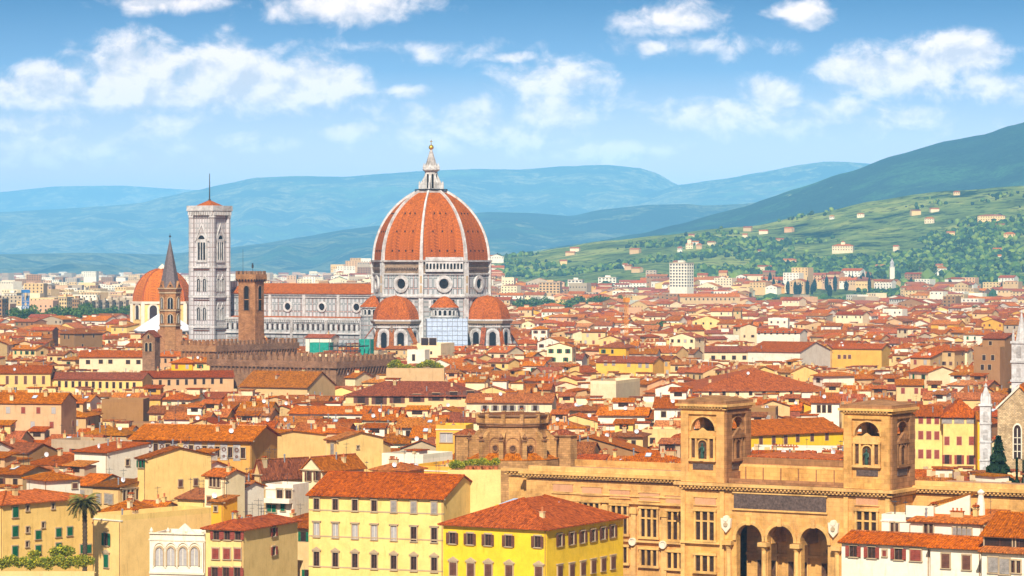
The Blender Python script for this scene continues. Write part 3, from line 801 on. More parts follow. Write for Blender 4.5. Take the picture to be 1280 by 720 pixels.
for k in range(8):
    ang = math.radians(45*k)
    mp = facemap(ang, (R0+.2)*ap)
    mb = MB(); oz = cz(354.5)
    mb.disc_ring(0, oz, 2.5, 4.0, .02, .9, mp, M['white_marble'], 24); mb.disc_ring(0, oz, 2.2, 2.7, .02, .5, mp, M['grey_marble'], 24); mb.disc_ring(0, oz, 0, 2.3, .02, .12, mp, M['deep'], 24)
    mb.build('oculus', duomo)
    mb = MB()
    hw = R0*math.sin(math.radians(22.5)) - 1.6
    if k == 7:       # the one finished gallery, on the south-east face
        mp2 = facemap(ang, R0*ap)
        mb.rect(-hw, hw, cz(339.5), cz(337.5), 0, 1.9, mp2, M['white_marble']); mb.rect(-hw, hw, cz(326.5), cz(324), 0, 2.0, mp2, M['white_marble'])
        mb.rect(-hw, hw, cz(337.5), cz(326.5), .02, .3, mp2, M['deep'])
        nA = 11; p = 2*hw/nA
        for i in range(nA):
            u0 = -hw+i*p
            mb.arch_wall(u0, u0+p, cz(337.5), cz(326.5), u0+p/2, p*.30, cz(330.5), cz(336.3), 1.2, 1.7, mp2, M['white_marble'], 6)
        mb.rect(-hw, hw, cz(324), cz(321.5), 1.7, 1.85, mp2, M['white_marble'])
        mb.build('gallery', duomo)
    else:
        mp2 = facemap(ang, R0*ap)
        for i in range(13):
            u = -hw + (i+.5)*2*hw/13; mb.rect(u-.3, u+.3, cz(336.5), cz(335), 0, .9, mp2, M['rough_stone'])
        mb.rect(-hw, hw, cz(334.8), cz(333.8), 0, 1.0, mp2, M['rough_stone'])
        mb.build('corbel_row', duomo)
    # window and blind arch rows of the lower drum
    mb = MB(); mp3 = facemap(ang, (R0+.5)*ap)
    for u in (-6.6,-4.4,4.4,6.6):
        mb.rect(u-.55, u+.55, cz(384), cz(374), .02, .15, mp3, M['deep'] if abs(u) < 5 else M['white_marble'])
    mb.rect(-hw, hw, cz(397), cz(395.5), 0, .5, mp3, M['white_marble'])
    mb.build('drum_panels', duomo)
# dome shell and ribs
Hd = (326-240.5)/F*CY; RD = 27.2; rho = RD*1.30
def dr(h): return math.sqrt(max(0, rho*rho-h*h)) - (rho-RD)
NS = 22; hs = [Hd*i/NS for i in range(NS+1)]
mb = MB()
for k in range(8):
    a0 = OCT[k-1]; a1 = OCT[k]; vs = []; fs = []
    for h in hs:
        r = dr(h); vs += [(r*math.cos(a0), r*math.sin(a0), Zb+h), (r*math.cos(a1), r*math.sin(a1), Zb+h)]
    for i in range(NS): fs.append((2*i, 2*i+1, 2*i+3, 2*i+2))
    mb.add(vs, fs, M['dome_tiles'])
dome = mb.build('dome', duomo)
mb = MB()       # putlog holes
for k in range(8):
    ang = math.radians(45*k)
    for h, us in ((4.6,(-5.5,-1.8,1.8,5.5)), (13.5,(-4.4,0,4.4)), (21.8,(-2.7,0,2.7))):
        r = dr(h)*ap
        for u in us: mb.box(0,0,0,0,0,0,M['deep']) if False else mb.rect(u-.28, u+.28, Zb+h-.45, Zb+h+.45, -.4, .25, facemap(ang, r), M['deep'])
mb.build('putlog_holes', dome)
for a in OCT:
    mb = MB(); n_ = Vector((math.cos(a), math.sin(a), 0)); t_ = Vector((-math.sin(a), math.cos(a), 0)); ring = []
    for i, h in enumerate(hs):
        r = dr(h); wd = .82 - .42*i/NS; slope = math.atan2(math.sqrt(max(0,rho*rho-h*h)), h)
        o_ = n_*math.sin(slope) + Vector((0,0,1))*math.cos(slope)
        c0 = n_*(r-.4) + Vector((0,0,Zb+h)); ring.append([tuple(c0-t_*wd), tuple(c0+t_*wd), tuple(c0+t_*wd*.85+o_*1.1), tuple(c0-t_*wd*.85+o_*1.1)])
    for p, q in zip(ring, ring[1:]): mb.add(p+q, [(0,1,5,4),(1,2,6,5),(2,3,7,6),(3,0,4,7)], M['white_marble'])
    mb.add(ring[0], [(3,2,1,0)], M['white_marble']); mb.add(ring[-1], [(0,1,2,3)], M['white_marble'])
    mb.build('rib', dome)
# lantern
L = empty('lantern', (0,0,0)); L.parent = duomo
W_ = M['white_marble']
def octp(mb, r0, y0, r1, y1, mat): mb.prism(octo(r0), cz(y0), cz(y1), mat, octo(r1))
mb = MB(); octp(mb, 7.5, 241.5, 7.5, 239.5, W_); octp(mb, 7.3, 239.5, 7.3, 238.2, M['grey_marble']); mb.build('lantern_platform', L)
mb = MB()
for a in [math.radians(5*k) for k in range(72)]: mb.tube((7.6*math.cos(a),7.6*math.sin(a),cz(239.5)), (7.6*math.cos(a),7.6*math.sin(a),cz(236.6)), .06, .06, 4, M['iron'])
mb.lathe([(7.55,cz(236.9)),(7.65,cz(236.9)),(7.65,cz(236.5)),(7.55,cz(236.5))], 36, M['iron']); mb.build('railing', L)
mb = MB(); octp(mb, 2.95, 238.2, 2.95, 214, W_)
for k in range(8):
    mp = facemap(math.radians(45*k), 2.95*ap); mb.arch_fill(0, .55, cz(219), cz(235.5), .02, .1, mp, M['deep'])
    mb.arch_ring(0, .55, .8, cz(219), cz(235.5), .02, .3, mp, W_)
mb.build('lantern_body', L)
for a in OCT:
    mb = MB(); d = lambda u, z, t: (math.cos(a)*u - math.sin(a)*t, math.sin(a)*u + math.cos(a)*t, z)
    pts = [(2.8,cz(238.2)),(5.9,cz(238.2)),(5.9,cz(231.5)),(5.4,cz(230)),(4.7,cz(228)),(4.2,cz(225.5)),(3.7,cz(222.5)),(3.3,cz(220.5)),(2.8,cz(219.5))]
    mb.extr(pts, -.38, .38, d, W_); mb.lathe([(.4,cz(231)),(.5,cz(230)),(.3,cz(227.5)),(.05,cz(226.5))], 6, W_, 5.5*math.cos(a), 5.5*math.sin(a)); mb.build('buttress', L)
mb = MB(); octp(mb, 3.2, 214.5, 3.8, 213, W_); octp(mb, 4.1, 213, 4.1, 211.6, M['grey_marble']); octp(mb, 3.2, 211.6, 2.9, 207, W_)
for a in OCT: mb.lathe([(.5,cz(211.6)),(.6,cz(208.5)),(.35,cz(207)),(.05,cz(203.5))], 6, W_, 3.5*math.cos(a), 3.5*math.sin(a))
mb.build('lantern_cornice', L)
mb = MB(); mb.prism(octo(2.9), cz(208), cz(187.5), M['grey_marble'], octo(.55)); mb.build('cone', L)
mb = MB(); mb.lathe([(.3,cz(188))]+[(1.2*math.sin(t), cz(184.2)-1.2*math.cos(t)) for t in [math.pi*i/8 for i in range(1,8)]]+[(.1,cz(180.6))], 14, M['gold']); mb.build('ball', L)
mb = MB(); z0 = cz(181); mb.box(-.12,.12,-.12,.12,z0,z0+2.4,M['gold']); mb.box(-.7,.7,-.11,.11,z0+1.4,z0+1.7,M['gold']); mb.build('cross', L)
# tribunes on the south, east and north sides
def tribune(ang, nm='tribune'):
    d = 30.5; cx, cy = d*math.cos(ang), d*math.sin(ang)
    t = empty(nm, (0,0,0)); t.parent = duomo
    yb = 400.5; r = 10.4; Zt = 28.6; zt = 39.9
    a0 = ang + math.radians(22.5)
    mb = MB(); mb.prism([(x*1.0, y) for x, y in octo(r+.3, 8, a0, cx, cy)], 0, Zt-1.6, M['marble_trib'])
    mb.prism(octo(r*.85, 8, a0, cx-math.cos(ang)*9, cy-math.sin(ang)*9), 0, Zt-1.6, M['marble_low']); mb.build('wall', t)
    mb = MB(); mb.prism(octo(r+1.0, 8, a0, cx, cy), Zt-1.6, Zt-.4, M['surround'], octo(r+1.5, 8, a0, cx, cy)); mb.prism(octo(r+1.6, 8, a0, cx, cy), Zt-.4, Zt+.3, M['white_marble']); mb.build('cornice', t)
    mb = MB(); vs_prev = None; rr = 10.7; rh = rr*1.12; hh = zt-Zt-.3
    rings = []
    for i in range(11):
        h = hh*i/10; s = max(0.0, 1-(h/hh)**2)**.5*.93+.07*(1-h/hh); rings.append((rr*s+.12, Zt+.3+h))
    for k in range(8):
        b0 = a0+2*math.pi*k/8; b1 = b0+math.pi/4; vs = []
        for q, z in rings: vs += [(cx+q*math.cos(b0), cy+q*math.sin(b0), z), (cx+q*math.cos(b1), cy+q*math.sin(b1), z)]
        mb.add(vs, [(2*i,2*i+1,2*i+3,2*i+2) for i in range(10)], M['dome_tiles'])
    mb.lathe([(.5,zt-.4),(.5,zt+.5),(.1,zt+1.4)], 6, M['grey_marble'], cx, cy)
    mb.build('half_dome', t)
    for k in range(-2, 3):
        fa = ang + k*math.pi/4; mp = facemap(fa, (r+.3)*ap, cx, cy)
        mb = MB(); mb.arch_ring(0, 2.2, 3.3, 21.6, 9, .02, .5, mp, M['white_marble'], 12); mb.arch_ring(0, 1.6, 2.2, 21.6, 9, .02, .3, mp, M['grey_marble'], 12); mb.arch_fill(0, 1.6, 21.6, 9, .02, .12, mp, M['deep'], 10)
        mb.rect(-3.6, 3.6, 25.2, 25.9, .02, .4, mp, M['white_marble']); mb.build('window', t)
    for k in (-1.5, -.5, .5, 1.5):
        fa = ang + k*math.pi/4; c_, s_ = math.cos(fa), math.sin(fa)
        mp = lambda u, z, t_: (cx+c_*u-s_*t_, cy+s_*u+c_*t_, z)
        mb = MB(); L_ = 9.5 if abs(k) > 1 else 2.2
        mb.extr([(r-.3,0),(r+L_,0),(r+L_,13.0),(r-.3,25.2)], -.9, .9, mp, M['marble_low'])
        mb.extr([(r-.3,25.2),(r+L_,13.0),(r+L_,13.6),(r-.3,25.8)], -1.1, 1.1, mp, ROOFS[0]); mb.build('buttress', t)
    return t
for a in (-90, 0, 90): tribune(math.radians(a))
def exedra(ang):
    d = 27.2; cx, cy = d*math.cos(ang), d*math.sin(ang); t = empty('exedra', (0,0,0)); t.parent = duomo
    z0, z1, z2 = 30.0, 34.0, 39.2; r = 6.1
    mb = MB(); mb.lathe([(r+.2,0),(r+.2,z0)], 16, M['marble_low'], cx, cy); mb.lathe([(r+.7,z0),(r+.7,z0+.4)], 16, M['white_marble'], cx, cy); mb.build('wall', t)
    mb = MB(); mb.lathe([(r-.5,z0+.4),(r-.5,z1)], 16, M['white_marble'], cx, cy)
    for k in range(16):
        fa = math.pi*2*(k+.5)/16; mp = facemap(fa, (r-.5)*.98, cx, cy)
        mb.arch_fill(0, .72, z0+2.5, z0+.8, .0, .12, mp, M['deep'], 6); mb.arch_ring(0, .72, 1.0, z0+2.5, z0+.6, .0, .55, mp, M['white_marble'], 6)
    mb.lathe([(r+.5,z1),(r+.5,z1+.4)], 16, M['white_marble'], cx, cy); mb.build('niche_ring', t)
    mb = MB(); mb.lathe([(r+.7,z1+.4),(r*.86,z1+1.9),(r*.6,z1+3.6),(r*.3,z1+5.0),(.1,z2+.4)], 18, M['dome_tiles'], cx, cy); mb.build('cone_roof', t)
for a in (-45, -135, 45, 135): exedra(math.radians(a))
# nave and aisles
nx0, nx1 = -108., -22.
mb = MB(); mb.box(nx0, nx1, -10.6, 10.6, 0, 40.2, M['marble_nave']); mb.box(nx0, nx1, -11.4, 11.4, 39.4, 40.3, M['white_marble']); mb.box(nx0, nx1, -11.1, 11.1, 38.2, 38.8, M['grey_marble']); mb.build('nave', duomo)
mb = MB()
for s in (-1, 1):
    p = [(nx0-.3,s*11.9,40.1),(nx1+.3,s*11.9,40.1),(nx1+.3,0,44.6),(nx0-.3,0,44.6)]; q = [(x,y,z+.4) for x,y,z in p]
    mb.hexa(p if s < 0 else p[::-1], q if s < 0 else q[::-1], M['dome_tiles'])
mb.build('nave_roof', duomo)
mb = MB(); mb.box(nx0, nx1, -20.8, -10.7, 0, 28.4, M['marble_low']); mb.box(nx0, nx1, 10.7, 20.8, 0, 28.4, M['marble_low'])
for z0, z1 in ((27.9,29.0),(21.4,22.1)): mb.box(nx0-.2, nx1, -21.6, -20.8, z0, z1, W_)
mb.build('aisle', duomo)
mb = MB()
mp = lambda u, z, d: (u, -20.8-d, z)
for i in range(58):
    u = nx0+2+i*1.45
    mb.rect(u-.45, u+.45, 23.2, 26.0, .02, .2, mp, M['glass'] if i % 2 else M['white_marble'])
for i in range(80): u = nx0+1+i*1.06; mb.rect(u-.25, u+.25, 26.9, 27.8, .02, .7, mp, W_)
mb.build('aisle_frieze', duomo)
mb = MB()
p = [(nx0,-21.0,28.6),(nx1,-21.0,28.6),(nx1,-10.75,29.2),(nx0,-10.75,29.2)]; mb.hexa(p, [(x,y,z+.25) for x,y,z in p], M['dome_tiles'])
p = [(nx1,21.0,28.6),(nx0,21.0,28.6),(nx0,10.75,29.2),(nx1,10.75,29.2)]; mb.hexa(p, [(x,y,z+.25) for x,y,z in p], M['dome_tiles'])
mb.build('aisle_roof', duomo)
for i in range(4):
    u = nx1 - 12.5 - 19.6*i - (2 if i else 0)*0
    for sgn in (-1,):
        mp = lambda uu, z, d: (uu, -10.6-d, z)
        mb = MB(); mb.disc_ring(u, 34.0, 1.7, 2.6, .02, .6, mp, W_, 20); mb.disc_ring(u, 34.0, 0, 1.8, .02, .15, mp, M['deep'], 20); mb.build('oculus', duomo)
        mb = MB(); mb.rect(u+8.8, u+10.2, 29.4, 40.1, .02, .9, mp, W_); mb.build('pilaster', duomo)
    mb = MB(); mp = lambda uu, z, d: (uu, -20.8-d, z); mb.rect(u+8.9, u+10.1, 0, 27.9, .02, 1.0, mp, M['grey_marble']); mb.arch_fill(u, 1.3, 15, 7, .02, .2, mp, M['deep']); mb.build('aisle_pilaster', duomo)
mb = MB(); mb.box(nx0-1.5, nx0, -21, 21, 0, 29, M['marble_nave']); mb.box(nx0-1.5, nx0, -11.5, 11.5, 29, 46, M['marble_nave']); mb.build('facade', duomo)
footprint(CX, CY, 34, 34, CTH)
c = (CX - 65*math.cos(CTH), CY - 65*math.sin(CTH)); footprint(c[0], c[1], 46, 22, CTH)
PROT.append((255, 640, 432, CY-30)); LAND.append(('the cathedral dome', 560, 440, CY))

# scaffold wrapped round the south-east exedra
aS = math.radians(-45)+CTH
sx0, sy0 = CX + 31*math.cos(aS), CY + 31*math.sin(aS)
t = empty('scaffold', (sx0, sy0, 0), CTH+math.radians(45)-math.radians(10), label='scaffold wrapped in pale blue sheeting against the cathedral drum', cat='scaffold')
mb = MB(); mb.box(-9.2, 9.2, -7, 4, 0, 29.3, M['net_blue']); mb.build('sheeting', t)
mb = MB()
for i in range(9): x = -9.25+i*18.5/8; mb.tube((x,-7.1,0),(x,-7.1,30.2),.10,.10,5,M['metal'])
for i in range(5): y = -7+i*2.75; mb.tube((9.3,y,0),(9.3,y,30.2),.10,.10,5,M['metal'])
for i in range(12): z = 5+i*2.1; mb.tube((-9.3,-7.1,z),(9.3,-7.1,z),.09,.09,5,M['metal']); mb.tube((9.3,-7.1,z),(9.3,4,z),.09,.09,5,M['metal'])
mb.build('pole_frame', t)

# ------------------------------------------------------------------ the bell tower
cp = (CX + (-111)*math.cos(CTH) - (-27)*math.sin(CTH), CY + (-111)*math.sin(CTH) + (-27)*math.cos(CTH))
TY = cp[1]; cp = (PX(262, TY), TY)
camp = empty('bell_tower', (cp[0], cp[1], 0), CTH, label='tall square bell tower of pale pink and white marble beside the cathedral', cat='bell tower')
def tz(y): return PZ(y, TY-6)
S = 6.1
def sidemaps(s): return [facemap(math.radians(a), s) for a in (-90, 0, 90, 180)]
mb = MB(); mb.box(-S,S,-S,S,0,tz(268),M['marble_camp']); mb.build('shaft', camp)
for sx_ in (-1,1):
    for sy_ in (-1,1):
        mb = MB(); mb.prism(octo(1.45,8,math.radians(22.5),sx_*S,sy_*S), 0, tz(268), M['marble_camp'])
        for y in (271,334,371,409,430): mb.prism(octo(1.65,8,math.radians(22.5),sx_*S,sy_*S), tz(y)-.3, tz(y)+.5, W_)
        mb.build('corner_buttress', camp)
for y in (334,371,409): mb = MB(); mb.box(-S-.7,S+.7,-S-.7,S+.7,tz(y)-.4,tz(y)+.5,W_); mb.build('string_course', camp)
for y in (337,375,413): mb = MB(); mb.box(-S-.3,S+.3,-S-.3,S+.3,tz(y)-.3,tz(y)+.2,M['brown_wood']); mb.build('string_course', camp)
def ogive(mb, mp, cu, r, zs, zb, ztip):
    mb.arch_ring(cu, r, r*1.28, zs, zb, .02, .55, mp, W_, 8, 1.35); mb.arch_fill(cu, r, zs, zb, .02, .12, mp, M['deep'], 8, 1.35)
    mb.extr([(cu-r*1.9,zs+.2),(cu-r*1.55,zs+.2),(cu,ztip-.9),(cu+r*1.55,zs+.2),(cu+r*1.9,zs+.2),(cu,ztip)], .1, .5, mp, W_)
for mp in sidemaps(S):
    mb = MB(); ogive(mb, mp, 0, 2.25, tz(302), tz(325), tz(279)); 
    for u in (-.75,.75): mb.rect(u-.18,u+.18,tz(325),tz(301),.12,.5,mp,W_)
    mb.rect(-2.2,2.2,tz(303),tz(299),.12,.4,mp,W_); mb.rect(-3,3,tz(328),tz(325),.0,.6,mp,W_); mb.build('belfry_window', camp)
    for y0, y1, y2 in ((351.5,364.5,342.5),(387.5,400.5,378.5)):
        for u in (-1.75,1.75):
            mb = MB(); ogive(mb, mp, u, .95, tz(y0), tz(y1), tz(y2)); mb.rect(u-.12,u+.12,tz(y1),tz(y0)+.6,.12,.4,mp,W_); mb.build('window', camp)
mb = MB()
def sq(s): return [(-s,-s),(s,-s),(s,s),(-s,s)]
mb.prism(sq(6.9), tz(269), tz(263.5), M['grey_marble'], sq(7.6)); 
for mp in sidemaps(7.1):
    for i in range(11): u = -6.6+i*1.32; mb.rect(u-.3,u+.3,tz(269),tz(264.5),0,.75,mp,W_)
mb.prism(sq(7.9), tz(263.5), tz(262), W_)
for s in ((-7.8,7.8,-7.8,-7.4),(-7.8,7.8,7.4,7.8),(-7.8,-7.4,-7.4,7.4),(7.4,7.8,-7.4,7.4)): mb.box(*s, tz(262), tz(257), M['white_marble'])
mb.box(-7.4,7.4,-7.4,7.4,tz(262),tz(261.4),M['grey_marble'])
mb.build('parapet_cornice', camp)
mb = MB(); mb.prism(sq(6.9), tz(260.5), tz(250), M['dome_tiles'], sq(.3)); mb.build('roof', camp)
mb = MB(); mb.tube((0,0,tz(252)),(0,0,tz(216.5)),.33,.16,8,M['iron']); mb.lathe([(.2,tz(251)),(.7,tz(249.5)),(.2,tz(248))],8,M['iron']); mb.build('mast', camp)
footprint(cp[0], cp[1], 10, 10, CTH); PROT.append((237, 288, 428, TY)); LAND.append(('the marble bell tower', 262, 430, TY))

# ------------------------------------------------------------------ chapel dome and baptistery
Y = 1750.; sl = empty('chapel', (PX(203,Y), Y, 0), math.radians(-12), label='chapel with orange tiled dome behind the pointed brick spire', cat='chapel')
def z_(y): return PZ(y, Y)
mb = MB(); mb.prism(octo(17.2), 0, z_(378), M['pale yellow']); mb.build('drum', sl)
mb = MB(); mb.prism(octo(18.0), z_(379.5), z_(376.5), M['white_trim'])
for a in OCT: mb.prism(octo(1.5,4,a,17.2*math.cos(a),17.2*math.sin(a)), 0, z_(379.5), M['white_trim'])
mb.build('cornice', sl)
mb = MB(); vs=[]; hh = z_(336)-z_(376.5); NN=12; RR=17.0
for k in range(8):
    b0 = OCT[k-1]; b1 = OCT[k]; vs = []
    for i in range(NN+1):
        h = hh*i/NN; r = RR*math.sqrt(max(0,1-(h/hh*.985)**2)); vs += [(r*math.cos(b0), r*math.sin(b0), z_(376.5)+h), (r*math.cos(b1), r*math.sin(b1), z_(376.5)+h)]
    mb.add(vs, [(2*i,2*i+1,2*i+3,2*i+2) for i in range(NN)], M['san_tiles'])
dm_ = mb.build('dome', sl)
for a in OCT:
    mb = MB()
    for i in range(NN):
        h0 = hh*i/NN; h1 = hh*(i+1)/NN; r0 = RR*math.sqrt(max(0,1-(h0/hh*.985)**2)); r1 = RR*math.sqrt(max(0,1-(h1/hh*.985)**2))
        mb.tube((r0*math.cos(a),r0*math.sin(a),z_(376.5)+h0),(r1*math.cos(a),r1*math.sin(a),z_(376.5)+h1),.4,.38,5,M['tiles'])
    mb.build('rib', dm_)
for k in range(8):
    mp = facemap(math.radians(45*k), 17.2*ap); mb = MB(); mb.arch_ring(0,2.3,3.4,z_(386),z_(399),.02,.5,mp,M['white_trim'],10); mb.arch_fill(0,2.3,z_(386),z_(399),.02,.15,mp,M['glass'],10); mb.build('window', sl)
mb = MB(); mb.lathe([(2.6,z_(337.5)),(2.4,z_(334)),(1.2,z_(332)),(.2,z_(330))],10,M['white_trim']); mb.build('lantern', sl)
footprint(PX(203,Y), Y, 19, 19, 0); PROT.append((168,240,404,Y)); LAND.append(('the orange chapel dome', 190, 400, Y))
Y = 1500.; bp = empty('baptistery', (PX(206,Y), Y, 0), CTH, label='baptistery with smooth white pyramid roof behind the brick spire', cat='baptistery')
mb = MB(); mb.prism(octo(15.4), 0, z_(414), M['marble_low']); mb.build('wall', bp)
mb = MB(); mb.prism(octo(16.0), z_(414), z_(412.6), M['white_marble']); mb.build('cornice', bp)
mb = MB(); mb.prism(octo(15.9), z_(412.6), z_(388), M['baptistery'], octo(.6)); mb.build('roof', bp)
mb = MB(); mb.lathe([(.8,z_(388.4)),(.8,z_(385)),(.1,z_(382))],8,W_); mb.build('lantern', bp)
footprint(PX(206,Y), Y, 17, 17, 0); PROT.append((168,240,416,Y)); LAND.append(('the white baptistery roof', 180, 412, Y))

# ------------------------------------------------------------------ brick spire tower
Y = 1150.; bd = empty('spire_tower', (PX(212.5,Y), Y, 0), math.radians(8), label='slim six-sided brick tower with pointed grey spire', cat='tower')
def hexp(r, a=0): return [(r*math.cos(a+math.pi/3*k), r*math.sin(a+math.pi/3*k)) for k in range(6)]
mb = MB(); mb.prism(hexp(4.0), 0, z_(364), M['brick']); mb.box(-4.6,4.6,-3.2,4.6,0,z_(412),M['brick']); mb.build('shaft', bd)
for y in (366,388,407): mb = MB(); mb.prism(hexp(4.35), z_(y)-.2, z_(y)+.35, M['surround']); mb.build('string_course', bd)
mb = MB(); mb.prism(hexp(4.2), z_(364.5), z_(361), M['brick'], hexp(4.7)); mb.prism(hexp(4.8), z_(361), z_(359.8), M['surround'])
mb.build('string_course', bd)
for k in range(6):
    a = math.pi/6+math.pi/3*k; mp = facemap(a, 4.0*math.cos(math.pi/6))
    for y0,y1 in ((375,386),(396,404)):
        mb = MB(); mb.arch_fill(0,1.0,z_(y0),z_(y1),.02,.1,mp,M['deep'],8); mb.rect(-.12,.12,z_(y1),z_(y0)+.7,.1,.3,mp,W_); mb.arch_ring(0,1.0,1.3,z_(y0),z_(y1),.02,.3,mp,M['surround'],8); mb.build('window', bd)
    mb = MB(); mb.extr([(-1.5,z_(359.8)),(1.5,z_(359.8)),(0,z_(351))], -1.0, .5, facemap(a, 4.0*math.cos(math.pi/6)), M['brick']); mb.disc_ring(0, z_(357), 0, .4, .5, .56, mp, M['deep'], 8); mb.build('gable', bd)
mb = MB(); mb.prism(hexp(3.9), z_(359.8), z_(299), M['slate'], hexp(.12)); mb.build('spire', bd)
mb = MB(); mb.tube((0,0,z_(300)),(0,0,z_(291.5)),.1,.08,6,M['iron']); mb.lathe([(.1,z_(297)),(.5,z_(295.4)),(.1,z_(293.8))],8,M['iron']); mb.build('finial', bd)
footprint(PX(212.5,Y), Y, 6, 6, 0); PROT.append((197,230,436,Y)); LAND.append(('the pointed brick spire', 212, 438, Y))

# ------------------------------------------------------------------ battlemented palace and its tower
def merlons(mb, x0, x1, y, z, t, mat, axis='x', w=1.25, gap=1.15, h=1.55):
    n = int((x1-x0)/(w+gap)); p = (x1-x0)/n
    for i in range(n):
        a = x0+i*p
        if axis == 'x': mb.box(a, a+w, y, y+t, z, z+h, mat)
        else: mb.box(y, y+t, a, a+w, z, z+h, mat)
def battlement(name, label, xl, xc, xr, y, z, th, mat, land, cor=True, shade_mat=None, ybot=None, tower=None):
    fr = Frame(xc, y, z, th); A = -fr.lx(xl); B = fr.ly(xr); c = fr.w(-A/2, B/2)
    root = empty(name, (*c, 0), fr.th, label=label, cat='palace')
    mb = MB(); mb.box(-A/2, A/2, -B/2, B/2, 0, z-2.2, mat); mb.build('wall', root)
    mb = MB(); e = .7
    mb.box(-A/2-e, A/2+e, -B/2-e, -B/2-e+.6, z-2.2, z, mat); mb.box(A/2+e-.6, A/2+e, -B/2-e+.6, B/2+e, z-2.2, z, shade_mat or mat)
    mb.box(-A/2-e, -A/2-e+.6, -B/2-e+.6, B/2+e, z-2.2, z, mat); mb.box(-A/2-e+.6, A/2+e-.6, B/2+e-.6, B/2+e, z-2.2, z, mat)
    merlons(mb, -A/2-e, A/2+e, -B/2-e, z, .6, mat); merlons(mb, -B/2+1.2, B/2+e, A/2+e-.6, z, .6, shade_mat or mat, 'y')
    merlons(mb, -A/2-e, A/2+e, B/2+e-.6, z, .6, mat); merlons(mb, -B/2+1.2, B/2, -A/2-e, z, .6, mat, 'y')
    mb.box(-A/2+.0, A/2, -B/2, B/2, z-2.2, z-1.6, M['terrace']); mb.build('battlement', root)
    if cor:
        mb = MB()
        for i in range(int(A/1.7)): x = -A/2+.5+i*1.7; mb.hexa([(x,-B/2-.05,z-4.6),(x+.55,-B/2-.05,z-4.6),(x+.55,-B/2,z-4.6),(x,-B/2,z-4.6)], [(x,-B/2-.75,z-2.25),(x+.55,-B/2-.75,z-2.25),(x+.55,-B/2,z-2.25),(x,-B/2,z-2.25)], mat)
        mb.build('corbel_row', root); mb = MB()
        for i in range(int(B/1.7)): y_ = -B/2+.5+i*1.7; mb.hexa([(A/2,y_,z-4.6),(A/2+.05,y_,z-4.6),(A/2+.05,y_+.55,z-4.6),(A/2,y_+.55,z-4.6)], [(A/2,y_,z-2.25),(A/2+.75,y_,z-2.25),(A/2+.75,y_+.55,z-2.25),(A/2,y_+.55,z-2.25)], mat)
        mb.build('corbel_row', root)
    footprint(c[0], c[1], A/2+1, B/2+1, fr.th); PROT.append((xl, xr, ybot or y+14, fr.Y)); LAND.append((land, (xl+xr)/2, y+8, fr.Y))
    return root, fr, A, B
battlement('battlemented_palace', 'long brown crenellated palace wall below the square brick watchtower', 226, 269, 371, 432, 25.5, -31, M['brick'], 'the crenellated palace', shade_mat=M['dark_brick'], ybot=446)  # darker stone on the right parapet paints its shaded side
battlement('battlemented_palace', 'lower crenellated stone hall with corbelled parapet in front of the scaffolded house', 262, 420, 491, 452, 22.8, -31, M['dark_brick'], 'the lower crenellated hall', shade_mat=M['dark_brick'], ybot=465)
Y = 1085.
fr = Frame(319, 352, PZ(352, Y), -29, Y); A = -fr.lx(298); B = fr.ly(330); c = fr.w(-A/2, B/2)
bg_ = empty('watchtower', (*c, 0), fr.th, label='square brick watchtower with crenellated top and tall arched openings', cat='tower')
mb = MB(); mb.box(-A/2, A/2, -B/2, B/2, 0, z_(352), M['brick']); mb.build('shaft', bg_)
mb = MB(); e = .75; a = A/2+e; b = B/2+e; zt0 = z_(349.5); zt1 = z_(343)
mb.prism([(-A/2,-B/2),(A/2,-B/2),(A/2,B/2),(-A/2,B/2)], z_(353), zt0, M['brick'], [(-a,-b),(a,-b),(a,b),(-a,b)])
mb.box(-a,a,-b,-b+.5,zt0,zt1,M['brick']); mb.box(-a,a,b-.5,b,zt0,zt1,M['brick']); mb.box(-a,-a+.5,-b+.5,b-.5,zt0,zt1,M['brick']); mb.box(a-.5,a,-b+.5,b-.5,zt0,zt1,M['brick'])
mb.box(-a+.5,a-.5,-b+.5,b-.5,zt0,zt0+.3,M['terrace'])
for q in (-b, b-.5): merlons(mb, -a, a+.5, q, zt1, .5, M['dark_brick'], 'x', .95, .75, 1.2)
for q in (-a, a-.5): merlons(mb, -b+1.1, b-.4, q, zt1, .5, M['dark_brick'], 'y', .95, .75, 1.2)
for i in range(7): x = -a+.2+i*(2*a-.9)/6; mb.box(x,x+.4,-b-.02,-b+.1,z_(352),zt0+.2,M['deep'])
for i in range(7): x = -b+.2+i*(2*b-.9)/6; mb.box(a-.1,a+.02,x,x+.4,z_(352),zt0+.2,M['deep'])
mb.build('battlement', bg_)
for mp in (facemap(-math.pi/2, B/2), facemap(0, A/2)):
    mb = MB(); mb.arch_fill(0,1.05,z_(361),z_(388),.02,.12,mp,M['deep'],10); mb.arch_ring(0,1.05,1.4,z_(361),z_(388),.02,.3,mp,M['dark_brick'],10); mb.rect(-.9,.9,z_(375),z_(374),.12,.3,mp,M['brick']); mb.build('opening', bg_)
mb = MB(); mb.tube((-a+.8,0,zt1),(-a+.8,0,z_(311)),.09,.05,5,M['iron']); mb.build('flagpole', bg_)
mb = MB(); mb.tube((.6,0,zt0),(.6,0,z_(329)),.1,.08,5,M['iron']); mb.box(.2,1.0,-.08,.08,z_(335),z_(331),M['iron']); mb.lathe([(.1,z_(331)),(.45,z_(330)),(.1,z_(329))],7,M['iron'],cx=.6); mb.build('weather_vane', bg_)
PROT.append((296,332,430,Y)); LAND.append(('the square brick watchtower', 314, 432, Y))

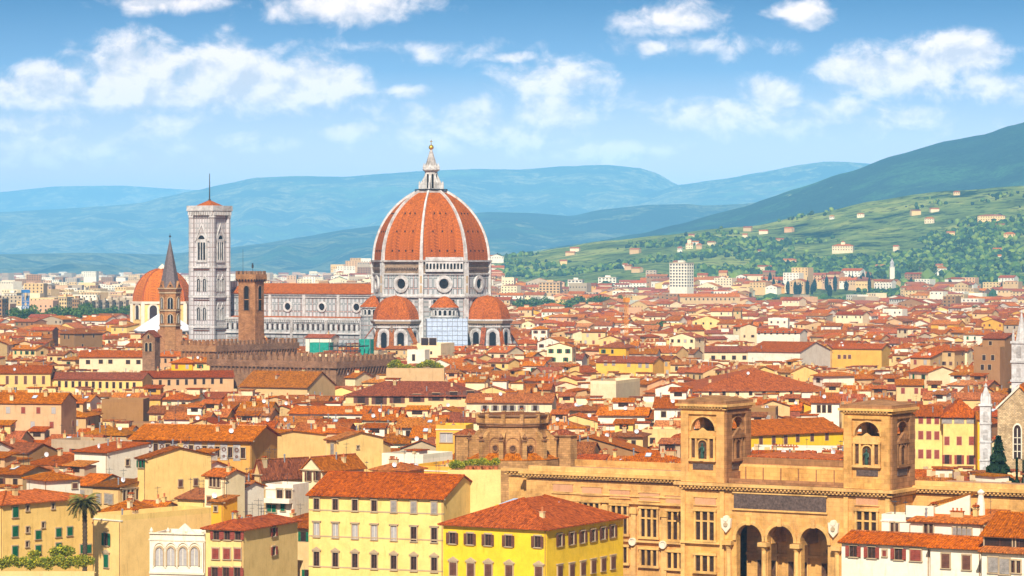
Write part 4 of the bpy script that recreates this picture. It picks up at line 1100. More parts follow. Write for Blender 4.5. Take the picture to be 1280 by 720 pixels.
# ------------------------------------------------------------------ small bell gable tower
Y = 1000.; bt = empty('bell_gable', (PX(189,Y), Y, 0), math.radians(-20), label='little stone bell tower with twin arched openings and tiled cap', cat='bell tower')
mb = MB(); mb.box(-2.3,2.3,-1.9,1.9,0,z_(421),M['dark_brick']); mb.extr([(-2.3,z_(421)),(2.3,z_(421)),(0,z_(414.5))],-1.9,1.9,lambda u,z,d:(u,-d,z),M['dark_brick']); mb.build('wall', bt)
mb = MB(); 
for s in (-1,1):
    p = [(s*2.8,-2.3,z_(422)),(s*2.8,2.3,z_(422)),(0,2.3,z_(413.5)),(0,-2.3,z_(413.5))]; p = p if s>0 else p[::-1]; mb.hexa(p, [(x,y,z+.3) for x,y,z in p], ROOFS[2])
mb.build('roof', bt)
mp = facemap(-math.pi/2, 1.9)
for u, y0, y1, r in ((-.75,430,439,.5),(.75,430,439,.5),(0,420,423,.4)):
    mb = MB(); mb.arch_fill(u,r,z_(y0),z_(y1),.02,.1,mp,M['deep'],8); mb.arch_ring(u,r,r*1.35,z_(y0),z_(y1),.02,.2,mp,M['surround'],8); mb.build('opening', bt)
PROT.append((178,201,458,Y)); footprint(PX(189,Y),Y,3,3,0); LAND.append(('the little stone bell tower', 189, 458, Y))
# ------------------------------------------------------------------ the library with its two open towers
SS, ST, SDK, DP = M['sandstone'], M['sand_trim'], M['sand_dark'], M['shade']
lf = Frame(906, 604, 22.0, -31)
lib = empty('library', (*lf.w(0,0), 0), lf.th, label='huge sandstone library with two open arched towers and a triple arched portal', cat='library')
def LM(yf): return lambda u, z, d: (u, yf-d, z)      # front walls, facing -y
def LE(xf): return lambda u, z, d: (xf+d, u, z)      # side walls, facing +x
def rx(px, y=0.): return lf.lx(px, y)
def rz_(row, x=0., y=0.): return lf.z(row, x, y)
TW = 7.3; TB = 8.2; ZC = 22.0; XR = rx(1113); XL = -rx(906)-TW; XL = -TW
# main block under the towers
mb = MB()
mpf = LM(0)
ax = [rx(937), rx(976), rx(1018)]; ar = 2.15; zs = 13.9
edges = [rx(911), (ax[0]+ax[1])/2, (ax[1]+ax[2])/2, rx(1049)]
for i in range(3): mb.arch_wall(edges[i], edges[i+1], 0, 17.3, ax[i], ar, zs, 0, -1.2, 0, mpf, SS, 14)
mb.rect(XL, edges[0], 0, 17.3, -1.2, 0, mpf, SS); mb.rect(edges[3], XR, 0, 17.3, -1.2, 0, mpf, SS)
mb.rect(XL, XR, 17.3, ZC-1.2, -1.2, 0, mpf, SS)
mb.box(XR-1.2, XR, 1.2, 22, 0, ZC-1.2, SS); mb.box(XL, XL+1.2, 1.2, 22, 0, ZC-1.2, SS); mb.box(XL+1.2, XR-1.2, 20.8, 22, 0, ZC-1.2, SS)
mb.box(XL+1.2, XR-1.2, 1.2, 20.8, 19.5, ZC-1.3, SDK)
mb.build('wall', lib)
mb = MB()      # loggia behind the arches
mpb = LM(6.0)
mb.rect(edges[0], edges[3], 0, 19, -.6, 0, mpb, SS)
for i in range(3):
    mb.arch_fill(ax[i], 1.7, 12.6, 7.5, .01, .25, mpb, ST, 14); mb.disc_ring(ax[i], 12.0, 0, .75, .25, .3, mpb, DP, 14)
    for s in (-1.1, 1.1): mb.rect(ax[i]+s-.42, ax[i]+s+.42, 6.5, 10.2, .25, .32, mpb, DP)
mb.rect(edges[0], edges[3], 10.9, 11.3, 0, .4, mpb, ST)
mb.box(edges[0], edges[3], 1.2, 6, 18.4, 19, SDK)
for x in edges[1:3]: mb.box(x-.5, x+.5, 1.2, 6, 13.2, 18.4, SS)
mb.build('loggia', lib)
for i in range(3):
    mb = MB(); mb.arch_ring(ax[i], ar+.02, ar+.55, zs, zs-.3, .01, .30, mpf, ST, 14); mb.rect(ax[i]-.3, ax[i]+.3, zs+ar-.1, zs+ar+1.1, .3, .6, mpf, ST); mb.build('arch', lib)
for x in [edges[0]+.15]+edges[1:3]+[edges[3]-.15]:
    mb = MB(); mb.lathe([(.60,0),(.60,7.6),(.42,7.9),(.38,12.3),(.62,12.9)], 14, ST, x, -.35); mb.box(x-.75,x+.75,-1.1,.1,12.9,13.5,ST); mb.build('column', lib)
mb = MB(); mb.rect(rx(918), rx(1033), 18.35, 20.6, .01, .22, mpf, M['plaque'])
mb.rect(rx(918)-.25, rx(1033)+.25, 20.6, 20.85, .01, .3, mpf, ST); mb.rect(rx(918)-.25, rx(1033)+.25, 18.1, 18.35, .01, .3, mpf, ST)
pq = mb.build('plaque', lib)
for px, y in ((909,656),(1043,662)):
    mb = MB(); x = rx(px); z = rz_(y, x)
    mb.extr([(x-.85,z+1),(x-.7,z-.4),(x,z-1.15),(x+.7,z-.4),(x+.85,z+1)], .01, .5, mpf, M['white_trim']); mb.disc_ring(x, z+1.0, 0, .45, .01, .6, mpf, M['white_trim'], 8)
    mb.disc_ring(x, z+.1, .0, .35, .5, .65, mpf, M['surround'], 8); mb.build('coat_of_arms', lib)
def cornice(mb, x0, x1, y, z, sc=1.0, side=None, y1=None):
    """bracketed cornice; side +1/-1 returns along that end"""
    mb.box(x0-.9*sc, x1+.9*sc, y-.9*sc, y+.3, z-.45*sc, z, ST); mb.box(x0-.5*sc, x1+.5*sc, y-.5*sc, y+.3, z-1.0*sc, z-.75*sc, ST)
    n = int((x1-x0)/(.62*sc)); p = (x1-x0)/n
    for i in range(n): a = x0+i*p; mb.box(a+.05, a+.05+p*.5, y-.78*sc, y, z-.75*sc, z-.45*sc, ST)
def cornice_side(mb, x, y0, y1, z, sc=1.0, s=1):
    a, b = (x-.3, x+.9*sc) if s > 0 else (x-.9*sc, x+.3)
    mb.box(a, b, y0+.31, y1, z-.45*sc, z-.002, ST)
    a, b = (x-.3, x+.5*sc) if s > 0 else (x-.5*sc, x+.3)
    mb.box(a, b, y0+.31, y1, z-1.0*sc, z-.75*sc, ST)
    n = int((y1-y0)/(.62*sc))
    for i in range(n):
        q = y0+.35+i*(y1-y0-.35)/n
        mb.box(*((x, x+.78*sc) if s > 0 else (x-.78*sc, x)), q, q+.31*sc, z-.75*sc, z-.45*sc, ST)
mb = MB(); cornice(mb, XL, XR, 0, ZC); cornice_side(mb, XR, 0, 8, ZC); mb.box(XL+.3, XR-.3, .4, 21.5, ZC-1.2, ZC-.05, ROOFS[3]); mb.build('cornice', lib)
# attic wall between the towers
mb = MB(); a0, a1 = 0.02, XR-TW-.02
mb.box(a0, a1, 4.6, 6.0, ZC-.05, ZC+2.3, SS); mb.box(a0, a1, 5.2, 18, ZC+2.3, ZC+3.6, SDK); mb.box(a0, a1, 4.9, 5.2, ZC+2.3, ZC+2.6, ST)
for i in range(7): x = a0+1.2+i*(a1-a0-2)/6; mb.box(x-.08, x+.08, 4.5, 4.6, ZC+.2, ZC+2.2, SDK)
mb.box(a0, a1, .8, 1.2, ZC, ZC+.7, SDK); mb.build('attic', lib)
mb = MB(); mb.box(a0+.6, a1-.6, 6.2, 17, ZC+3.62, ZC+3.8, ROOFS[3]); mb.build('roof', lib)
# grouped windows
def wgroup(cx_, w, z0, z1, zt, mp, cross=True, panel=None):
    """three lights with stone mullions and transom"""
    w *= .94; g = MB(); g.rect(cx_-w/2, cx_+w/2, z0, z1, .01, .06, mp, M['glass']); p = g.build('window', lib)
    f = MB(); t = .34
    f.rect(cx_-w/2-.3, cx_-w/2, z0, z1, .01, .35, mp, ST); f.rect(cx_+w/2, cx_+w/2+.3, z0, z1, .01, .35, mp, ST)
    for q in (-w*.19, w*.19): f.rect(cx_+q-t/2, cx_+q+t/2, z0, z1, .06, .30, mp, ST)
    if cross: zz = z0+(z1-z0)*.66; f.rect(cx_-w/2, cx_+w/2, zz-.12, zz+.12, .06, .27, mp, ST)
    f.rect(cx_-w/2-.4, cx_+w/2+.4, z1, z1+.35, .01, .45, mp, ST)
    fo = f.build('window_frame'); fo.parent = p
    s = MB(); s.rect(cx_-w/2-.45, cx_+w/2+.45, z0-.35, z0, .01, .5, mp, ST); so = s.build('window_sill'); so.parent = p
for px in (882, 1084):
    x = rx(px); z = lambda r: rz_(r, x)
    wgroup(x, 3.3, rz_(675,x), rz_(639,x), 0, mpf); wgroup(x, 3.3, rz_(714,x), rz_(694,x), 0, mpf, False)
    mb = MB(); mb.rect(x-1.75, x+1.75, rz_(631,x), rz_(622,x), .01, .12, mpf, M['pink_panel']); mb.rect(x-1.95,x+1.95,rz_(631,x)-.15,rz_(631,x),.01,.2,mpf,ST); mb.rect(x-1.95,x+1.95,rz_(622,x),rz_(622,x)+.15,.01,.2,mpf,ST); mb.build('panel', lib)
for x in (XL+.35, -.35, XR-TW+.35, XR-.35): mb = MB(); mb.rect(x-.34, x+.34, 0, ZC-1.25, .0, .3, mpf, ST); mb.build('pilaster', lib)
mb = MB(); mb.rect(XL, -.7, rz_(678,-3)-.2, rz_(678,-3)+.1, 0, .5, mpf, ST); mb.build('string_course', lib)
# towers
def statue(mb, x, y, z, s):
    mb.lathe([(.30*s,z),(.36*s,z+.3*s),(.30*s,z+1.2*s),(.34*s,z+1.75*s),(.40*s,z+2.1*s),(.16*s,z+2.35*s),(.10*s,z+2.45*s),(.17*s,z+2.58*s),(.19*s,z+2.75*s),(.14*s,z+2.92*s),(.03*s,z+2.98*s)], 12, M['bronze'], x, y)
    mb.tube((x-.33*s,y-.05,z+2.1*s),(x-.55*s,y-.35*s,z+1.6*s),.12*s,.09*s,7,M['bronze']); mb.tube((x-.55*s,y-.35*s,z+1.6*s),(x-.30*s,y-.6*s,z+1.85*s),.09*s,.06*s,7,M['bronze'])
    mb.tube((x+.33*s,y,z+2.1*s),(x+.45*s,y-.15*s,z+1.5*s),.12*s,.09*s,7,M['bronze']); mb.tube((x+.45*s,y-.15*s,z+1.5*s),(x+.25*s,y-.45*s,z+1.25*s),.09*s,.06*s,7,M['bronze'])
    mb.box(x-.35*s,x+.35*s,y-.35*s,y+.35*s,z-.3,z,ST)
def tower(x0):
    t = empty('tower', (0,0,0)); t.parent = lib
    x1 = x0+TW; y0, y1 = .02, TB; zb = ZC-.05; zt = 33.0; u0 = (x0+x1)/2; v0 = (y0+y1)/2; zl = 29.7; r = 2.0
    mb = MB()
    mb.arch_wall(x0, x1, zb, zt, u0, r, zl+.1, zl, -.9, 0, LM(y0), SS, 12); mb.arch_wall(x0, x1, zb, zt, u0, r, zl+.1, zl, -.9, 0, lambda u,z,d: (u, y1+d, z), SS, 12)
    mb.arch_wall(y0+.9, y1-.9, zb, zt, v0, r, zl+.1, zl, -.9, 0, LE(x1), SDK, 12); mb.arch_wall(y0+.9, y1-.9, zb, zt, v0, r, zl+.1, zl, -.9, 0, lambda u,z,d: (x0-d, u, z), SS, 12)  # right side in the darker stone: its shade is put into the colour
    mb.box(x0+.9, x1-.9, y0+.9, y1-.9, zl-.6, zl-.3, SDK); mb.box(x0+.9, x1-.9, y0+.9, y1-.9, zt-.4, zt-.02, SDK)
    mb.build('wall', t)
    mb = MB(); cornice(mb, x0, x1, y0, zt+.75, .8); cornice_side(mb, x1, y0, y1, zt+.75, .8); cornice_side(mb, x0, y0, y1, zt+.75, .8, -1)
    mb.box(x0-.7, x1+.7, y1, y1+.7, zt+.3, zt+.75, ST); mb.build('cornice', t)
    mb = MB(); mb.prism([(x0-.4,y0-.4),(x1+.4,y0-.4),(x1+.4,y1+.4),(x0-.4,y1+.4)], zt+.76, zt+1.25, M['sand_dark']); mb.prism([(x0-.2,y0-.2),(x1+.2,y0-.2),(x1+.2,y1+.2),(x0-.2,y1+.2)], zt+1.25, zt+1.9, M['sand_dark'], [(u0-.6,v0-.6),(u0+.6,v0-.6),(u0+.6,v0+.6),(u0-.6,v0+.6)]); mb.build('roof', t)
    mpE = LE(x1)
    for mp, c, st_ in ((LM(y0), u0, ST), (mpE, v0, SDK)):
        mb = MB()
        mb.rect(c-1.85, c-1.2, 25.7, 28.5, .0, .05, mp, DP); mb.rect(c+1.2, c+1.85, 25.7, 28.5, .0, .05, mp, DP)
        mb.arch_fill(c, .72, 27.6, 25.5, .0, .05, mp, DP, 10); mb.arch_ring(c, .72, .92, 27.6, 25.5, .0, .28, mp, st_, 10)
        for q in (-2.0, -1.06, 1.06, 2.0): mb.rect(c+q-.14, c+q+.14, 25.5, 28.6, .0, .35, mp, st_)
        mb.rect(c-2.2, c+2.2, 28.6, 28.95, .0, .40, mp, st_); mb.rect(c-2.25, c+2.25, 25.15, 25.5, .0, .5, mp, st_)
        mb.extr([(c-1.9,28.95),(c+1.9,28.95),(c,30.2)], .0, .4, mp, st_)
        mb.build('niche', t)
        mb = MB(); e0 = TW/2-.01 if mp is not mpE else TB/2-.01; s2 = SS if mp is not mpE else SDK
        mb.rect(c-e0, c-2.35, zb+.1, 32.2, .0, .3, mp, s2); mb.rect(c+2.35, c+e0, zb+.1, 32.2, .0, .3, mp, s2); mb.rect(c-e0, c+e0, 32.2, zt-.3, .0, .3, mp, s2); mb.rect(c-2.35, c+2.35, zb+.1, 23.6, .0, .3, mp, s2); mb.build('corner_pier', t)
        mb = MB(); mb.rect(c-1.7, c+1.7, 23.9, 24.8, .0, .1, mp, M['plaque']); mb.build('plaque', t)
        mb = MB(); mb.arch_ring(c, r, r+.22, zl+.1, zl, .0, .12, mp, st_, 12); mb.build('arch_moulding', t)
    mb = MB(); statue(mb, u0, y0-.32, 25.55, .80); mb.build('statue', t)
    return t
tower(XL); tower(XR-TW)
# left wing, set back
wy = 6.0; xw0 = lf.lx(658, wy); xw1 = XL
mb = MB(); ZW = 22.2
mb.box(xw0, xw1, wy, wy+16, 0, ZW-1.25, SS); mb.box(xw0+.5, xw1, wy+.6, wy+15.5, ZW-1.25, ZW-.2, M['terrace'])
xs2 = lf.lx(636, wy+2); mb.box(xs2, xw0, wy+2, wy+14, 0, ZW-1.1, SS); mb.build('left_wing', lib) if False else mb.build('wing', lib)
mb = MB(); cornice(mb, xw0, xw1-.95, wy, ZW); cornice(mb, xs2, xw0-.95, wy+2, ZW+.15); mb.box(xw0+.2, xw1, wy+.3, wy+.7, ZW, ZW+.8, ST); mb.box(xw0+.2, xw1, wy+15, wy+15.5, ZW-.2, ZW+.9, SS); mb.build('cornice', lib)
mpw = LM(wy)
for px in (704, 740, 775, 812, 845):
    x = lf.lx(px, wy); r = lambda y: lf.z(y + (px-775)*.105, x, wy)
    if px > 730: wgroup(x, 2.9, r(667), r(632), 0, mpw)
    if px > 730: wgroup(x, 2.9, r(703), r(683), 0, mpw, False)
    mb = MB(); mb.rect(x-1.75, x+1.75, r(622), r(612.5), .01, .12, mpw, M['pink_panel']); mb.rect(x-1.9,x+1.9,r(622)-.15,r(622),.01,.2,mpw,ST); mb.rect(x-1.9,x+1.9,r(612.5),r(612.5)+.15,.01,.2,mpw,ST); mb.build('panel', lib)
for px in (722, 757, 793, 831):
    mb = MB(); x = lf.lx(px, wy); mb.rect(x-.42, x+.42, 4, lf.z(632+(px-775)*.105, x, wy), .01, .4, mpw, ST)
    mb.rect(x-.6, x+.6, lf.z(640+(px-775)*.105,x,wy), lf.z(634+(px-775)*.105,x,wy), .01, .55, mpw, ST); mb.build('pilaster', lib)
mb = MB(); x0_, x1_ = lf.lx(690, wy), XL-.1
zq = lf.z(675, lf.lx(775,wy), wy)
mb.rect(x0_, x1_, zq-.15, zq+.15, .01, .55, mpw, ST); mb.build('string_course', lib); mb = MB(); zq = lf.z(628, lf.lx(775,wy), wy); mb.rect(x0_, x1_, zq-.12, zq+.2, .01, .5, mpw, ST)
mb.build('string_course', lib); mb = MB(); mb.rect(x0_, x1_, ZW-3.4, ZW-3.15, .01, .2, mpw, ST); mb.build('string_course', lib)
for px in (793, 831):
    x = lf.lx(px, wy); mb = MB(); mb.disc_ring(x, lf.z(675+(px-775)*.1,x,wy), 0, .62, .4, .7, mpw, M['white_trim'], 14); mb.disc_ring(x, lf.z(675+(px-775)*.1,x,wy), .45, .62, .7, .8, mpw, M['white_trim'], 14); mb.build('medallion', lib)
# right wing
wy2 = 8.2; xw2 = XR; xw3 = XR+42
mb = MB(); mb.box(xw2, xw3, wy2, wy2+14, 0, ZW-1.25, SS); mb.box(xw2+.1, xw3, wy2+.6, wy2+13.5, ZW-1.25, ZW-.1, M['terrace']); mb.build('wing', lib)
mb = MB(); cornice(mb, xw2+.95, xw3, wy2, ZW); mb.box(xw2, xw3, wy2+.3, wy2+.7, ZW, ZW+.7, ST); mb.build('cornice', lib)
for i in range(8):
    x = xw2+3.5+i*5; wgroup(x, 2.9, 12.2, 16.5, 0, LM(wy2))
c = lf.w((XL+XR)/2, 11); footprint(*c, (XR-XL)/2, 12, lf.th); c = lf.w((xs2+XL)/2, wy+8); footprint(*c, (XL-xs2)/2+1, 9, lf.th); c = lf.w(XR+21, wy2+7); footprint(*c, 22, 8, lf.th)
PROT.append((640,852,720,470)); PROT.append((850,1145,720,445)); PROT.append((1140,1280,620,455))
LAND.append(("the library's left tower", 880, 560, 450)); LAND.append(("the library's right tower", 1090, 565, 445)); LAND.append(("the library's left wing", 740, 585, 475))

# ------------------------------------------------------------------ round brown church choir
Y = 548.; ch = empty('church', (PX(641,Y), Y, 0), math.radians(-15), label='round brown stone church choir with scroll buttresses and circular windows', cat='church')
N = 12
mb = MB(); mb.prism(octo(6.4,N,.0), 0, z_(531), M['church_stone']); mb.build('drum', ch)
mb = MB(); mb.prism(octo(6.75,N,.0), z_(531), z_(528.5), M['sand_dark']); mb.prism(octo(6.9,N,.0), z_(528.5), z_(527.3), M['dark_brick']); mb.prism(octo(6.5,N,.0), z_(527.3), z_(519), M['church_stone']); mb.prism(octo(6.8,N,.0), z_(519), z_(517), M['dark_brick'])
for k in range(N): a = 2*math.pi*k/N; mb.box(6.5*math.cos(a)-.35,6.5*math.cos(a)+.35,6.5*math.sin(a)-.35,6.5*math.sin(a)+.35,z_(527.3),z_(516),M['church_stone'])
mb.build('cornice', ch)
mb = MB(); mb.prism(octo(8.6,N,.0), 0, z_(572), M['church_stone']); mb.prism(octo(8.7,N,0), z_(572), z_(564), ROOFS[1], octo(6.4,N,0)); mb.build('ambulatory', ch)
for k in range(N):
    a = 2*math.pi*k/N; c_, s_ = math.cos(a), math.sin(a); mp = lambda u, z, d: (c_*u-s_*d, s_*u+c_*d, z)
    mb = MB(); mb.extr([(6.2,z_(572)),(8.3,z_(572)),(8.3,z_(548)),(8.0,z_(546)),(7.2,z_(543)),(6.8,z_(539)),(6.2,z_(537))], -.42, .42, mp, M['church_stone']); mb.extr([(7.9,z_(548.3)),(8.55,z_(548.3)),(8.55,z_(546.5)),(7.9,z_(546.5))], -.62, .62, mp, M['sand_dark'])
    mb.lathe([(.2,z_(546)),(.5,z_(543.5)),(.2,z_(541)),(.05,z_(539))],8,M['sand_dark'],8.2*c_,8.2*s_); mb.build('buttress', ch)
for k in range(N):
    a = 2*math.pi*(k+.5)/N; mp = facemap(a, 6.4*math.cos(math.pi/N)); mb = MB()
    mb.disc_ring(0, z_(558), .52, .72, .0, .25, mp, M['sand_dark'], 14); mb.disc_ring(0, z_(558), 0, .55, .0, .06, mp, DP, 14)
    mb.arch_ring(0, 1.15, 1.3, z_(553), z_(565), .0, .14, mp, M['sand_dark'], 8); mb.build('round_window', ch)
for cx_, cy_ in ((8.6,3.5),(-8.6,.5)):
    mb = MB(); mb.prism(octo(2.6,8,0,cx_,cy_), 0, z_(545), M['church_stone']); mb.prism(octo(2.9,8,0,cx_,cy_), z_(545), z_(543.5), M['sand_dark']); mb.prism(octo(2.8,8,0,cx_,cy_), z_(543.5), z_(537), ROOFS[2], octo(.7,8,0,cx_,cy_)); mb.build('chapel_turret', ch)
mb = MB(); mb.prism(octo(6.4,N,0), z_(517)+.0, z_(514.5), ROOFS[2], octo(.5,N,0)); mb.build('roof', ch)
footprint(PX(641,Y), Y, 11, 11, 0); PROT.append((583,702,574,Y)); LAND.append(('the round brown church', 641, 540, Y))

# ------------------------------------------------------------------ stone church front with white pinnacles (right edge)
Y = 640.; sf = Frame(1302, 540, PZ(540,Y), -14, Y); A = -sf.lx(1247); c = sf.w(-A/2, 10)
scr = empty('gothic_church', (*c, 0), sf.th, label='stone gothic church with steep gable, lancet window and white marble pinnacles', cat='church')
wz = lambda y: PZ(y, Y)
mb = MB(); mb.extr([(-A/2,0),(A/2,0),(A/2,wz(512)),(0,wz(484)),(-A/2,wz(512))], -20, 0, facemap(-math.pi/2, 10), M['rubble']); mb.build('wall', scr)
mb = MB(); mp = facemap(-math.pi/2, 10)
for s in (-1,1): 
    q = [(s*(A/2+.4),wz(513)),(s*(A/2+.4),wz(510)),(0,wz(481)),(0,wz(484))]; mb.extr(q if s>0 else q[::-1], -20, .4, mp, ROOFS[1] if s>0 else M['white_trim'])
mb.build('roof', scr)
mb = MB(); u = -A/2+4.2; mb.arch_fill(u,.75,wz(538),wz(574),.0,.08,mp,M['glass'],10,1.5); mb.arch_ring(u,.75,1.0,wz(538),wz(574),.0,.25,mp,M['white_trim'],10,1.5); mb.rect(u-.08,u+.08,wz(574),wz(536),.08,.2,mp,M['white_trim'])
for y in (548,556,565): mb.rect(u-.7,u+.7,wz(y),wz(y)+.15,.08,.2,mp,M['white_trim'])
mb.build('lancet_window', scr)
mb = MB(); mb.arch_ring(-A/2+3.0, .6,.75, wz(505), wz(517), .0, .12, mp, M['surround'], 8, 1.4); mb.build('blind_arch', scr)
def pinnacle(px, ytip, y0, wd, lab_):
    x = sf.lx(px, 9)+A/2; 
    mb = MB(); h0 = wz(y0)
    mb.box(x-wd, x+wd, -11.6, -11.6+2*wd, 0, h0, W_)
    for k in range(1, 5): zz = h0-k*(3.4*wd); mb.box(x-wd-.15, x+wd+.15, -11.75, -11.45+2*wd, zz, zz+.3, W_)
    for k in range(4):
        zz = h0-k*(3.4*wd)-2.9*wd; mb.arch_fill(x, wd*.45, zz+1.5*wd, zz, .0, .08, lambda u,z,d: (u,-11.6-d,z), M['grey_marble'], 6)
    mb.box(x-wd-.25, x+wd+.25, -11.85, -11.35+2*wd, h0, h0+.4, W_)
    cx_, cy_ = x, -11.6+wd
    mb.lathe([(wd*1.05,h0+.4),(wd*.9,h0+1.6*wd)], 8, W_, cx_, cy_)
    for k in range(4):
        a = math.pi/4+k*math.pi/2; mb.lathe([(wd*.22,h0+.4),(wd*.22,h0+1.2*wd),(.02,h0+2.4*wd)], 6, W_, cx_+wd*1.05*math.cos(a), cy_+wd*1.05*math.sin(a))
    mb.lathe([(wd*.85,h0+1.6*wd),(wd*.25,wz(ytip)-1.0),(wd*.35,wz(ytip)-.7),(.04,wz(ytip))], 8, W_, cx_, cy_)
    o = mb.build('pinnacle', scr); return o
pinnacle(1237, 479, 508, 1.15, '')
footprint(*c, A/2+2, 14, sf.th); PROT.append((1229,1280,596,Y)); LAND.append(('the gothic stone church', 1262, 520, Y))
Y = 900.; wt = empty('marble_spire', (PX(1277,Y), Y, 0), math.radians(-31), label='tall white marble tower with blind arches and pinnacles at the right edge', cat='tower')
mb = MB(); mb.box(-2.3,2.3,-2.3,2.3,0,z_(428),W_)
for y in (428,452,476,500): mb.box(-2.6,2.6,-2.6,2.6,z_(y)-.3,z_(y)+.4,W_)
for mp in sidemaps(2.3):
    for y0,y1 in ((435,447),(459,471),(483,495)): mb.arch_fill(0,.7,z_(y0),z_(y1),.0,.1,mp,M['grey_marble'],8)
mb.build('shaft', wt)
mb = MB(); mb.lathe([(2.0,z_(428)),(1.5,z_(418)),(.2,z_(392)),(.4,z_(390)),(.05,z_(387))],8,W_)
for k in range(4): a = math.pi/4+k*math.pi/2; mb.lathe([(.45,z_(428)),(.45,z_(420)),(.03,z_(411))],6,W_,2.7*math.cos(a),2.7*math.sin(a))
mb.build('spire', wt); footprint(PX(1277,Y),Y,4,4,0); PROT.append((1267,1280,500,Y)); LAND.append(('the white marble spire', 1277, 450, Y))

# ------------------------------------------------------------------ foreground houses, measured from the photograph
def grid(xs, y0, slope=0., x0=None):
    x0 = xs[0] if x0 is None else x0
    return [(x, y0+(x-x0)*slope) for x in xs]
cols = (396,419.5,444,468,492.5,517.5,543)
bld('palazzo', 'pale yellow palazzo with seven window bays and a red tiled roof', 386, 554, None, 623, 16.2, -21, 'butter', 'gx', M['tiles'], depth=17.4, rise=3.1,
    wins=[('S', grid(cols[:4],630,.033), .95, 1.9, 'Dk'), ('S', [(x, 630+(x-396)*.033) for x in cols[4:]], .95, 1.9, 'Yk'),
          ('S', grid(cols[:5],662,.046), 1.0, 2.4, 'Ck'), ('S', [(x,662+(x-396)*.046) for x in cols[5:]], 1.0, 2.4, 'Dk'),
          ('S', [(x,698.5+(x-396)*.05) for x in cols], 1.0, 2.4, 'Dp')], ybot=720, nch=0, cat='palazzo', land='the yellow seven-bay palazzo', belts=(2.55, 6.9, 12.0))
r, fr, A, B, c, wo, ro = _p = bld('palazzo', 'bright lemon palazzo with brown shutters, a hipped roof and white roof glazing', 554, 683, 779, 661, 17, -30, 'lemon', 'hip', M['tiles'], rise=3.3,
    wins=[('S', grid((566,588,610.5,636),672.5,.05), 1.0, 1.6, 'Bo'), ('S', [(672.5,677)], 1.0, 1.6, 'Bo'), ('S', grid((567,589,611,637,674),711,.05), 1.1, 1.9, 'Bp'),
          ('E', [(699,675),(714,673),(727.5,671),(740.5,669),(753,666.5),(765,664)], 1.2, 1.7, 'Bo'), ('E', [(699,715),(714,713),(728,710.5),(741,708),(753.5,705.5),(765.5,703)], 1.2, 1.8, 'Bk')],
    ybot=720, nch=1, cat='palazzo', land='the lemon yellow palazzo', extras=False)
mb = MB(); 
mb.T=(1.5,0,2.9,1,0); mb.box(-A/2+1,-A/2+8.5,-1,6,12,16.2,M['lemon']); mb.hexa([(-A/2+1.8,-1.3,16.2),(-A/2+4.2,-1.3,16.2),(-A/2+4.2,3.2,16.2),(-A/2+1.8,3.2,16.2)],[(-A/2+1.8,-1.3,16.35),(-A/2+4.2,-1.3,16.35),(-A/2+4.2,3.2,16.9),(-A/2+1.8,3.2,16.9)],M['skylight'])
mb.hexa([(-A/2+5.4,-1.8,15.6),(-A/2+9.6,-1.8,15.6),(-A/2+9.6,3.2,15.6),(-A/2+5.4,3.2,15.6)],[(-A/2+5.4,-1.8,15.8),(-A/2+9.6,-1.8,15.8),(-A/2+9.6,3.2,16.7),(-A/2+5.4,3.2,16.7)],M['skylight']); mb.build('roof_glazing', r)
# far left, along the bottom
bld('apartment_house', 'long cream house with green shutters and flat apricot roof behind the palm', None, 3, 116, 631, 15, -39, 'pale yellow', 'hip', 3, width=14, rise=1.3,
    wins=[('E', [(18.5,640),(18.2,664),(18,689)], 1.1, 1.7, 'G'), ('E', [(47,668.5),(72.5,665.5),(86.5,664),(47,687),(72.5,684),(103,686),(110,686)], 1.1, 1.4, 'G'), ('E', [(34,635),(53.5,656),(34,662),(33.5,680),(66,632.5)], .6, .9, 'D')],
    ybot=715, nch=3, land='the green-shuttered cream house')
bld('tower_house', 'narrow cream house with balustraded flat top and two green shuttered windows', 117, 151, 264, 651, 13.5, -41, 'pale yellow', 'flat', wins=[('S', [(133.5,674)], 1.0, 2.0, 'Go'), ('S', [(133.5,701)], 1.0, 2.1, 'Gp')], ybot=720, nch=2, land='the narrow balustraded house')
r, fr, A, B, c, wo, ro = bld('palazzo', 'ornate white palazzo with four pointed gothic windows and a crested parapet', 187, 256, None, 676, 12.5, -14, 'snow', 'flat', depth=9, wins=[], ybot=720, nch=0, cat='palazzo', land='the white gothic palazzo', extras=False)
for px in (199.5, 214, 229, 243.5):
    x = fr.lx(px)+A/2; zz = fr.z(707, fr.lx(px)); mp = lambda u, z, d: (u, -B/2-d, z)
    mb = MB(); mb.arch_fill(x,.62,zz+2.0,zz,.0,.08,mp,M['curtain'],10,1.3); mb.rect(x-.05,x+.05,zz,zz+2.6,.08,.14,mp,M['white_trim']); wd = mb.build('window', r)
    mb = MB(); mb.arch_ring(x,.62,.85,zz+2.0,zz,.0,.25,mp,M['surround'],10,1.3); mb.arch_ring(x,.95,1.1,zz+2.1,zz-.3,.0,.18,mp,M['white_trim'],10,1.45); o = mb.build('window_frame'); o.parent = wd
mb = MB(); mp = lambda u, z, d: (u, -B/2-d, z); h_ = fr.z(676)
mb.rect(-A/2,A/2,h_+.9,h_+1.1,-.3,.25,mp,M['white_trim']); mb.rect(-A/2,A/2,h_-5.2,h_-4.9,0,.25,mp,M['white_trim']); mb.extr([(-.5,h_+1.1),(3.0,h_+1.1),(2.4,h_+1.6),(1.6,h_+2.3),(1.25,h_+2.6),(.9,h_+2.3),(.1,h_+1.6)],-.25,.1,mp,M['white_trim'])
for u in (-A/2+.3,-A/2+3,A/2-3,A/2-.3): mb.lathe([(.2,h_+1.1),(.3,h_+1.4),(.05,h_+1.9)],8,M['white_trim'],u,-B/2)
mb.build('parapet_crest', r)
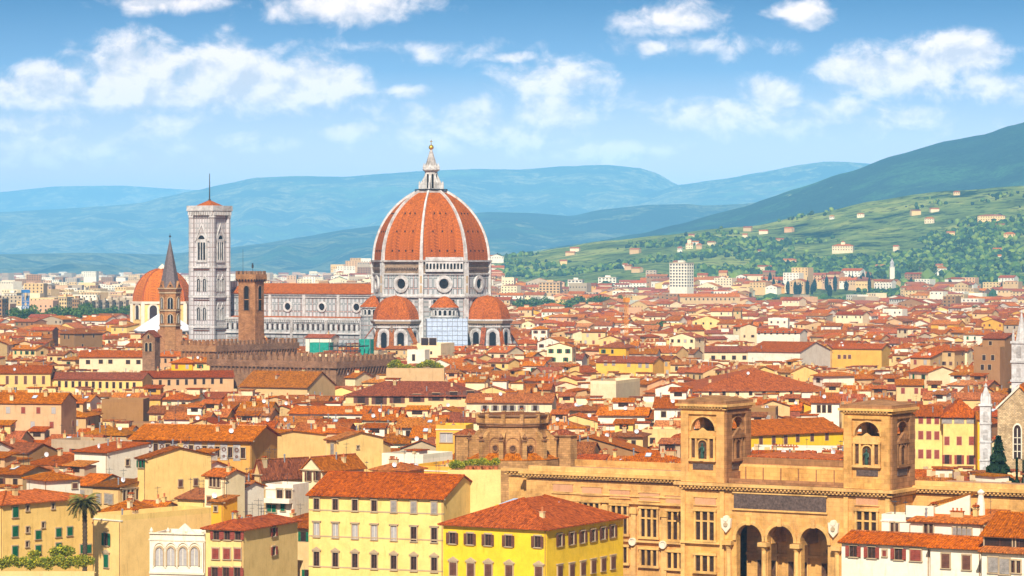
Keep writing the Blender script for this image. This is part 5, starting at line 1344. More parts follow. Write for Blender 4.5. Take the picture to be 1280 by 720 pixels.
bld('apartment_house', 'cream house with red roof and rows of brown shutters beside the gothic palazzo', 257, 304, 372, 662, 15, -24, 'cream', 'hip', M['tiles'],
    wins=[('S', grid((271,284.5,298),669,.01), 1.0, 1.3, 'Ro'), ('S', grid((270,284,297.5),692,.01), 1.1, 1.6, 'R'), ('S', grid((269,283,297),716,.01), 1.1, 1.7, 'Ro'), ('E', [(341.5,665),(341.5,688.5)], 1.0, 1.3, 'Ro')], ybot=720, nch=2, land='the brown-shuttered cream house')
bld('house', 'tall narrow pale house with triple top window below the sgraffito palazzo', 256, 282, 306, 595, 19, -31, 'ivory', 'gx', 1, wins=[('S', [(264,602),(268.5,602.5),(273.5,603)], .55, 1.6, 'D'), ('S', [(262,625)], .8, 1.2, 'B')], ybot=640, nch=1, land='the tall narrow pale house')
bld('house', 'long pale yellow house with high blank gable and green shutters at its end', 172, 182, 264, 573, 19.5, -46, 'pale yellow', 'gx', 0, rise=1.6, wins=[('S', [(175,580),(179,580)], .7, 1.3, 'Go'), ('E', [(225,604),(244,602.5)], .8, 1.2, 'B')], ybot=630, nch=2, land='the blank-gabled yellow house')
bld('house', 'white house with brown roof terrace and one small window beside the yellow gable', 93, 134, 186, 566, 19, -35, 'snow', 'shed', 0, rise=1.2, wins=[('E', [(159,578)], .9, 1.1, 'D')], ybot=590, nch=3)
bld('house', 'small white house with pyramid tiled roof left of the palm crown', 54, 58, 100, 600, 17.5, -52, 'white', 'hip', 1, width=7, wins=[('E', [(93,607)], .9, .9, 'B')], ybot=620, nch=1, land='the small pyramid-roofed house')
bld('house', 'low ochre house with wide glazed veranda right of the palm', 116, 150, 181, 609, 14.5, -31, 'beige', 'shed', 0, rise=.8, wins=[('S', [(124,623),(134,623),(139,624)], .9, 1.7, 'Y'), ('E', [(155,619),(160,618.5),(165,618),(171,617.5),(177,617)], .8, 1.9, 'Dk')], ybot=640, nch=1)
r, fr, A, B, c, wo, ro = bld('palazzo', 'old palazzo with painted grey panels between dark windows under a wide roof', 165, 314, None, 550, 20.5, -14, 'ochre', 'gx', 0, depth=16, rise=2.2,
    wins=[('S', grid((181,195,210,225,239,256,272,288,304),560,.05), .9, 2.0, 'D')], ybot=574, nch=3, cat='palazzo', land='the painted-panel palazzo', ov=1.0)
mb = MB(); mp = lambda u, z, d: (u, -B/2-d, z)
for px in (187.5,202.5,217.5,232,247.5,264,280,296):
    x = fr.lx(px)+A/2; zz = fr.z(560+(px-181)*.05, x-A/2); mb.rect(x-.75, x+.75, zz-1.6, zz+1.6, .01, .06, mp, M['grey_marble']); mb.disc_ring(x, zz+.5, .25, .45, .06, .1, mp, M['brown_wood'], 10); mb.disc_ring(x, zz-.8, .1, .3, .06, .1, mp, M['brown_wood'], 8)
mb.build('painted_panels', r)
bld('house', 'white house with brown window frames beside the tall narrow pale house', 281, 305, 330, 610, 16.5, -33, 'white', 'gx', 1, wins=[('S', [(288,612),(299,613.5)], 1.3, 1.1, 'Bo'), ('S', [(283.5,637),(300,638)], .9, 1.3, 'D')], ybot=650, nch=2)
bld('warehouse', 'long orange yellow building with a blank side wall under the tiled roof edge', 300, 318, 411, 548, 19, -50, 'pale yellow', 'gx', 0, rise=1.2, wins=[], ybot=580, nch=2, cat='building', land='the long blank yellow wall')
bld('house', 'yellow gabled house with one small dark window above the terraces', 408, 421, 479, 550, 19.5, -48, 'pale yellow', 'gx', 1, rise=1.3, wins=[('S', [(416,561)], .9, 2.0, 'Y'), ('E', [(447,559)], .5, .6, 'D')], ybot=590, nch=1, land='the yellow gabled house')
bld('house', 'pale house with two tall dark windows behind the yellow palazzo roof', 378, 402, 455, 587, 17.5, -38, 'ivory', 'gy', 0, rise=2.0, wins=[('S', [(386,595),(397,594.5)], .8, 1.8, 'Bo')], ybot=612, nch=2)
bld('house', 'cream house whose roof slopes down beside the white balcony', 318, 326, 388, 592, 16.5, -50, 'beige', 'gy', 0, rise=2.3, wins=[('S', [(321,605)], .6, .9, 'D'), ('E', [(338,612)], .8, 1.1, 'B')], ybot=640, nch=2)
r, fr, A, B, c, wo, ro = bld('house', 'small white house with glazed doors above a white balcony', 332, 366, 386, 612, 14.5, -24, 'snow', 'flat', wins=[('S', [(350,617.5),(361,618)], 1.2, 1.8, 'D'), ('S', [(337,635),(343,635.5),(354,634)], .8, 1.3, 'G')], ybot=640, nch=0, land='the white balcony house')
mb = MB(); mb.box(-A/2,A/2,-B/2-1.4,-B/2,fr.z(629),fr.z(623.5),M['snow']); mb.build('balcony', r)
bld('house', 'small bright yellow house with low hipped roof beside the roof garden', 466, 510, 530, 588, 15.5, -25, 'yellow', 'hip', 1, wins=[('S', [(475,595),(493,594.5)], .8, 1.2, 'D')], ybot=597, nch=2)
bld('house', 'yellow house with pale flat terraces left of the round church', 508, 582, 640, 590, 14.5, -28, 'yellow', 'flat', wins=[('E', [(603,598),(620,597)], .9, 1.4, 'D')], ybot=600, nch=3, land='the yellow terraced house')
bld('house', 'pink beige block with plain walls beside the library wing', 583, 600, 664, 612, 13, -36, 'pink', 'shed', 3, rise=1.0, wins=[('E', [(632,619),(650,613)], .8, 1.2, 'D')], ybot=650, nch=2)
bld('house', 'orange house with big white framed window left of the round church', 545, 582, None, 537, 20, -10, 'yellow', 'flat', depth=9, wins=[('S', [(558,547)], 2.6, 1.9, 'C'), ('S', [(580,548)], .7, 1.8, 'C')], ybot=566, nch=1, land='the white-windowed orange house')
bld('house', 'low house with small orange roof left of the tall narrow pale house', 222, 256, None, 624, 14, -28, 'pale yellow', 'shed', 1, depth=6, rise=1.2, wins=[], ybot=632, nch=1)
bld('house', 'slim yellow annex under a tiny roof at the foot of the tall narrow pale house', 264, 279, None, 627, 16, -30, 'yellow', 'shed', 1, depth=4, rise=.6, wins=[('S', [(270,636)], .6, .8, 'D')], ybot=648, nch=0)
bld('house', 'low tiled roof just right of the palm crown', 126, 166, None, 641, 12.4, -28, 'beige', 'hip', 1, depth=8, rise=1.6, wins=[], ybot=646, nch=2)
bld('house', 'little white roof house with a green door behind the long yellow wall', 226, 262, None, 634, 12.4, -22, 'white', 'gx', 0, depth=5, rise=.9, wins=[('S', [(238,639)], .6, 1.1, 'G'), ('S', [(250,639)], .7, .8, 'D')], ybot=642, nch=2)
bld('house', 'tiny orange roofed house with two chimneys behind the long yellow wall', 170, 202, None, 636, 12.3, -30, 'ivory', 'gx', 1, depth=5, rise=.9, wins=[('S', [(180,641),(192,641.5)], .6, .8, 'D')], ybot=644, nch=2)
# right foreground: white houses
bld('apartment_house', 'white house with dark red shutters and tiled eaves in front of the library', 1052, 1162, None, 682, 17, -29, 'snow', 'gx', 1, depth=8, rise=1.0,
    wins=[('S', [(1067,689),(1090,690.5),(1123.5,692.5)], 1.1, 1.5, 'Ro'), ('S', [(1106,691.5)], .5, .8, 'R'), ('S', [(1145,694)], 1.5, 1.5, 'R')], ybot=720, nch=0, land='the red-shuttered white house', extras=False)
bld('apartment_house', 'white house with three closed brown shutters right of the red shuttered one', 1163, 1226, None, 686, 17, -29, 'snow', 'gx', 1, depth=8, rise=1.0,
    wins=[('S', [(1182.5,701),(1208.5,703)], 1.1, 1.9, 'B')], ybot=720, nch=0, extras=False)
r, fr, A, B, c, wo, ro = bld('penthouse', 'white top storey with cluttered terracotta terrace and tall sloping white wall', 1138, 1228, None, 655, 20, -29, 'snow', 'shed', 3, Y=404, depth=10, rise=1.0,
    wins=[('S', [(1158,661.5),(1164,662)], .6, 1.7, 'D'), ('S', [(1194,667),(1200,667.5),(1206,668),(1212,668.5)], .55, 1.7, 'Y')], ybot=680, nch=5, cat='penthouse')
mb = MB(); mb.hexa([(-3.5,0,20),(1.5,0,20),(1.5,.4,20),(-3.5,.4,20)],[(-3.5,0,21.3),(1.5,0,23.2),(1.5,.4,23.2),(-3.5,.4,21.3)],M['snow']); mb.hexa([(-5,.42,21.2),(1.7,.42,23.0),(1.7,4,23.4),(-5,4,21.6)],[(-5,.42,21.4),(1.7,.42,23.2),(1.7,4,23.6),(-5,4,21.8)],ROOFS[1]); mb.box(-7,-3,-2,-1.7,20,21.6,M['snow']); mb.lathe([(.6,20),(.55,22.0),(.35,23.2),(.55,23.6),(.1,24.0)],9,M['snow'],2.9,0.6); mb.build('terrace_walls', r)
bld('house', 'small white roof room with one twin window left of the cluttered terrace', 1102, 1139, None, 652, 20.4, -26, 'snow', 'flat', depth=4, Y=413, wins=[('S', [(1116,660),(1121,660.5)], .5, 1.5, 'D')], ybot=676, nch=0, cat='roof room')
r, fr, A, B, c, wo, ro = bld('house', 'house with planted balcony and orange tiled roof at the right edge', 1229, 1290, None, 671, 19, -29, 'beige', 'gx', 1, depth=12, rise=2.4, wins=[('S', [(1250,679)], 4.2, 1.4, 'D'), ('S', [(1274,680)], 1.6, 1.4, 'Dk')], ybot=686, nch=0, extras=False)
bld('apartment_house', 'white house with pale closed blinds and a dark twin window at the lower right corner', 1227, 1296, None, 692, 17, -29, 'snow', 'gx', 1, depth=7, rise=.8, wins=[('S', [(1242,706),(1256,708)], 1.3, 2.0, 'Y'), ('S', [(1267,708),(1273,708.5)], .6, 1.6, 'D')], ybot=720, nch=0, extras=False)

# ------------------------------------------------------------------ larger buildings of the middle distance
bld('hall', 'wide grey brown roof in front of the lower crenellated hall', 300, 384, None, 484, 18, -24, 'beige', 'gx', 2, depth=18, rise=4.2, wins=[], ybot=494, full=False, nch=3, cat='house')
bld('house', 'cream house with small windows in front of the lower crenellated hall', 404, 444, None, 472, 17.5, -28, 'ivory', 'gx', 4, depth=11, wins=[('S', [(410,479),(418,479.5),(427,480)], .8, 1.4, 'D')], ybot=482, full=False, nch=3)
def rowpts(x0, x1, n, y0, y1): return [(x0+(x1-x0)*(i+.5)/n, y0+(y1-y0)*(i+.5)/n) for i in range(n)]
bld('palazzo', 'deep yellow house with dark windows between the two library towers', 925, 930, 1054, 544, 18, -55, 'lemon', 'gy', 1, width=14, rise=2.6, wins=[('E', [(951,551.5),(967,550.5),(982,549.5),(997,547),(1015,546),(1033.5,545)], .9, 1.8, 'B')], ybot=562, full=False, nch=3, cat='palazzo', land='the yellow house between towers')
bld('palazzo', 'pale yellow palazzo with rows of red shutters right of the library tower', 1138, 1178, None, 520, 19, -6, 'butter', 'gx', 4, depth=14, wins=[('S', rowpts(1136,1176,4,524.5,525.5), 1.0, 1.7, 'R'), ('S', rowpts(1136,1176,4,543.5,544.5), 1.1, 1.9, 'R'), ('S', rowpts(1136,1176,4,567,568), 1.1, 2.0, 'R')], ybot=588, full=False, nch=2, cat='palazzo', land='the red-shuttered yellow palazzo')
bld('palazzo', 'pale yellow palazzo with three wide red window bays under a deep red roof', 1179, 1223, None, 519.5, 19.3, -6, 'butter', 'hip', 4, depth=16, rise=3.5, wins=[('S', rowpts(1176,1222,3,551,551), 1.1, 1.9, 'R'), ('S', rowpts(1176,1222,3,574,575), 1.1, 2.1, 'Ro'), ('S', rowpts(1176,1222,3,525,525), 2.2, 1.6, 'Y')], ybot=588, full=False, nch=1, cat='palazzo')
bld('house', 'narrow bright yellow house squeezed beside the white pinnacle', 1222, 1232, None, 524, 19, -6, 'yellow', 'gx', 4, depth=10, wins=[('S', [(1227.5,528),(1227.5,546),(1227.5,561),(1227.5,580)], .9, 1.5, 'R')], ybot=588, full=False, nch=0)
bld('palazzo', 'long cream building with seven wide dark windows and one long red roof', 432, 590, None, 495, 19, -10, 'cream', 'hip', 0, depth=18, rise=3.4, wins=[('S', [(451.5,501),(474,500.5),(496.5,499),(521,497.5),(545,496),(567,494.5),(588,493.5)], 2.1, 2.1, 'Bo')], ybot=508, full=False, nch=4, cat='palazzo', land='the long seven-window building')
bld('palazzo', 'long low yellow gallery building with many small square windows', 62, 178, 290, 474, 17.5, -8, 'pale yellow', 'gx', 4, depth=12, wins=[('S', rowpts(70,172,12,480,482), .9, 2.0, 'D')], ybot=490, full=False, nch=2, cat='palazzo', land='the long yellow gallery')
bld('palazzo', 'pink grey gallery wing with small dark windows continuing the yellow gallery', 178, 292, None, 471, 17.5, 10, 'pink', 'gx', 4, depth=12, wins=[('S', rowpts(184,282,9,479,476), .9, 1.8, 'D')], ybot=487, full=False, nch=2, cat='palazzo')
bld('palazzo', 'tall yellow building with five narrow windows at the left edge', -12, 63, None, 466, 19.5, 3, 'pale yellow', 'gx', 2, depth=14, wins=[('S', rowpts(-8,60,6,475,475), .9, 2.6, 'B')], ybot=487, full=False, nch=2, cat='palazzo', land='the tall left-edge palazzo')
bld('palazzo', 'white building with arched loggia windows under a dark red roof', 99, 179, None, 446, 20, 2, 'ivory', 'gx', 4, depth=14, wins=[('S', [(110,452.5),(126,452),(138,452),(160,452.5),(173,452.5)], 1.5, 1.5, 'D')], ybot=465, full=False, nch=2, cat='palazzo', land='the white loggia building')
bld('palazzo', 'brown stone house like a small fort with low hipped roof', 75, 93, 128, 417, 19, -42, 'brown', 'hip', 2, rise=2.4, wins=[('S', [(81,421),(86,421)], 1.1, 2.2, 'Dk'), ('E', [(104,420),(117,420),(103,432)], 1.0, 1.6, 'D')], ybot=437, full=False, nch=2, cat='house', land='the fort-like brown house')
bld('house', 'windowless brown stone block standing among low roofs', 127, 179, None, 503, 17, -4, 'brown', 'flat', depth=9, wins=[], ybot=531, full=False, nch=1, land='the blank brown block')
bld('hall', 'very wide hall under one vast deep red roof', 868, 1040, None, 488, 16, 4, 'ivory', 'hip', 0, depth=44, rise=6.0, wins=[('S', rowpts(880,1030,9,491,491), 1.0, 1.5, 'D')], ybot=495, full=False, nch=4, cat='hall', land='the vast red roof')
bld('hall', 'barn-like hall with curved white end wall and red roof', 935, 1000, 1038, 440, 19, -31, 'white', 'gx', 4, rise=3.6, wins=[], ybot=456, full=False, nch=1, cat='hall', land='the barn-like white hall')
bld('house', 'large white house with pale tower wall and two rows of windows', 945, 1000, None, 416, 18, -24, 'white', 'gx', 0, depth=12, wins=[('S', rowpts(945,998,7,416,416), .9, 1.7, 'D')], ybot=432, full=False, nch=2)
bld('tower', 'square brown brick tower house with stepped upper storeys at the right', 1217, 1250, 1266, 437, 27, -29, 'brown', 'flat', wins=[('S', [(1230,447),(1241,447),(1228,459),(1237,459)], 1.1, 1.7, 'D')], ybot=470, full=False, nch=0, cat='tower', land='the brown tower house', depth=9)
bld('house', 'upper storey with red tiled roof on the brown tower house', 1228, 1256, 1266, 423, 30.5, -29, 'brown', 'shed', 4, rise=1.4, wins=[('S', [(1238,429)], 1.0, 1.3, 'D')], ybot=436, full=False, nch=0, cat='roof storey', depth=7)
bld('house', 'yellow house with grey green shutters and long brown roof', 745, 816, None, 453, 17, -22, 'yellow', 'gx', 2, depth=13, wins=[('S', [(757,454),(767,454),(786,455.5),(800,456.5),(809,457)], 1.3, 1.8, 'Y')], ybot=470, full=False, nch=3, land='the grey-shuttered yellow house')
bld('house', 'white house with long row of dark windows beside the barn-like hall', 880, 1000, None, 440, 17, -5, 'ivory', 'gx', 4, depth=14, wins=[('S', rowpts(885,950,5,447,447), 1.6, 1.7, 'Dk')], ybot=452, full=False, nch=3)
bld('house', 'pale block with blank sunlit end wall among brown roofs', 738, 770, 800, 480, 19, -20, 'ivory', 'flat', wins=[], ybot=500, full=False, nch=2, land='the blank pale block')
bld('house', 'ochre house with tiled lean-to roof and triple windows', 1040, 1102, None, 436, 18, -24, 'ochre', 'gx', 1, depth=13, wins=[('S', [(1049,446),(1056,446),(1062,446)], 1.3, 1.7, 'B')], ybot=462, full=False, nch=2)
bld('apartment_block', 'long terracotta roofed school with many windows far behind', 850, 925, None, 371, 20, 3, 'beige', 'gx', 3, depth=20, wins=[('S', rowpts(855,920,12,374,374), 1.4, 2.2, 'D')], ybot=380, full=False, nch=0, cat='building')
bld('house', 'white walled house with three tall windows in front of the round church roofs', 1014, 1049, None, 503, 20, -8, 'snow', 'gx', 0, depth=9, wins=[('S', [(1023.5,511),(1030,511),(1037,511)], .9, 1.9, 'D')], ybot=526, full=False, nch=1)
bld('house', 'ivory house with arched windows just above the round church', 583, 690, None, 503, 20, -6, 'ivory', 'gx', 1, depth=12, wins=[('S', [(606,510),(619,510),(631,510),(640,510),(652,510),(669,510)], 1.0, 1.3, 'Yo')], ybot=516, full=False, nch=3, land='the arched-window house')
bld('house', 'pale house with roof loggia and dark glazed top floor below the scaffold', 521, 551, 568, 432, 20, -20, 'ivory', 'flat', wins=[('S', [(531,427),(541,427)], 3.2, 3.0, 'D'), ('S', [(528,441),(533,441),(539,441)], .8, 1.2, 'D')], ybot=446, full=False, nch=1)
bld('house', 'grey white cube house below the small tribune domes', 509, 531, 537, 440, 20, -20, 'white', 'flat', wins=[('S', [(517,447)], 1.2, 2.5, 'D')], ybot=454, full=False, nch=1)
# ------------------------------------------------------------------ named things far away
def block(name, label, cat, px, yt, yb, wpx, Y, th=-20, wall='white', floors=6, bays=6, depth=14, group=None):
    X = PX(px, Y); A = wpx/F*Y/ max(.3, math.cos(math.radians(th))) ; h = PZ(yt, Y); b = terrain(px, Y)
    b = min(b, h-6) if b else 0
    root = empty(name, (X, Y, b), math.radians(th), label=label, cat=cat, group=group)
    h -= b
    mb = MB(); mb.box(-A/2,A/2,-depth/2,depth/2,0,h,M[wall]); mb.build('wall', root)
    mb = MB(); mb.box(-A/2-.4,A/2+.4,-depth/2-.4,depth/2+.4,h,h+.7,M['grey']); mb.box(-A*.15,A*.15,-2,2,h+.7,h+3,M[wall]); mb.build('roof', root)
    fh = 3.3; mb = MB()
    for f in range(min(floors, int(h/fh))):
        z = h-(f+1)*fh+.7
        for i in range(bays): x = -A/2+(i+.5)*A/bays; mb.box(x-A/bays*.28,x+A/bays*.28,-depth/2-.05,-depth/2+.1,z,z+1.8,M['glass'])
        nb = max(2, int(depth/4))
        for i in range(nb): y = -depth/2+(i+.5)*depth/nb; mb.box(A/2-.1,A/2+.05,y-1,y+1,z,z+1.8,M['glass'])
    o = mb.build('windows', root); o['kind'] = 'stuff'
    footprint(X, Y, A/2, depth/2, math.radians(th))
    return root
block('apartment_tower', 'tall white apartment tower rising alone from the red roofs', 'tower block', 852, 329, 360, 21, 3300, -35, 'white', 8, 6, 14)
LAND.append(('the white apartment tower', 852, 365, 3300))
for i in range(7):
    block('apartment_tower', 'one of the matching grey apartment slabs behind the trees left of the chapel dome', 'tower block', 105+i*8.6, 376+(i%2), 395, 5.2, 2500+i*14, -5, 'grey', 6, 2, 12, group='matching grey apartment slabs')
for px, yt, w_, Y, wl, lb in ((16,367,16,3000,'white','white apartment block with one plain end wall near the left edge'), (57,358,20,3600,'pink','rose apartment block behind the blue crane'),
    (-2,374,18,2400,'brown','dark brown block cut off by the left edge'), (82,372,10,2650,'cream','cream apartment block with rounded corner beside the trees'), (98,374,9,2600,'brown','reddish brown apartment block beside the grey slabs'),
    (150,370,18,3100,'pink','rose block just behind the grey slabs'), (760,347,22,4200,'white','white office block with ribbon windows below the hill village'), (688,353,26,3700,'beige','beige block in the far plain right of the dome'),
    (720,350,18,4000,'white','small white block among the far roofs right of the dome'), (1180,341,30,4300,'pink','long rose villa block below the green hillside'), (1220,336,26,4500,'white','white villa block with trees below the green hillside'),
    (405,355,40,3300,'brown','long reddish brown apartment row above the nave roof'), (366,356,30,3500,'pink','rose apartment row above the nave roof beside the watchtower'), (440,354,36,3400,'brown','dark rose apartment row behind the dome')):
    block('apartment_block', lb, 'apartment block', px, yt, yt+14, w_, Y, -12, wl, 5, max(3,int(w_/4)), 14)
# domed church towers and villas on the hill
def villa(label, px, y, wpx, Y, hgt, wall='ivory', tower=0, name='villa', th=-15):
    zb = terrain(px, Y); X = PX(px, Y); A = wpx/F*Y
    r, wo, ro = make_house(name, label, name.replace('_',' '), X, Y, zb-1.5, math.radians(th), A, A*.5, hgt+1.5, 'hip', hgt*.25, M[wall], ROOFS[3], [], HANDS, 0, extras=False)
    mb = MB()
    for f in range(max(1,int(hgt/4))):
        n = max(3,int(A/4))
        for i in range(n): x=-A/2+(i+.5)*A/n; mb.box(x-.6,x+.6,-A*.25-.08,-A*.25,hgt+1.5-3-f*4,hgt+1.5-1.2-f*4,M['glass'])
    o = mb.build('windows', r); o['kind'] = 'stuff'
    if tower:
        mb = MB(); mb.box(-3,3,-3,3,hgt,hgt+tower,M[wall]); mb.prism(octo(4.4,4,math.pi/4),hgt+tower,hgt+tower+2,ROOFS[3],octo(.3,4,math.pi/4)); mb.build('turret', r)
villa('large pale villa with central turret on the lower green hillside', 1054, 0, 26, 4700, 11, 'ivory', 7)
villa('white villa with red roof below the wooded slope', 1176, 0, 15, 4250, 9, 'white', 0)
villa('long cream monastery among trees on the right slope', 1240, 0, 34, 4900, 9, 'cream', 0)
villa('pair of pale farm buildings on the upper meadow', 1076, 0, 9, 5200, 6, 'ivory', 0)
villa('white farmhouse on the upper left meadow of the green hill', 1040, 0, 6, 5250, 5, 'white', 0)
villa('cream farmhouse high on the slope under the woods', 1196, 0, 8, 5320, 6, 'cream', 0)
villa('cluster house of the hill village with small church tower', 862, 0, 9, 4900, 8, 'ivory', 8)
villa('white house on the hill just beside the village church', 850, 0, 6, 4850, 7, 'white', 0)
villa('beige house right of the hill village church', 874, 0, 7, 4880, 7, 'beige', 0)
villa('ivory house near the woods on the middle slope', 1162, 0, 12, 5000, 8, 'ivory', 0)
villa('orange villa at the foot of the hill beside the cypress row', 1070, 0, 36, 3900, 9, 'ochre', 0)
villa('pale villa below the village on the middle slope', 945, 0, 10, 4300, 8, 'white', 0)
villa('cream villa in the trees near the right edge', 1262, 0, 14, 4650, 9, 'cream', 0)
Rv = random.Random(31)
for i in range(34):
    Yv = Rv.uniform(4250, 5300); pv_ = Rv.choice([Rv.uniform(840,890), Rv.uniform(930,1010), Rv.uniform(1090,1275), Rv.uniform(1150,1275), Rv.uniform(700,840)])
    zb_ = terrain(pv_, Yv); Av = Rv.uniform(8,17)
    r_, w_1, r_1 = make_house('farmhouse', 'small pale farmhouse dotted among the trees and fields of the green hillside', 'farmhouse', PX(pv_,Yv), Yv, zb_-1.5, Rv.uniform(-.7,.2), Av, Av*.6, Rv.uniform(6,9), 'gx', 1.6, M[Rv.choice(['ivory','white','cream','beige','pink'])], ROOFS[Rv.choice([0,1,3])], [], HANDS, 0, extras=False, group='farmhouses on the green hillside')
Y = 4100.; zb = terrain(1115, Y); ct = empty('church_tower', (PX(1115,Y), Y, zb), 0, label='slender white church tower with small dome at the foot of the hill', cat='church tower')
mb = MB(); mb.box(-3.2,3.2,-3.2,3.2,-2,20,M['white']); mb.box(-3.6,3.6,-3.6,3.6,20,20.8,W_); mb.build('shaft', ct)
mb = MB(); mb.lathe([(2.8,20.8),(2.8,24.5),(3.2,24.8),(2.6,27),(1.2,29),(.5,31),(.1,33)],8,M['grey_marble']); mb.build('dome', ct)
# cranes
def crane(label, px, ytop, ybase, Y, mat, jib=0, w=3.):
    t = empty('crane', (PX(px,Y), Y, 0), .5, label=label, cat='crane'); zt = PZ(ytop, Y); mb = MB(); a = w/2
    for x in (-a,a):
        for y in (-a,a): mb.tube((x,y,0),(x,y,zt),.28*w/3,.28*w/3,4,mat)
    n = int(zt/w)
    for i in range(n):
        z = i*w
        for (x0,y0,x1,y1) in ((-a,-a,a,-a),(a,-a,a,a),(a,a,-a,a),(-a,a,-a,-a)): mb.tube((x0,y0,z),(x1,y1,z+w),.14*w/3,.14*w/3,4,mat); mb.tube((x0,y0,z),(x1,y1,z),.14*w/3,.14*w/3,4,mat)
    mb.build('mast', t)
    mb = MB(); mb.box(-a-.6,a+.6,-a-.6,a+.6,zt,zt+2.4,mat); mb.build('cab', t)
    if jib:
        mb = MB()
        for y in (-.6,.6): mb.tube((-jib*.3,y,zt+2.6),(jib,y,zt+2.6),.2,.2,4,mat)
        mb.tube((-jib*.3,0,zt+4),(jib,0,zt+4),.2,.2,4,mat)
        for i in range(int(jib*1.3/2)): x=-jib*.3+i*2; mb.tube((x,-.6,zt+2.6),(x+1,0,zt+4),.1,.1,4,mat); mb.tube((x+1,0,zt+4),(x+2,.6,zt+2.6),.1,.1,4,mat)
        mb.build('jib', t)
crane('blue lattice crane mast in front of the white apartment block', 32, 366, 400, 2300, M['crane_blue'], 0, 4.)
crane('slim orange crane mast among the red roofs right of the dome', 783, 378, 420, 1500, M['crane_orange'], 0, 1.3)
# green netted building site below the nave
fr = Frame(414, 430, PZ(430,1225), -18, 1225)
t = empty('building_site', (*fr.w(0,0), 0), fr.th, label='building site with black beams and a white hut below the cathedral nave', cat='building site')
mb = MB(); mb.box(-1,13,2,10,0,13,M['rough_stone']); mb.build('structure_walls', t)
mb = MB()
for i in range(8): x = -1+i*1.9; mb.box(x,x+.35,0,10,20.5,21,M['iron']); mb.tube((x,0,10),(x,0,22.5),.15,.15,5,M['iron'])
for z in (17,19,21.5): mb.box(-1,13,-.2,.2,z,z+.3,M['iron'])
mb.build('beams', t)
for px, y0, y1, xw, lb in ((402,428,445,9,'green netting hung on the left side of the building site'), (458,424,446,5,'narrow green net tower at the right side of the building site')):
    f2 = Frame(px, y0, PZ(y0,1235), -20, 1235)
    t2 = empty('safety_net', (*f2.w(0,0), 0), f2.th, label=lb, cat='safety net')
    mb = MB(); mb.box(-xw*.5,xw*.5,-2,2,0,PZ(y0,1235),M['net_green']); mb.build('netting', t2)
    mb = MB()
    for x in (-xw*.5,0,xw*.5): mb.tube((x,-2.1,0),(x,-2.1,PZ(y0,1235)+1.5),.12,.12,5,M['metal'])
    mb.build('pole', t2)
footprint(*fr.w(9,5), 18, 9, fr.th); PROT.append((372,466,443,1235)); LAND.append(('the green building site', 430, 440, 1235))
bld('house', 'white house with red roof just left of the green netting', 382, 414, None, 422, PZ(422,1262), -20, 'white', 'gx', 0, depth=8, Y=1262, wins=[], ybot=436, full=False, nch=1)

# ------------------------------------------------------------------ trees and planting
R = random.Random(77)
GR = 'round trees in a green line between the far houses'
for i in range(15):
    px = 644+i*9+R.uniform(-3,3); Y = 2820+R.uniform(-120,160); tree('round green tree in the line of trees right of the cathedral', px, 0, R.uniform(19,25), Y, R.uniform(8,12), 'round', GR)
for i in range(9):
    px = 846+R.uniform(-60,60) if i > 4 else 822+i*9; tree('green tree in the loose clump among far roofs above the vast red roof', px, 0, R.uniform(15,20), 1950+R.uniform(-150,300), R.uniform(5,8), 'round', 'trees scattered among the far roofs')
for i in range(22):
    px = 20+i*7.2+R.uniform(-4,4); Y = 2250+R.uniform(-150,200); tree('dark green tree in the belt before the apartment blocks at the left', px, 0, R.uniform(17,24), Y, R.uniform(7,11), 'round', 'trees before the left apartment blocks')
for px, Y, s in ((1215,2500,9),(1222,2500,8),(1048,2250,5),(1140,4200,12),(1150,4250,10),(1162,4100,12),(1102,3900,9),(1010,2300,6)):
    tree('dark tree standing alone between roofs toward the right', px, 0, terrain(px,Y)+s*2.2, Y, s, 'round', 'single trees toward the right', base=terrain(px,Y))
for i in range(44):
    px = 944+i*4.4+R.uniform(-1.6,1.6) if i < 34 else R.choice([1134,1150,1168,1190,1200,1246,1256,1088,1026,860])+R.uniform(-5,5); Y = 3750+R.uniform(-120,260); b = terrain(px, Y)
    tree('dark cypress in the long row at the foot of the green hill', px, 0, b+R.uniform(14,24), Y, R.uniform(14,20), 'cypress', 'cypresses along the foot of the hill', base=b)
tree('pointed dark cypress between far houses right of the vast roof', 1048.5, 0, 25, 1900, 18, 'cypress')
tree('dark spruce with spreading branches beside the white pinnacle', 1248, 548, PZ(547,500), 500, 27, 'spruce')
tree('small dark cypress between the spruce and the right edge', 1271, 573, PZ(574,500), 500, 11, 'cypress')
tree('smallest dark cypress, cut by the right edge', 1279, 573, PZ(577,505), 505, 8, 'cypress')
LAND.append(('the dark spruce', 1248, 590, 500))
# rounded shrubs of the roof garden below the tribunes
for px, y, s in ((489,456,1.5),(494,454,1.8),(499,456,1.4),(504,458,1.2),(509,457,1.3),(516,458,1.0),(524,456,1.3),(529,455,1.5),(535,454,1.8),(540,455,1.6),(545,456,1.5),(550,457,1.1)):
    Y = 935.; o = inst('bush', leaf_mesh(('bush',int(px)%3), 'bush_leaves', [(0,0,0,1,1,.7),(.5,.2,.1,.7,.6,.6)], 700, .13, YLW, int(px)%3), None, (PX(px,Y), Y, PZ(y+5,Y)+s*.7), 0, (s,s,s)); tag(o, 'rounded green bush in the roof garden below the cathedral tribunes', 'bush', 'bushes of the roof garden')
gx0 = PX(484,938); mb = MB(); mb.box(gx0, PX(556,938), 931, 943, 0, PZ(459.5,938), M['beige']); tag(mb.build('garden_terrace'), 'raised beige terrace carrying the roof garden bushes', 'terrace'); footprint(PX(520,937),937,10,7,0); PROT.append((484,556,459,930))
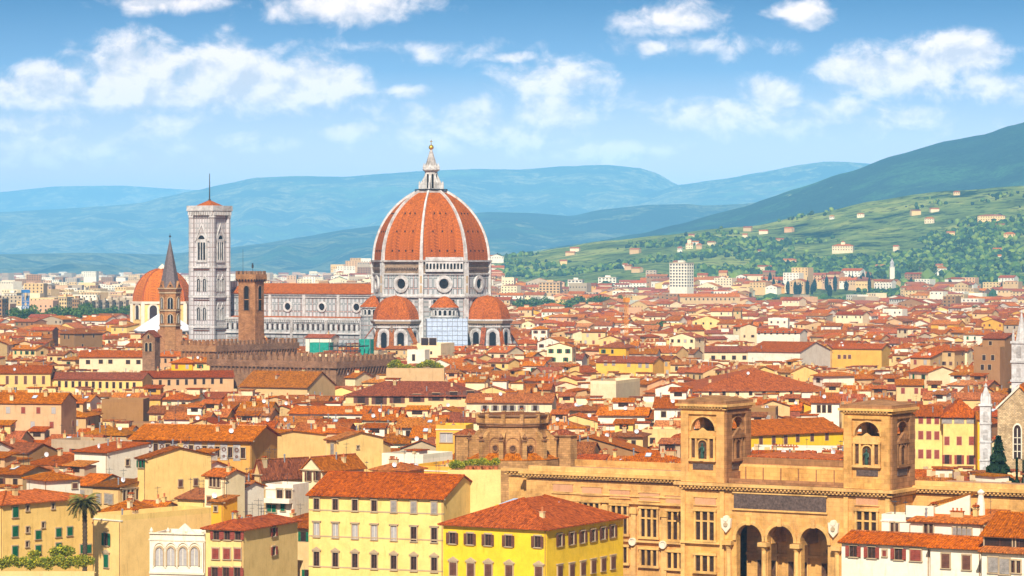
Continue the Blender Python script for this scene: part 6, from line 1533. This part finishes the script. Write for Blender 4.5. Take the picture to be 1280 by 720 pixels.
# palm
Y = 478.; pt = empty('palm_tree', (PX(105,Y), Y, 0), 0, label='tall date palm with drooping fronds beside the cream house', cat='tree')
zt = PZ(635,Y); mb = MB(); nseg = 26
for i in range(nseg):
    z0 = zt*i/nseg; z1 = zt*(i+1)/nseg; mb.lathe([(.34,z0),(.42,z1-.05),(.33,z1)], 9, BARK, .15*math.sin(i*.1), 0, cap=False)
mb.build('trunk', pt); mb = MB(); mb.lathe([(.4,zt-.3),(.75,zt+.2),(.5,zt+.8),(.1,zt+1.1)],10,BARK); mb.build('crown_heart', pt)
for k in range(64):
    Rk = random.Random(k); a = k*2.39996; up = 1.25-1.75*(k/64.); Lf = Rk.uniform(2.3,3.0)
    mb = MB(); pts = []; x = 0; z = 0; el_ = up
    for s in range(9): pts.append((x,z)); x += Lf/8*math.cos(el_); z += Lf/8*math.sin(el_); el_ -= .16+.05*Rk.random()
    mat = PLM[1] if (up < -.2 and Rk.random() < .7) else PLM[0]
    for s in range(8):
        (xa,za),(xb,zb2) = pts[s],pts[s+1]; mb.tube((xa,0,za),(xb,0,zb2),.035,.03,4,mat)
        for q in range(5):
            t = q/5; xm, zm = xa+(xb-xa)*t, za+(zb2-za)*t; ll = .62*math.sin(math.pi*min(1,(s+t)/8*.85+.12))
            for sd_ in (-1,1): mb.add([(xm,0,zm),(xm+.10,0,zm),(xm+.34,sd_*ll,zm-.18)], [(0,1,2)], mat)
    f = mb.build('frond', pt); f.location = (0.02, 0, zt+.75); f.scale = (1.12,1.12,1.12); f.rotation_euler = (0,0,a)
# clipped hedge along the lower left and its wall
Y = 462.; hx0, hx1 = PX(-6,Y), PX(117,Y); hz = PZ(712,Y)
bl = [(x, 0, 0+R.uniform(-.1,.5), 1.1, 1.0, R.uniform(.8,1.25)) for x in np.arange(hx0, hx1, .9)]
o = inst('hedge', leaf_mesh('hedge', 'hedge_leaves', bl, 9000, .15, YLW, 4), None, (0, Y, hz+.9)); tag(o, 'bushy yellow green hedge on the wall at the lower left corner', 'hedge')
for k,(px, y, s) in enumerate(((70,687,1.3),(78,686,1.5),(84,687,1.2),(42,690,1.1))):
    o = inst('bush', leaf_mesh(('bush',k%3), 'bush_leaves', [(0,0,0,1,1,.7),(.5,.2,.1,.7,.6,.6)], 700, .13, YLW, k%3), None, (PX(px,468), 468, PZ(y+3,468)), 0, (s,s,s)); tag(o, 'dark bush behind the lower left hedge', 'bush', 'bushes behind the hedge')
mb = MB(); mb.box(hx0-2, hx1+.3, Y-1.3, Y-1.0, 0, PZ(713,Y), M['cream']); mb.box(hx0-2, hx1+.3, Y-1.0, Y+1.3, 0, PZ(716,Y), M['cream']); tag(mb.build('garden_wall'), 'pale yellow garden wall under the hedge', 'wall'); footprint((hx0+hx1)/2, Y, 9, 3, 0)
# potted plants of the terrace near the round church
for k, px in enumerate((566,571,577,583,588,593,598,604,609,614,620)):
    Yp = 506+(k%2)*2; zz = PZ(587 if k > 2 else 591, Yp); s = R.uniform(.55,.95)
    t = empty('potted_plant', (PX(px,Yp), Yp, zz), 0, label='leafy potted plant standing in the row on the yellow house terrace', cat='potted plant', group='potted plants on the yellow terrace')
    mb = MB(); mb.lathe([(.28,0),(.40,.55),(.44,.6),(.36,.6)],10,M['pot']); mb.build('pot', t); inst('foliage', leaf_mesh(('bush',k%3), 'bush_leaves', [(0,0,0,1,1,.7),(.5,.2,.1,.7,.6,.6)], 700, .13, YLW, k%3), t, (0,0,.6+s*.9), k, (s,s,s*1.3))
mb = MB(); mb.box(PX(560,507), PX(626,507), 504.6, 511, 0, PZ(589,507), M['pale yellow']); mb.box(PX(560,507), PX(626,507), 504.4, 504.6, 0, PZ(586,507), M['pale yellow']); tag(mb.build('terrace_block'), 'pale yellow terrace block carrying the row of potted plants', 'terrace'); footprint(PX(593,507),508,5,4,0); PROT.append((560,626,596,503))

# ------------------------------------------------------------------ the rest of the city
def in_fp(x, y, rad):
    for cx, cy, a, b, th in WX:
        dx, dy = x-cx, y-cy; c, s = math.cos(th), math.sin(th); u = dx*c+dy*s; v = -dx*s+dy*c
        if abs(u) < a+rad and abs(v) < b+rad: return True
    return False
class Fill: pass
R = random.Random(2024)
WK = ['cream']*5+['ivory']*7+['white']*7+['ochre']*1+['yellow']*1+['pale yellow']*3+['beige']*4+['pink']*2+['grey']*2+['brown']*2
def ang_at(x, y, cell):
    r = random.Random(hash((int(x//cell), int(y//cell), 5)) & 0xffff)
    return math.radians(r.choice([-31,-31,-35,-27,-12,-8,-50,-62,5]))
def fill_zone(y0, y1, cell, wr, dr, hr, street, keep=1., xmargin=1.0):
    out = []
    j0, j1 = int(y0//cell), int(y1//cell)
    for j in range(j0, j1+1):
        ym = (j+1)*cell; xm = (640+90)/F*ym*xmargin
        for i in range(int(-xm//cell), int(xm//cell)+1):
            ox, oy = i*cell, j*cell; th = ang_at(ox, oy, cell); c, s = math.cos(th), math.sin(th)
            mx, my = ox+cell/2, oy+cell/2; half = cell*.75
            v = -half; k = 0
            while v < half:
                d = R.uniform(*dr); u = -half + R.uniform(0, 5)
                while u < half:
                    w_ = R.uniform(*wr)
                    if R.random() < .12: w_ *= 1.7
                    cu, cv = u+w_/2, v+d/2 + R.uniform(-1,1)
                    x, y = mx+cu*c-cv*s, my+cu*s+cv*c
                    u += w_ + (street if R.random() < .12 else 0)
                    if not (ox <= x < ox+cell and oy <= y < oy+cell) or not (y0 <= y < y1): continue
                    if abs(x) > (640+70)/F*y: continue
                    if R.random() > keep: continue
                    h = Fill(); h.x, h.y, h.th, h.A, h.B = x, y, th+R.gauss(0,.02), w_, d*R.uniform(.92,1.1); h.base = 0.
                    h.h = R.uniform(*hr) + (R.uniform(3,6) if R.random() < .08 else 0) - (R.uniform(3,5) if R.random() < .12 else 0)
                    out.append(h)
                k += 1; v += d + (street*R.uniform(.7,1.5) if k % 2 == 0 else .3)
    return out
def settle(hs, margin):
    ok = []
    for h in hs:
        if in_fp(h.x, h.y, margin*min(h.A,h.B)): continue
        q = R.random(); h.wall = R.choice(WK); h.rm = R.choice([0,0,0,1,1,1,2,3,3,4])
        h.kind = 'gx' if q < .48 else 'gy' if q < .66 else 'hip' if q < .86 else 'shed' if q < .93 else 'flat'
        h.rise = (.15 if h.kind in('gx','shed') else .15)*{'gx':h.B,'gy':h.A,'hip':min(h.A,h.B),'shed':h.B*.8,'flat':0}[h.kind]*R.uniform(.85,1.3)
        rad = math.hypot(h.A,h.B)/2; yn = h.y-rad*.6; px = 640+F*h.x/h.y; wp = rad*.85*F/h.y; good = True
        for x0, x1, yb, Yp in PROT:
            if yn < Yp and px+wp > x0 and px-wp < x1:
                ztop = PZ(yb, h.y-0)          # height that reaches the protected row
                lim = ztop-h.rise-.3
                if h.h > lim: h.h = lim
                if h.h < (5.5 if h.y > 650 else 9): good = False; break
        if not good: continue
        ok.append(h)
    return ok
near = settle(fill_zone(468, 780, 105, (6,12.5), (7.5,11), (11.5,18.5), 4.5), .30)
mid = settle(fill_zone(780, 1500, 130, (5.5,12), (7,11.5), (10.5,18.5), 4.5), .35)
far1 = settle(fill_zone(1500, 2700, 200, (8,19), (9,14), (10,17), 8., .92), .4)
far2 = settle(fill_zone(2700, 5200, 400, (11,30), (11,20), (9,16), 18., .60), .4)
far3 = settle([h for h in fill_zone(5200, 9600, 800, (20,48), (16,30), (8,18), 60., .42) if 640+F*h.x/h.y < 640], .4)
far2 = [h for h in far2]
for h in far2:
    px = 640+F*h.x/h.y; h.base = terrain(px, h.y)
    if h.y > 4150 and px > 620: h.kill = True
    elif px > 930 and h.y > 3900: h.kill = R.random() < .86
    elif px > 935 and 3250 < h.y < 3770: h.kill = px < 1140 or R.random() < .5
    else: h.kill = False
far2 = [h for h in far2 if not h.kill and not (635 < 640+F*h.x/h.y < 785 and h.y < 3050)]
far1 = [h for h in far1 if not ((640+F*h.x/h.y < 172 and h.y > 2060) or (635 < 640+F*h.x/h.y < 785 and h.y > 2550))]
# drop houses whose centres nearly coincide
def thin(hs):
    g = {}; out = []
    for h in sorted(hs, key=lambda q: q.y):
        k = (int(h.x//30), int(h.y//30)); bad = False
        for a in (-1,0,1):
            for b in (-1,0,1):
                for o in g.get((k[0]+a,k[1]+b), ()):
                    if math.hypot(o.x-h.x, o.y-h.y) < .36*(min(h.A,h.B)+min(o.A,o.B)): bad = True; break
        if not bad: g.setdefault(k, []).append(h); out.append(h)
    return out
near = thin(near); mid = thin(mid)
# windows for a filler house
VAR = {'D': ['D','D','C','D'], 'B': ['B','Bo','Bo','D'], 'R': ['R','Ro','R','C'], 'G': ['G','Go','Go','D'], 'Y': ['Y','Yo','C','D']}
def fill_windows(h, rows=2):
    out = []; Rw = random.Random(int(h.x*13+h.y*7)); h.sh = Rw.choice(['D','B','Bo','R','G','Go','Y','D','Bo','Ro'])
    w_, hh = Rw.choice([(.9,1.4),(1.0,1.6),(1.1,1.3)])
    top = h.h
    gable = h.kind
    for r in range(rows):
        z = top-(.9 if r == 0 else .9+3.2*r)-hh
        if z < .5: break
        n = int(h.A/Rw.uniform(2.7,4.2))
        for i in range(n):
            if Rw.random() < .12: continue
            x = -h.A/2+(i+.5)*h.A/n; out.append(('S', x, -h.B/2, z, w_, hh, VAR[h.sh[0]][Rw.randrange(4)]))
        if Rw.random() < .7:
            n = max(1, int(h.B/Rw.uniform(4,6)))
            for i in range(n):
                if Rw.random() < .35: continue
                y = -h.B/2+(i+.5)*h.B/n; out.append(('E', h.A/2, y, z, w_*.9, hh*.9, VAR[h.sh[0]][Rw.randrange(4)]))
    return out
# which ones show largest: paint their fronts near to far on a coarse picture
cover = np.zeros((360, 640), bool)
def paint(px0, px1, y0, y1):
    a, b = max(0,int(px0/2)), min(640, int(px1/2)+1); c, d = max(0,int(y0/2)), min(360,int(y1/2)+1)
    if a >= b or c >= d: return 0
    s = cover[c:d, a:b]; n = int((~s).sum()); cover[c:d, a:b] = True; return n
ev = [(h.y, h, None) for h in near+mid] + [(p[3], None, p) for p in PROT]
for y, h, p in sorted(ev, key=lambda e: e[0]):
    if p: paint(p[0]+3, p[1]-3, p[2]-30, p[2]+30); continue
    px = 640+F*h.x/h.y; wp = (h.A*abs(math.cos(h.th))+h.B*abs(math.sin(h.th)))/2*F/h.y
    h.px = px; h.top = YH+(H-h.h-h.rise*.7)*F/h.y; h.eave = YH+(H-h.h)*F/(h.y-h.B/2); h.vis = paint(px-wp*.92, px+wp*.92, h.top, YH+H*F/(h.y-h.B/2))
cand = [h for h in near+mid if h.vis > 14 and -4 < h.px < 1284 and h.eave < 716]
cand.sort(key=lambda h: -h.vis); NIND = 262
chosen = cand[:NIND]; cs = set(id(h) for h in chosen)
rest = [h for h in near+mid if id(h) not in cs]

# labels: look first, then where it stands among the landmarks
KINDW = {'gx': 'gabled', 'gy': 'gable-fronted', 'hip': 'hip-roofed', 'shed': 'lean-to', 'flat': 'flat-topped'}
RTW = ['red', 'orange', 'brown', 'pale orange', 'deep red']
SHW = {'D': 'bare windows', 'B': 'brown shutters', 'Bo': 'brown shutters', 'R': 'red shutters', 'Ro': 'red shutters', 'G': 'green shutters', 'Go': 'green shutters', 'Y': 'grey shutters'}
ORD = ['', 'second ', 'third ', 'fourth ', 'fifth ', 'sixth ', 'seventh ', 'eighth ', 'ninth ', 'tenth ', 'eleventh ', 'twelfth ', 'thirteenth ', 'fourteenth ', 'fifteenth ']
keys = {}
for h in chosen:
    h.wins = fill_windows(h, 3 if h.y < 650 else 2)
    h.nch = R.choice([2,2,3,4,4,5])
    bst = min(LAND, key=lambda l: math.hypot(l[1]-h.px, (l[2]-h.eave)*1.4)); dx, dyy = h.px-bst[1], h.eave-bst[2]
    if abs(dx) > abs(dyy)*1.4: d = 'left of' if dx < 0 else 'right of'
    else: d = 'in front of' if h.y < bst[3] else 'behind'
    h.lm = bst[0]; h.d = d; h.dist = math.hypot(dx, dyy)
    size = 'wide ' if h.A > 18 else 'narrow ' if h.A < 9.5 else ''
    if h.kind == 'flat': look = f"{size}{h.wall.replace(' ','-')} flat-topped house"
    else: look = f"{size}{h.wall.replace(' ','-')} {KINDW[h.kind]} house, {RTW[h.rm].replace(' ','-')}-roofed"
    if h.wins: look += ', ' + (SHW[h.sh] if h.y < 640 else '').strip()
    look = look.rstrip(', ')
    h.look = look
    keys.setdefault((look, d, h.lm), []).append(h)
for (look, d, lm), hs in keys.items():
    hs.sort(key=lambda h: h.dist)
    for i, h in enumerate(hs):
        h.label = f"{look}, {ORD[i] if i < 15 else 'far '}{d} {lm}"
for h in chosen:
    wm, rm = M[h.wall], ROOFS[h.rm]
    r, wo, ro = make_house('house', h.label, 'house', h.x, h.y, 0, h.th, h.A, h.B, h.h, h.kind, h.rise, wm, rm, h.wins, R, h.nch, 'city houses', True, R.uniform(.4,.8), False)
    r['group'] = 'houses of the old city'
    if h.kind in ('gx','hip') and R.random() < .26 and h.y < 1000:      # roof room
        a = R.uniform(1.6,2.6); x = R.uniform(-.25,.25)*h.A; z = h.h-.3
        mb = MB(); mb.T = (x, 0, 0, 1, 0); mb.box(-a,a,-1.7,1.7,z,h.h+h.rise+1.5,wm); mb.box(-a*.5,a*.5,-1.76,-1.7,h.h+h.rise+.3,h.h+h.rise+1.2,M['glass']); mb.build('roof_room', r)
        mb = MB(); mb.T = (x, 0, 0, 1, 0); mb.hexa([(-a-.4,-2.2,h.h+h.rise+1.4),(a+.4,-2.2,h.h+h.rise+1.4),(a+.4,2.1,h.h+h.rise+2.1),(-a-.4,2.1,h.h+h.rise+2.1)],[(-a-.4,-2.2,h.h+h.rise+1.6),(a+.4,-2.2,h.h+h.rise+1.6),(a+.4,2.1,h.h+h.rise+2.3),(-a-.4,2.1,h.h+h.rise+2.3)],rm); mb.build('roof_room_tiles', r)
    if h.kind in ('gx','hip','shed') and R.random() < .25 and h.y < 900:
        x = R.uniform(-.3,.3)*h.A; y = -h.B*.25; sl = math.atan2(h.rise, h.B/2 if h.kind != 'shed' else h.B)
        o = inst('skylight', skylight_mesh(), r, (x, y, roof_z(h.A,h.B,h.h,h.kind,h.rise,x,y)+.26)); o.rotation_euler = (sl, 0, 0)

def stuff_houses(name, label, hs, detail):
    mb = MB(); Rs = random.Random(3)
    for h in hs:
        mb.T = (h.x, h.y, h.base, math.cos(h.th), math.sin(h.th))
        wm, rm = M[h.wall], ROOFS[h.rm]
        flat = h.kind == 'flat'
        wall_geo(mb, h.A, h.B, h.h, h.kind if detail else ('flat0' if flat else h.kind), h.rise, wm)
        if not (flat and not detail): roof_geo(mb, h.A, h.B, h.h, h.kind, h.rise, rm, .6)
        if detail:
            for fc, x, y, z, w_, hh, st in fill_windows(h, 2 if detail > 1 else 1):
                g = M['glass'] if st in ('D','Bo','Ro','Go','Yo') else M['curtain'] if st == 'C' else M[STY[st[0]]]
                if fc == 'S': mb.add([(x-w_/2,y-.04,z),(x+w_/2,y-.04,z),(x+w_/2,y-.04,z+hh),(x-w_/2,y-.04,z+hh)], [(0,1,2,3)], g)
                else: mb.add([(x+.04,y-w_/2,z),(x+.04,y+w_/2,z),(x+.04,y+w_/2,z+hh),(x+.04,y-w_/2,z+hh)], [(0,1,2,3)], g)
            for _ in range(Rs.choice([1,2,3,4]) if detail > 1 else Rs.choice([0,0,1])):
                x = Rs.uniform(-.4,.4)*h.A; y = Rs.uniform(-.4,.2)*h.B; z = roof_z(h.A,h.B,h.h,h.kind,h.rise,x,y); a = Rs.uniform(.25,.6)
                mb.box(x-a,x+a,y-.3,y+.3,z-.5,z+Rs.uniform(.8,1.5),M['chimney'])
            if Rs.random() < .33:
                x = Rs.uniform(-.25,.25)*h.A; a = Rs.uniform(1.3,2.4); zt_ = h.h+h.rise+Rs.uniform(.8,1.8); mb.box(x-a,x+a,-1.6,1.6,h.h-.3,zt_,M[Rs.choice(['white','ivory','cream'])]); mb.box(x-a-.3,x+a+.3,-2,2,zt_,zt_+.2,rm)
        else:
            n = max(3, int(h.A/4)); rows = max(1, int(h.h/3.4)-1)
            for r_ in range(min(3, rows)):
                z = h.h-1.1-3.3*r_-1.5
                if Rs.random() < .25: continue
                for i in range(n):
                    x = -h.A/2+(i+.5)*h.A/n; mb.add([(x-.7,-h.B/2-.06,z),(x+.7,-h.B/2-.06,z),(x+.7,-h.B/2-.06,z+1.6),(x-.7,-h.B/2-.06,z+1.6)], [(0,1,2,3)], M['glass'])
    o = mb.build(name); tag(o, label, 'houses', kind='stuff'); return o
stuff_houses('city_houses', 'dense red roofed houses filling the middle distance', rest, 2)
stuff_houses('outer_houses', 'small red roofed houses packed beyond the cathedral', far1, 1)
Rm = random.Random(8)
for h in far2+far3:
    px = 640+F*h.x/h.y
    if (px < 470 and Rm.random() < .75) or Rm.random() < .12:
        h.A = min(h.A, 24); h.B = min(h.B, 18)
        h.kind = 'flat'; h.h *= Rm.uniform(1.0,1.7); h.wall = Rm.choice(['white','white','ivory','pink','grey','beige','cream','brown'])
stuff_houses('distant_houses', 'pale blocks and roofs spreading over the far plain', far2+far3, 0)
# far woods: plain, hillside
def blob_woods(name, label, pts, mats):
    vs = []; fs = []; mi = []; Rb = random.Random(6)
    t = (1+5**.5)/2; ico = [Vector(q).normalized() for q in ((-1,t,0),(1,t,0),(-1,-t,0),(1,-t,0),(0,-1,t),(0,1,t),(0,-1,-t),(0,1,-t),(t,0,-1),(t,0,1),(-t,0,-1),(-t,0,1))]
    ft = ((0,11,5),(0,5,1),(0,1,7),(0,7,10),(0,10,11),(1,5,9),(5,11,4),(11,10,2),(10,7,6),(7,1,8),(3,9,4),(3,4,2),(3,2,6),(3,6,8),(3,8,9),(4,9,5),(2,4,11),(6,2,10),(8,6,7),(9,8,1))
    for x, y, z, s in pts:
        b = len(vs); k = Rb.randrange(len(mats)); tall = Rb.uniform(.8,1.5)
        for p in ico: q = p*(s*Rb.uniform(.65,1.2)); vs.append((x+q.x, y+q.y, z+s*.6+q.z*tall))
        for f in ft: fs.append([b+i for i in f]); mi.append(k)
    me = bpy.data.meshes.new(name); me.from_pydata(vs, [], fs)
    for m in mats: me.materials.append(m)
    me.polygons.foreach_set('material_index', mi); metric_uv(me); o = bpy.data.objects.new(name, me); col.objects.link(o); tag(o, label, 'woods', kind='stuff')
pts = []; Rb = random.Random(12)
while len(pts) < 13000:
    Y = Rb.uniform(3500, 5380); px = Rb.uniform(600, 1330); n = mn.fractal(Vector((PX(px,Y)/260, Y/330, 3)), 1., 2.1, 4); z = terrain(px, Y)
    if n + .25*(4450-Y)/900 + (.10 if px > 1100 else 0) + Rb.gauss(0,.09) > .05: pts.append((PX(px,Y), Y, z, Rb.uniform(1.8,5.2)))
blob_woods('hillside_woods', 'dark woods in patches over the green hillside', pts, [LF[2], LF[0], CYP[0], LF[1]])
pts = []
for _ in range(1500):
    Y = Rb.uniform(2300, 8500); px = Rb.uniform(-60, 1330); 
    if px > 640 and Y > 4300: continue
    x = PX(px,Y); n = mn.noise(Vector((x/180, Y/260, 8)))
    if n > .08: pts.append((x, Y, terrain(px,Y), Rb.uniform(4,9)*(1 if Y < 4000 else 1.4)))
blob_woods('plain_woods', 'green treetops scattered between the houses of the plain', pts, [LF[2], LF[0], LF[1]])

# ------------------------------------------------------------------ haze
mb = MB(); hz = bpy.data.materials.new('air_haze'); hz.use_nodes = True; t = hz.node_tree; t.nodes.clear()
pv = t.nodes.new('ShaderNodeVolumePrincipled'); om = t.nodes.new('ShaderNodeOutputMaterial'); t.links.new(pv.outputs[0], om.inputs['Volume'])
pv.inputs['Color'].default_value = (*HAZE_COLOR, 1); pv.inputs['Density'].default_value = HAZE_DENSITY; pv.inputs['Anisotropy'].default_value = -0.5
mb.box(-15900, 15900, -500, 38900, -4, 1050, hz); o = mb.build('haze'); tag(o, kind='stuff')
sc.cycles.volume_max_steps = 64
sc.cycles.max_bounces = 6; sc.cycles.diffuse_bounces = 3; sc.cycles.glossy_bounces = 2; sc.cycles.volume_bounces = 0; sc.cycles.transparent_max_bounces = 4
sc.cycles.use_denoising = True
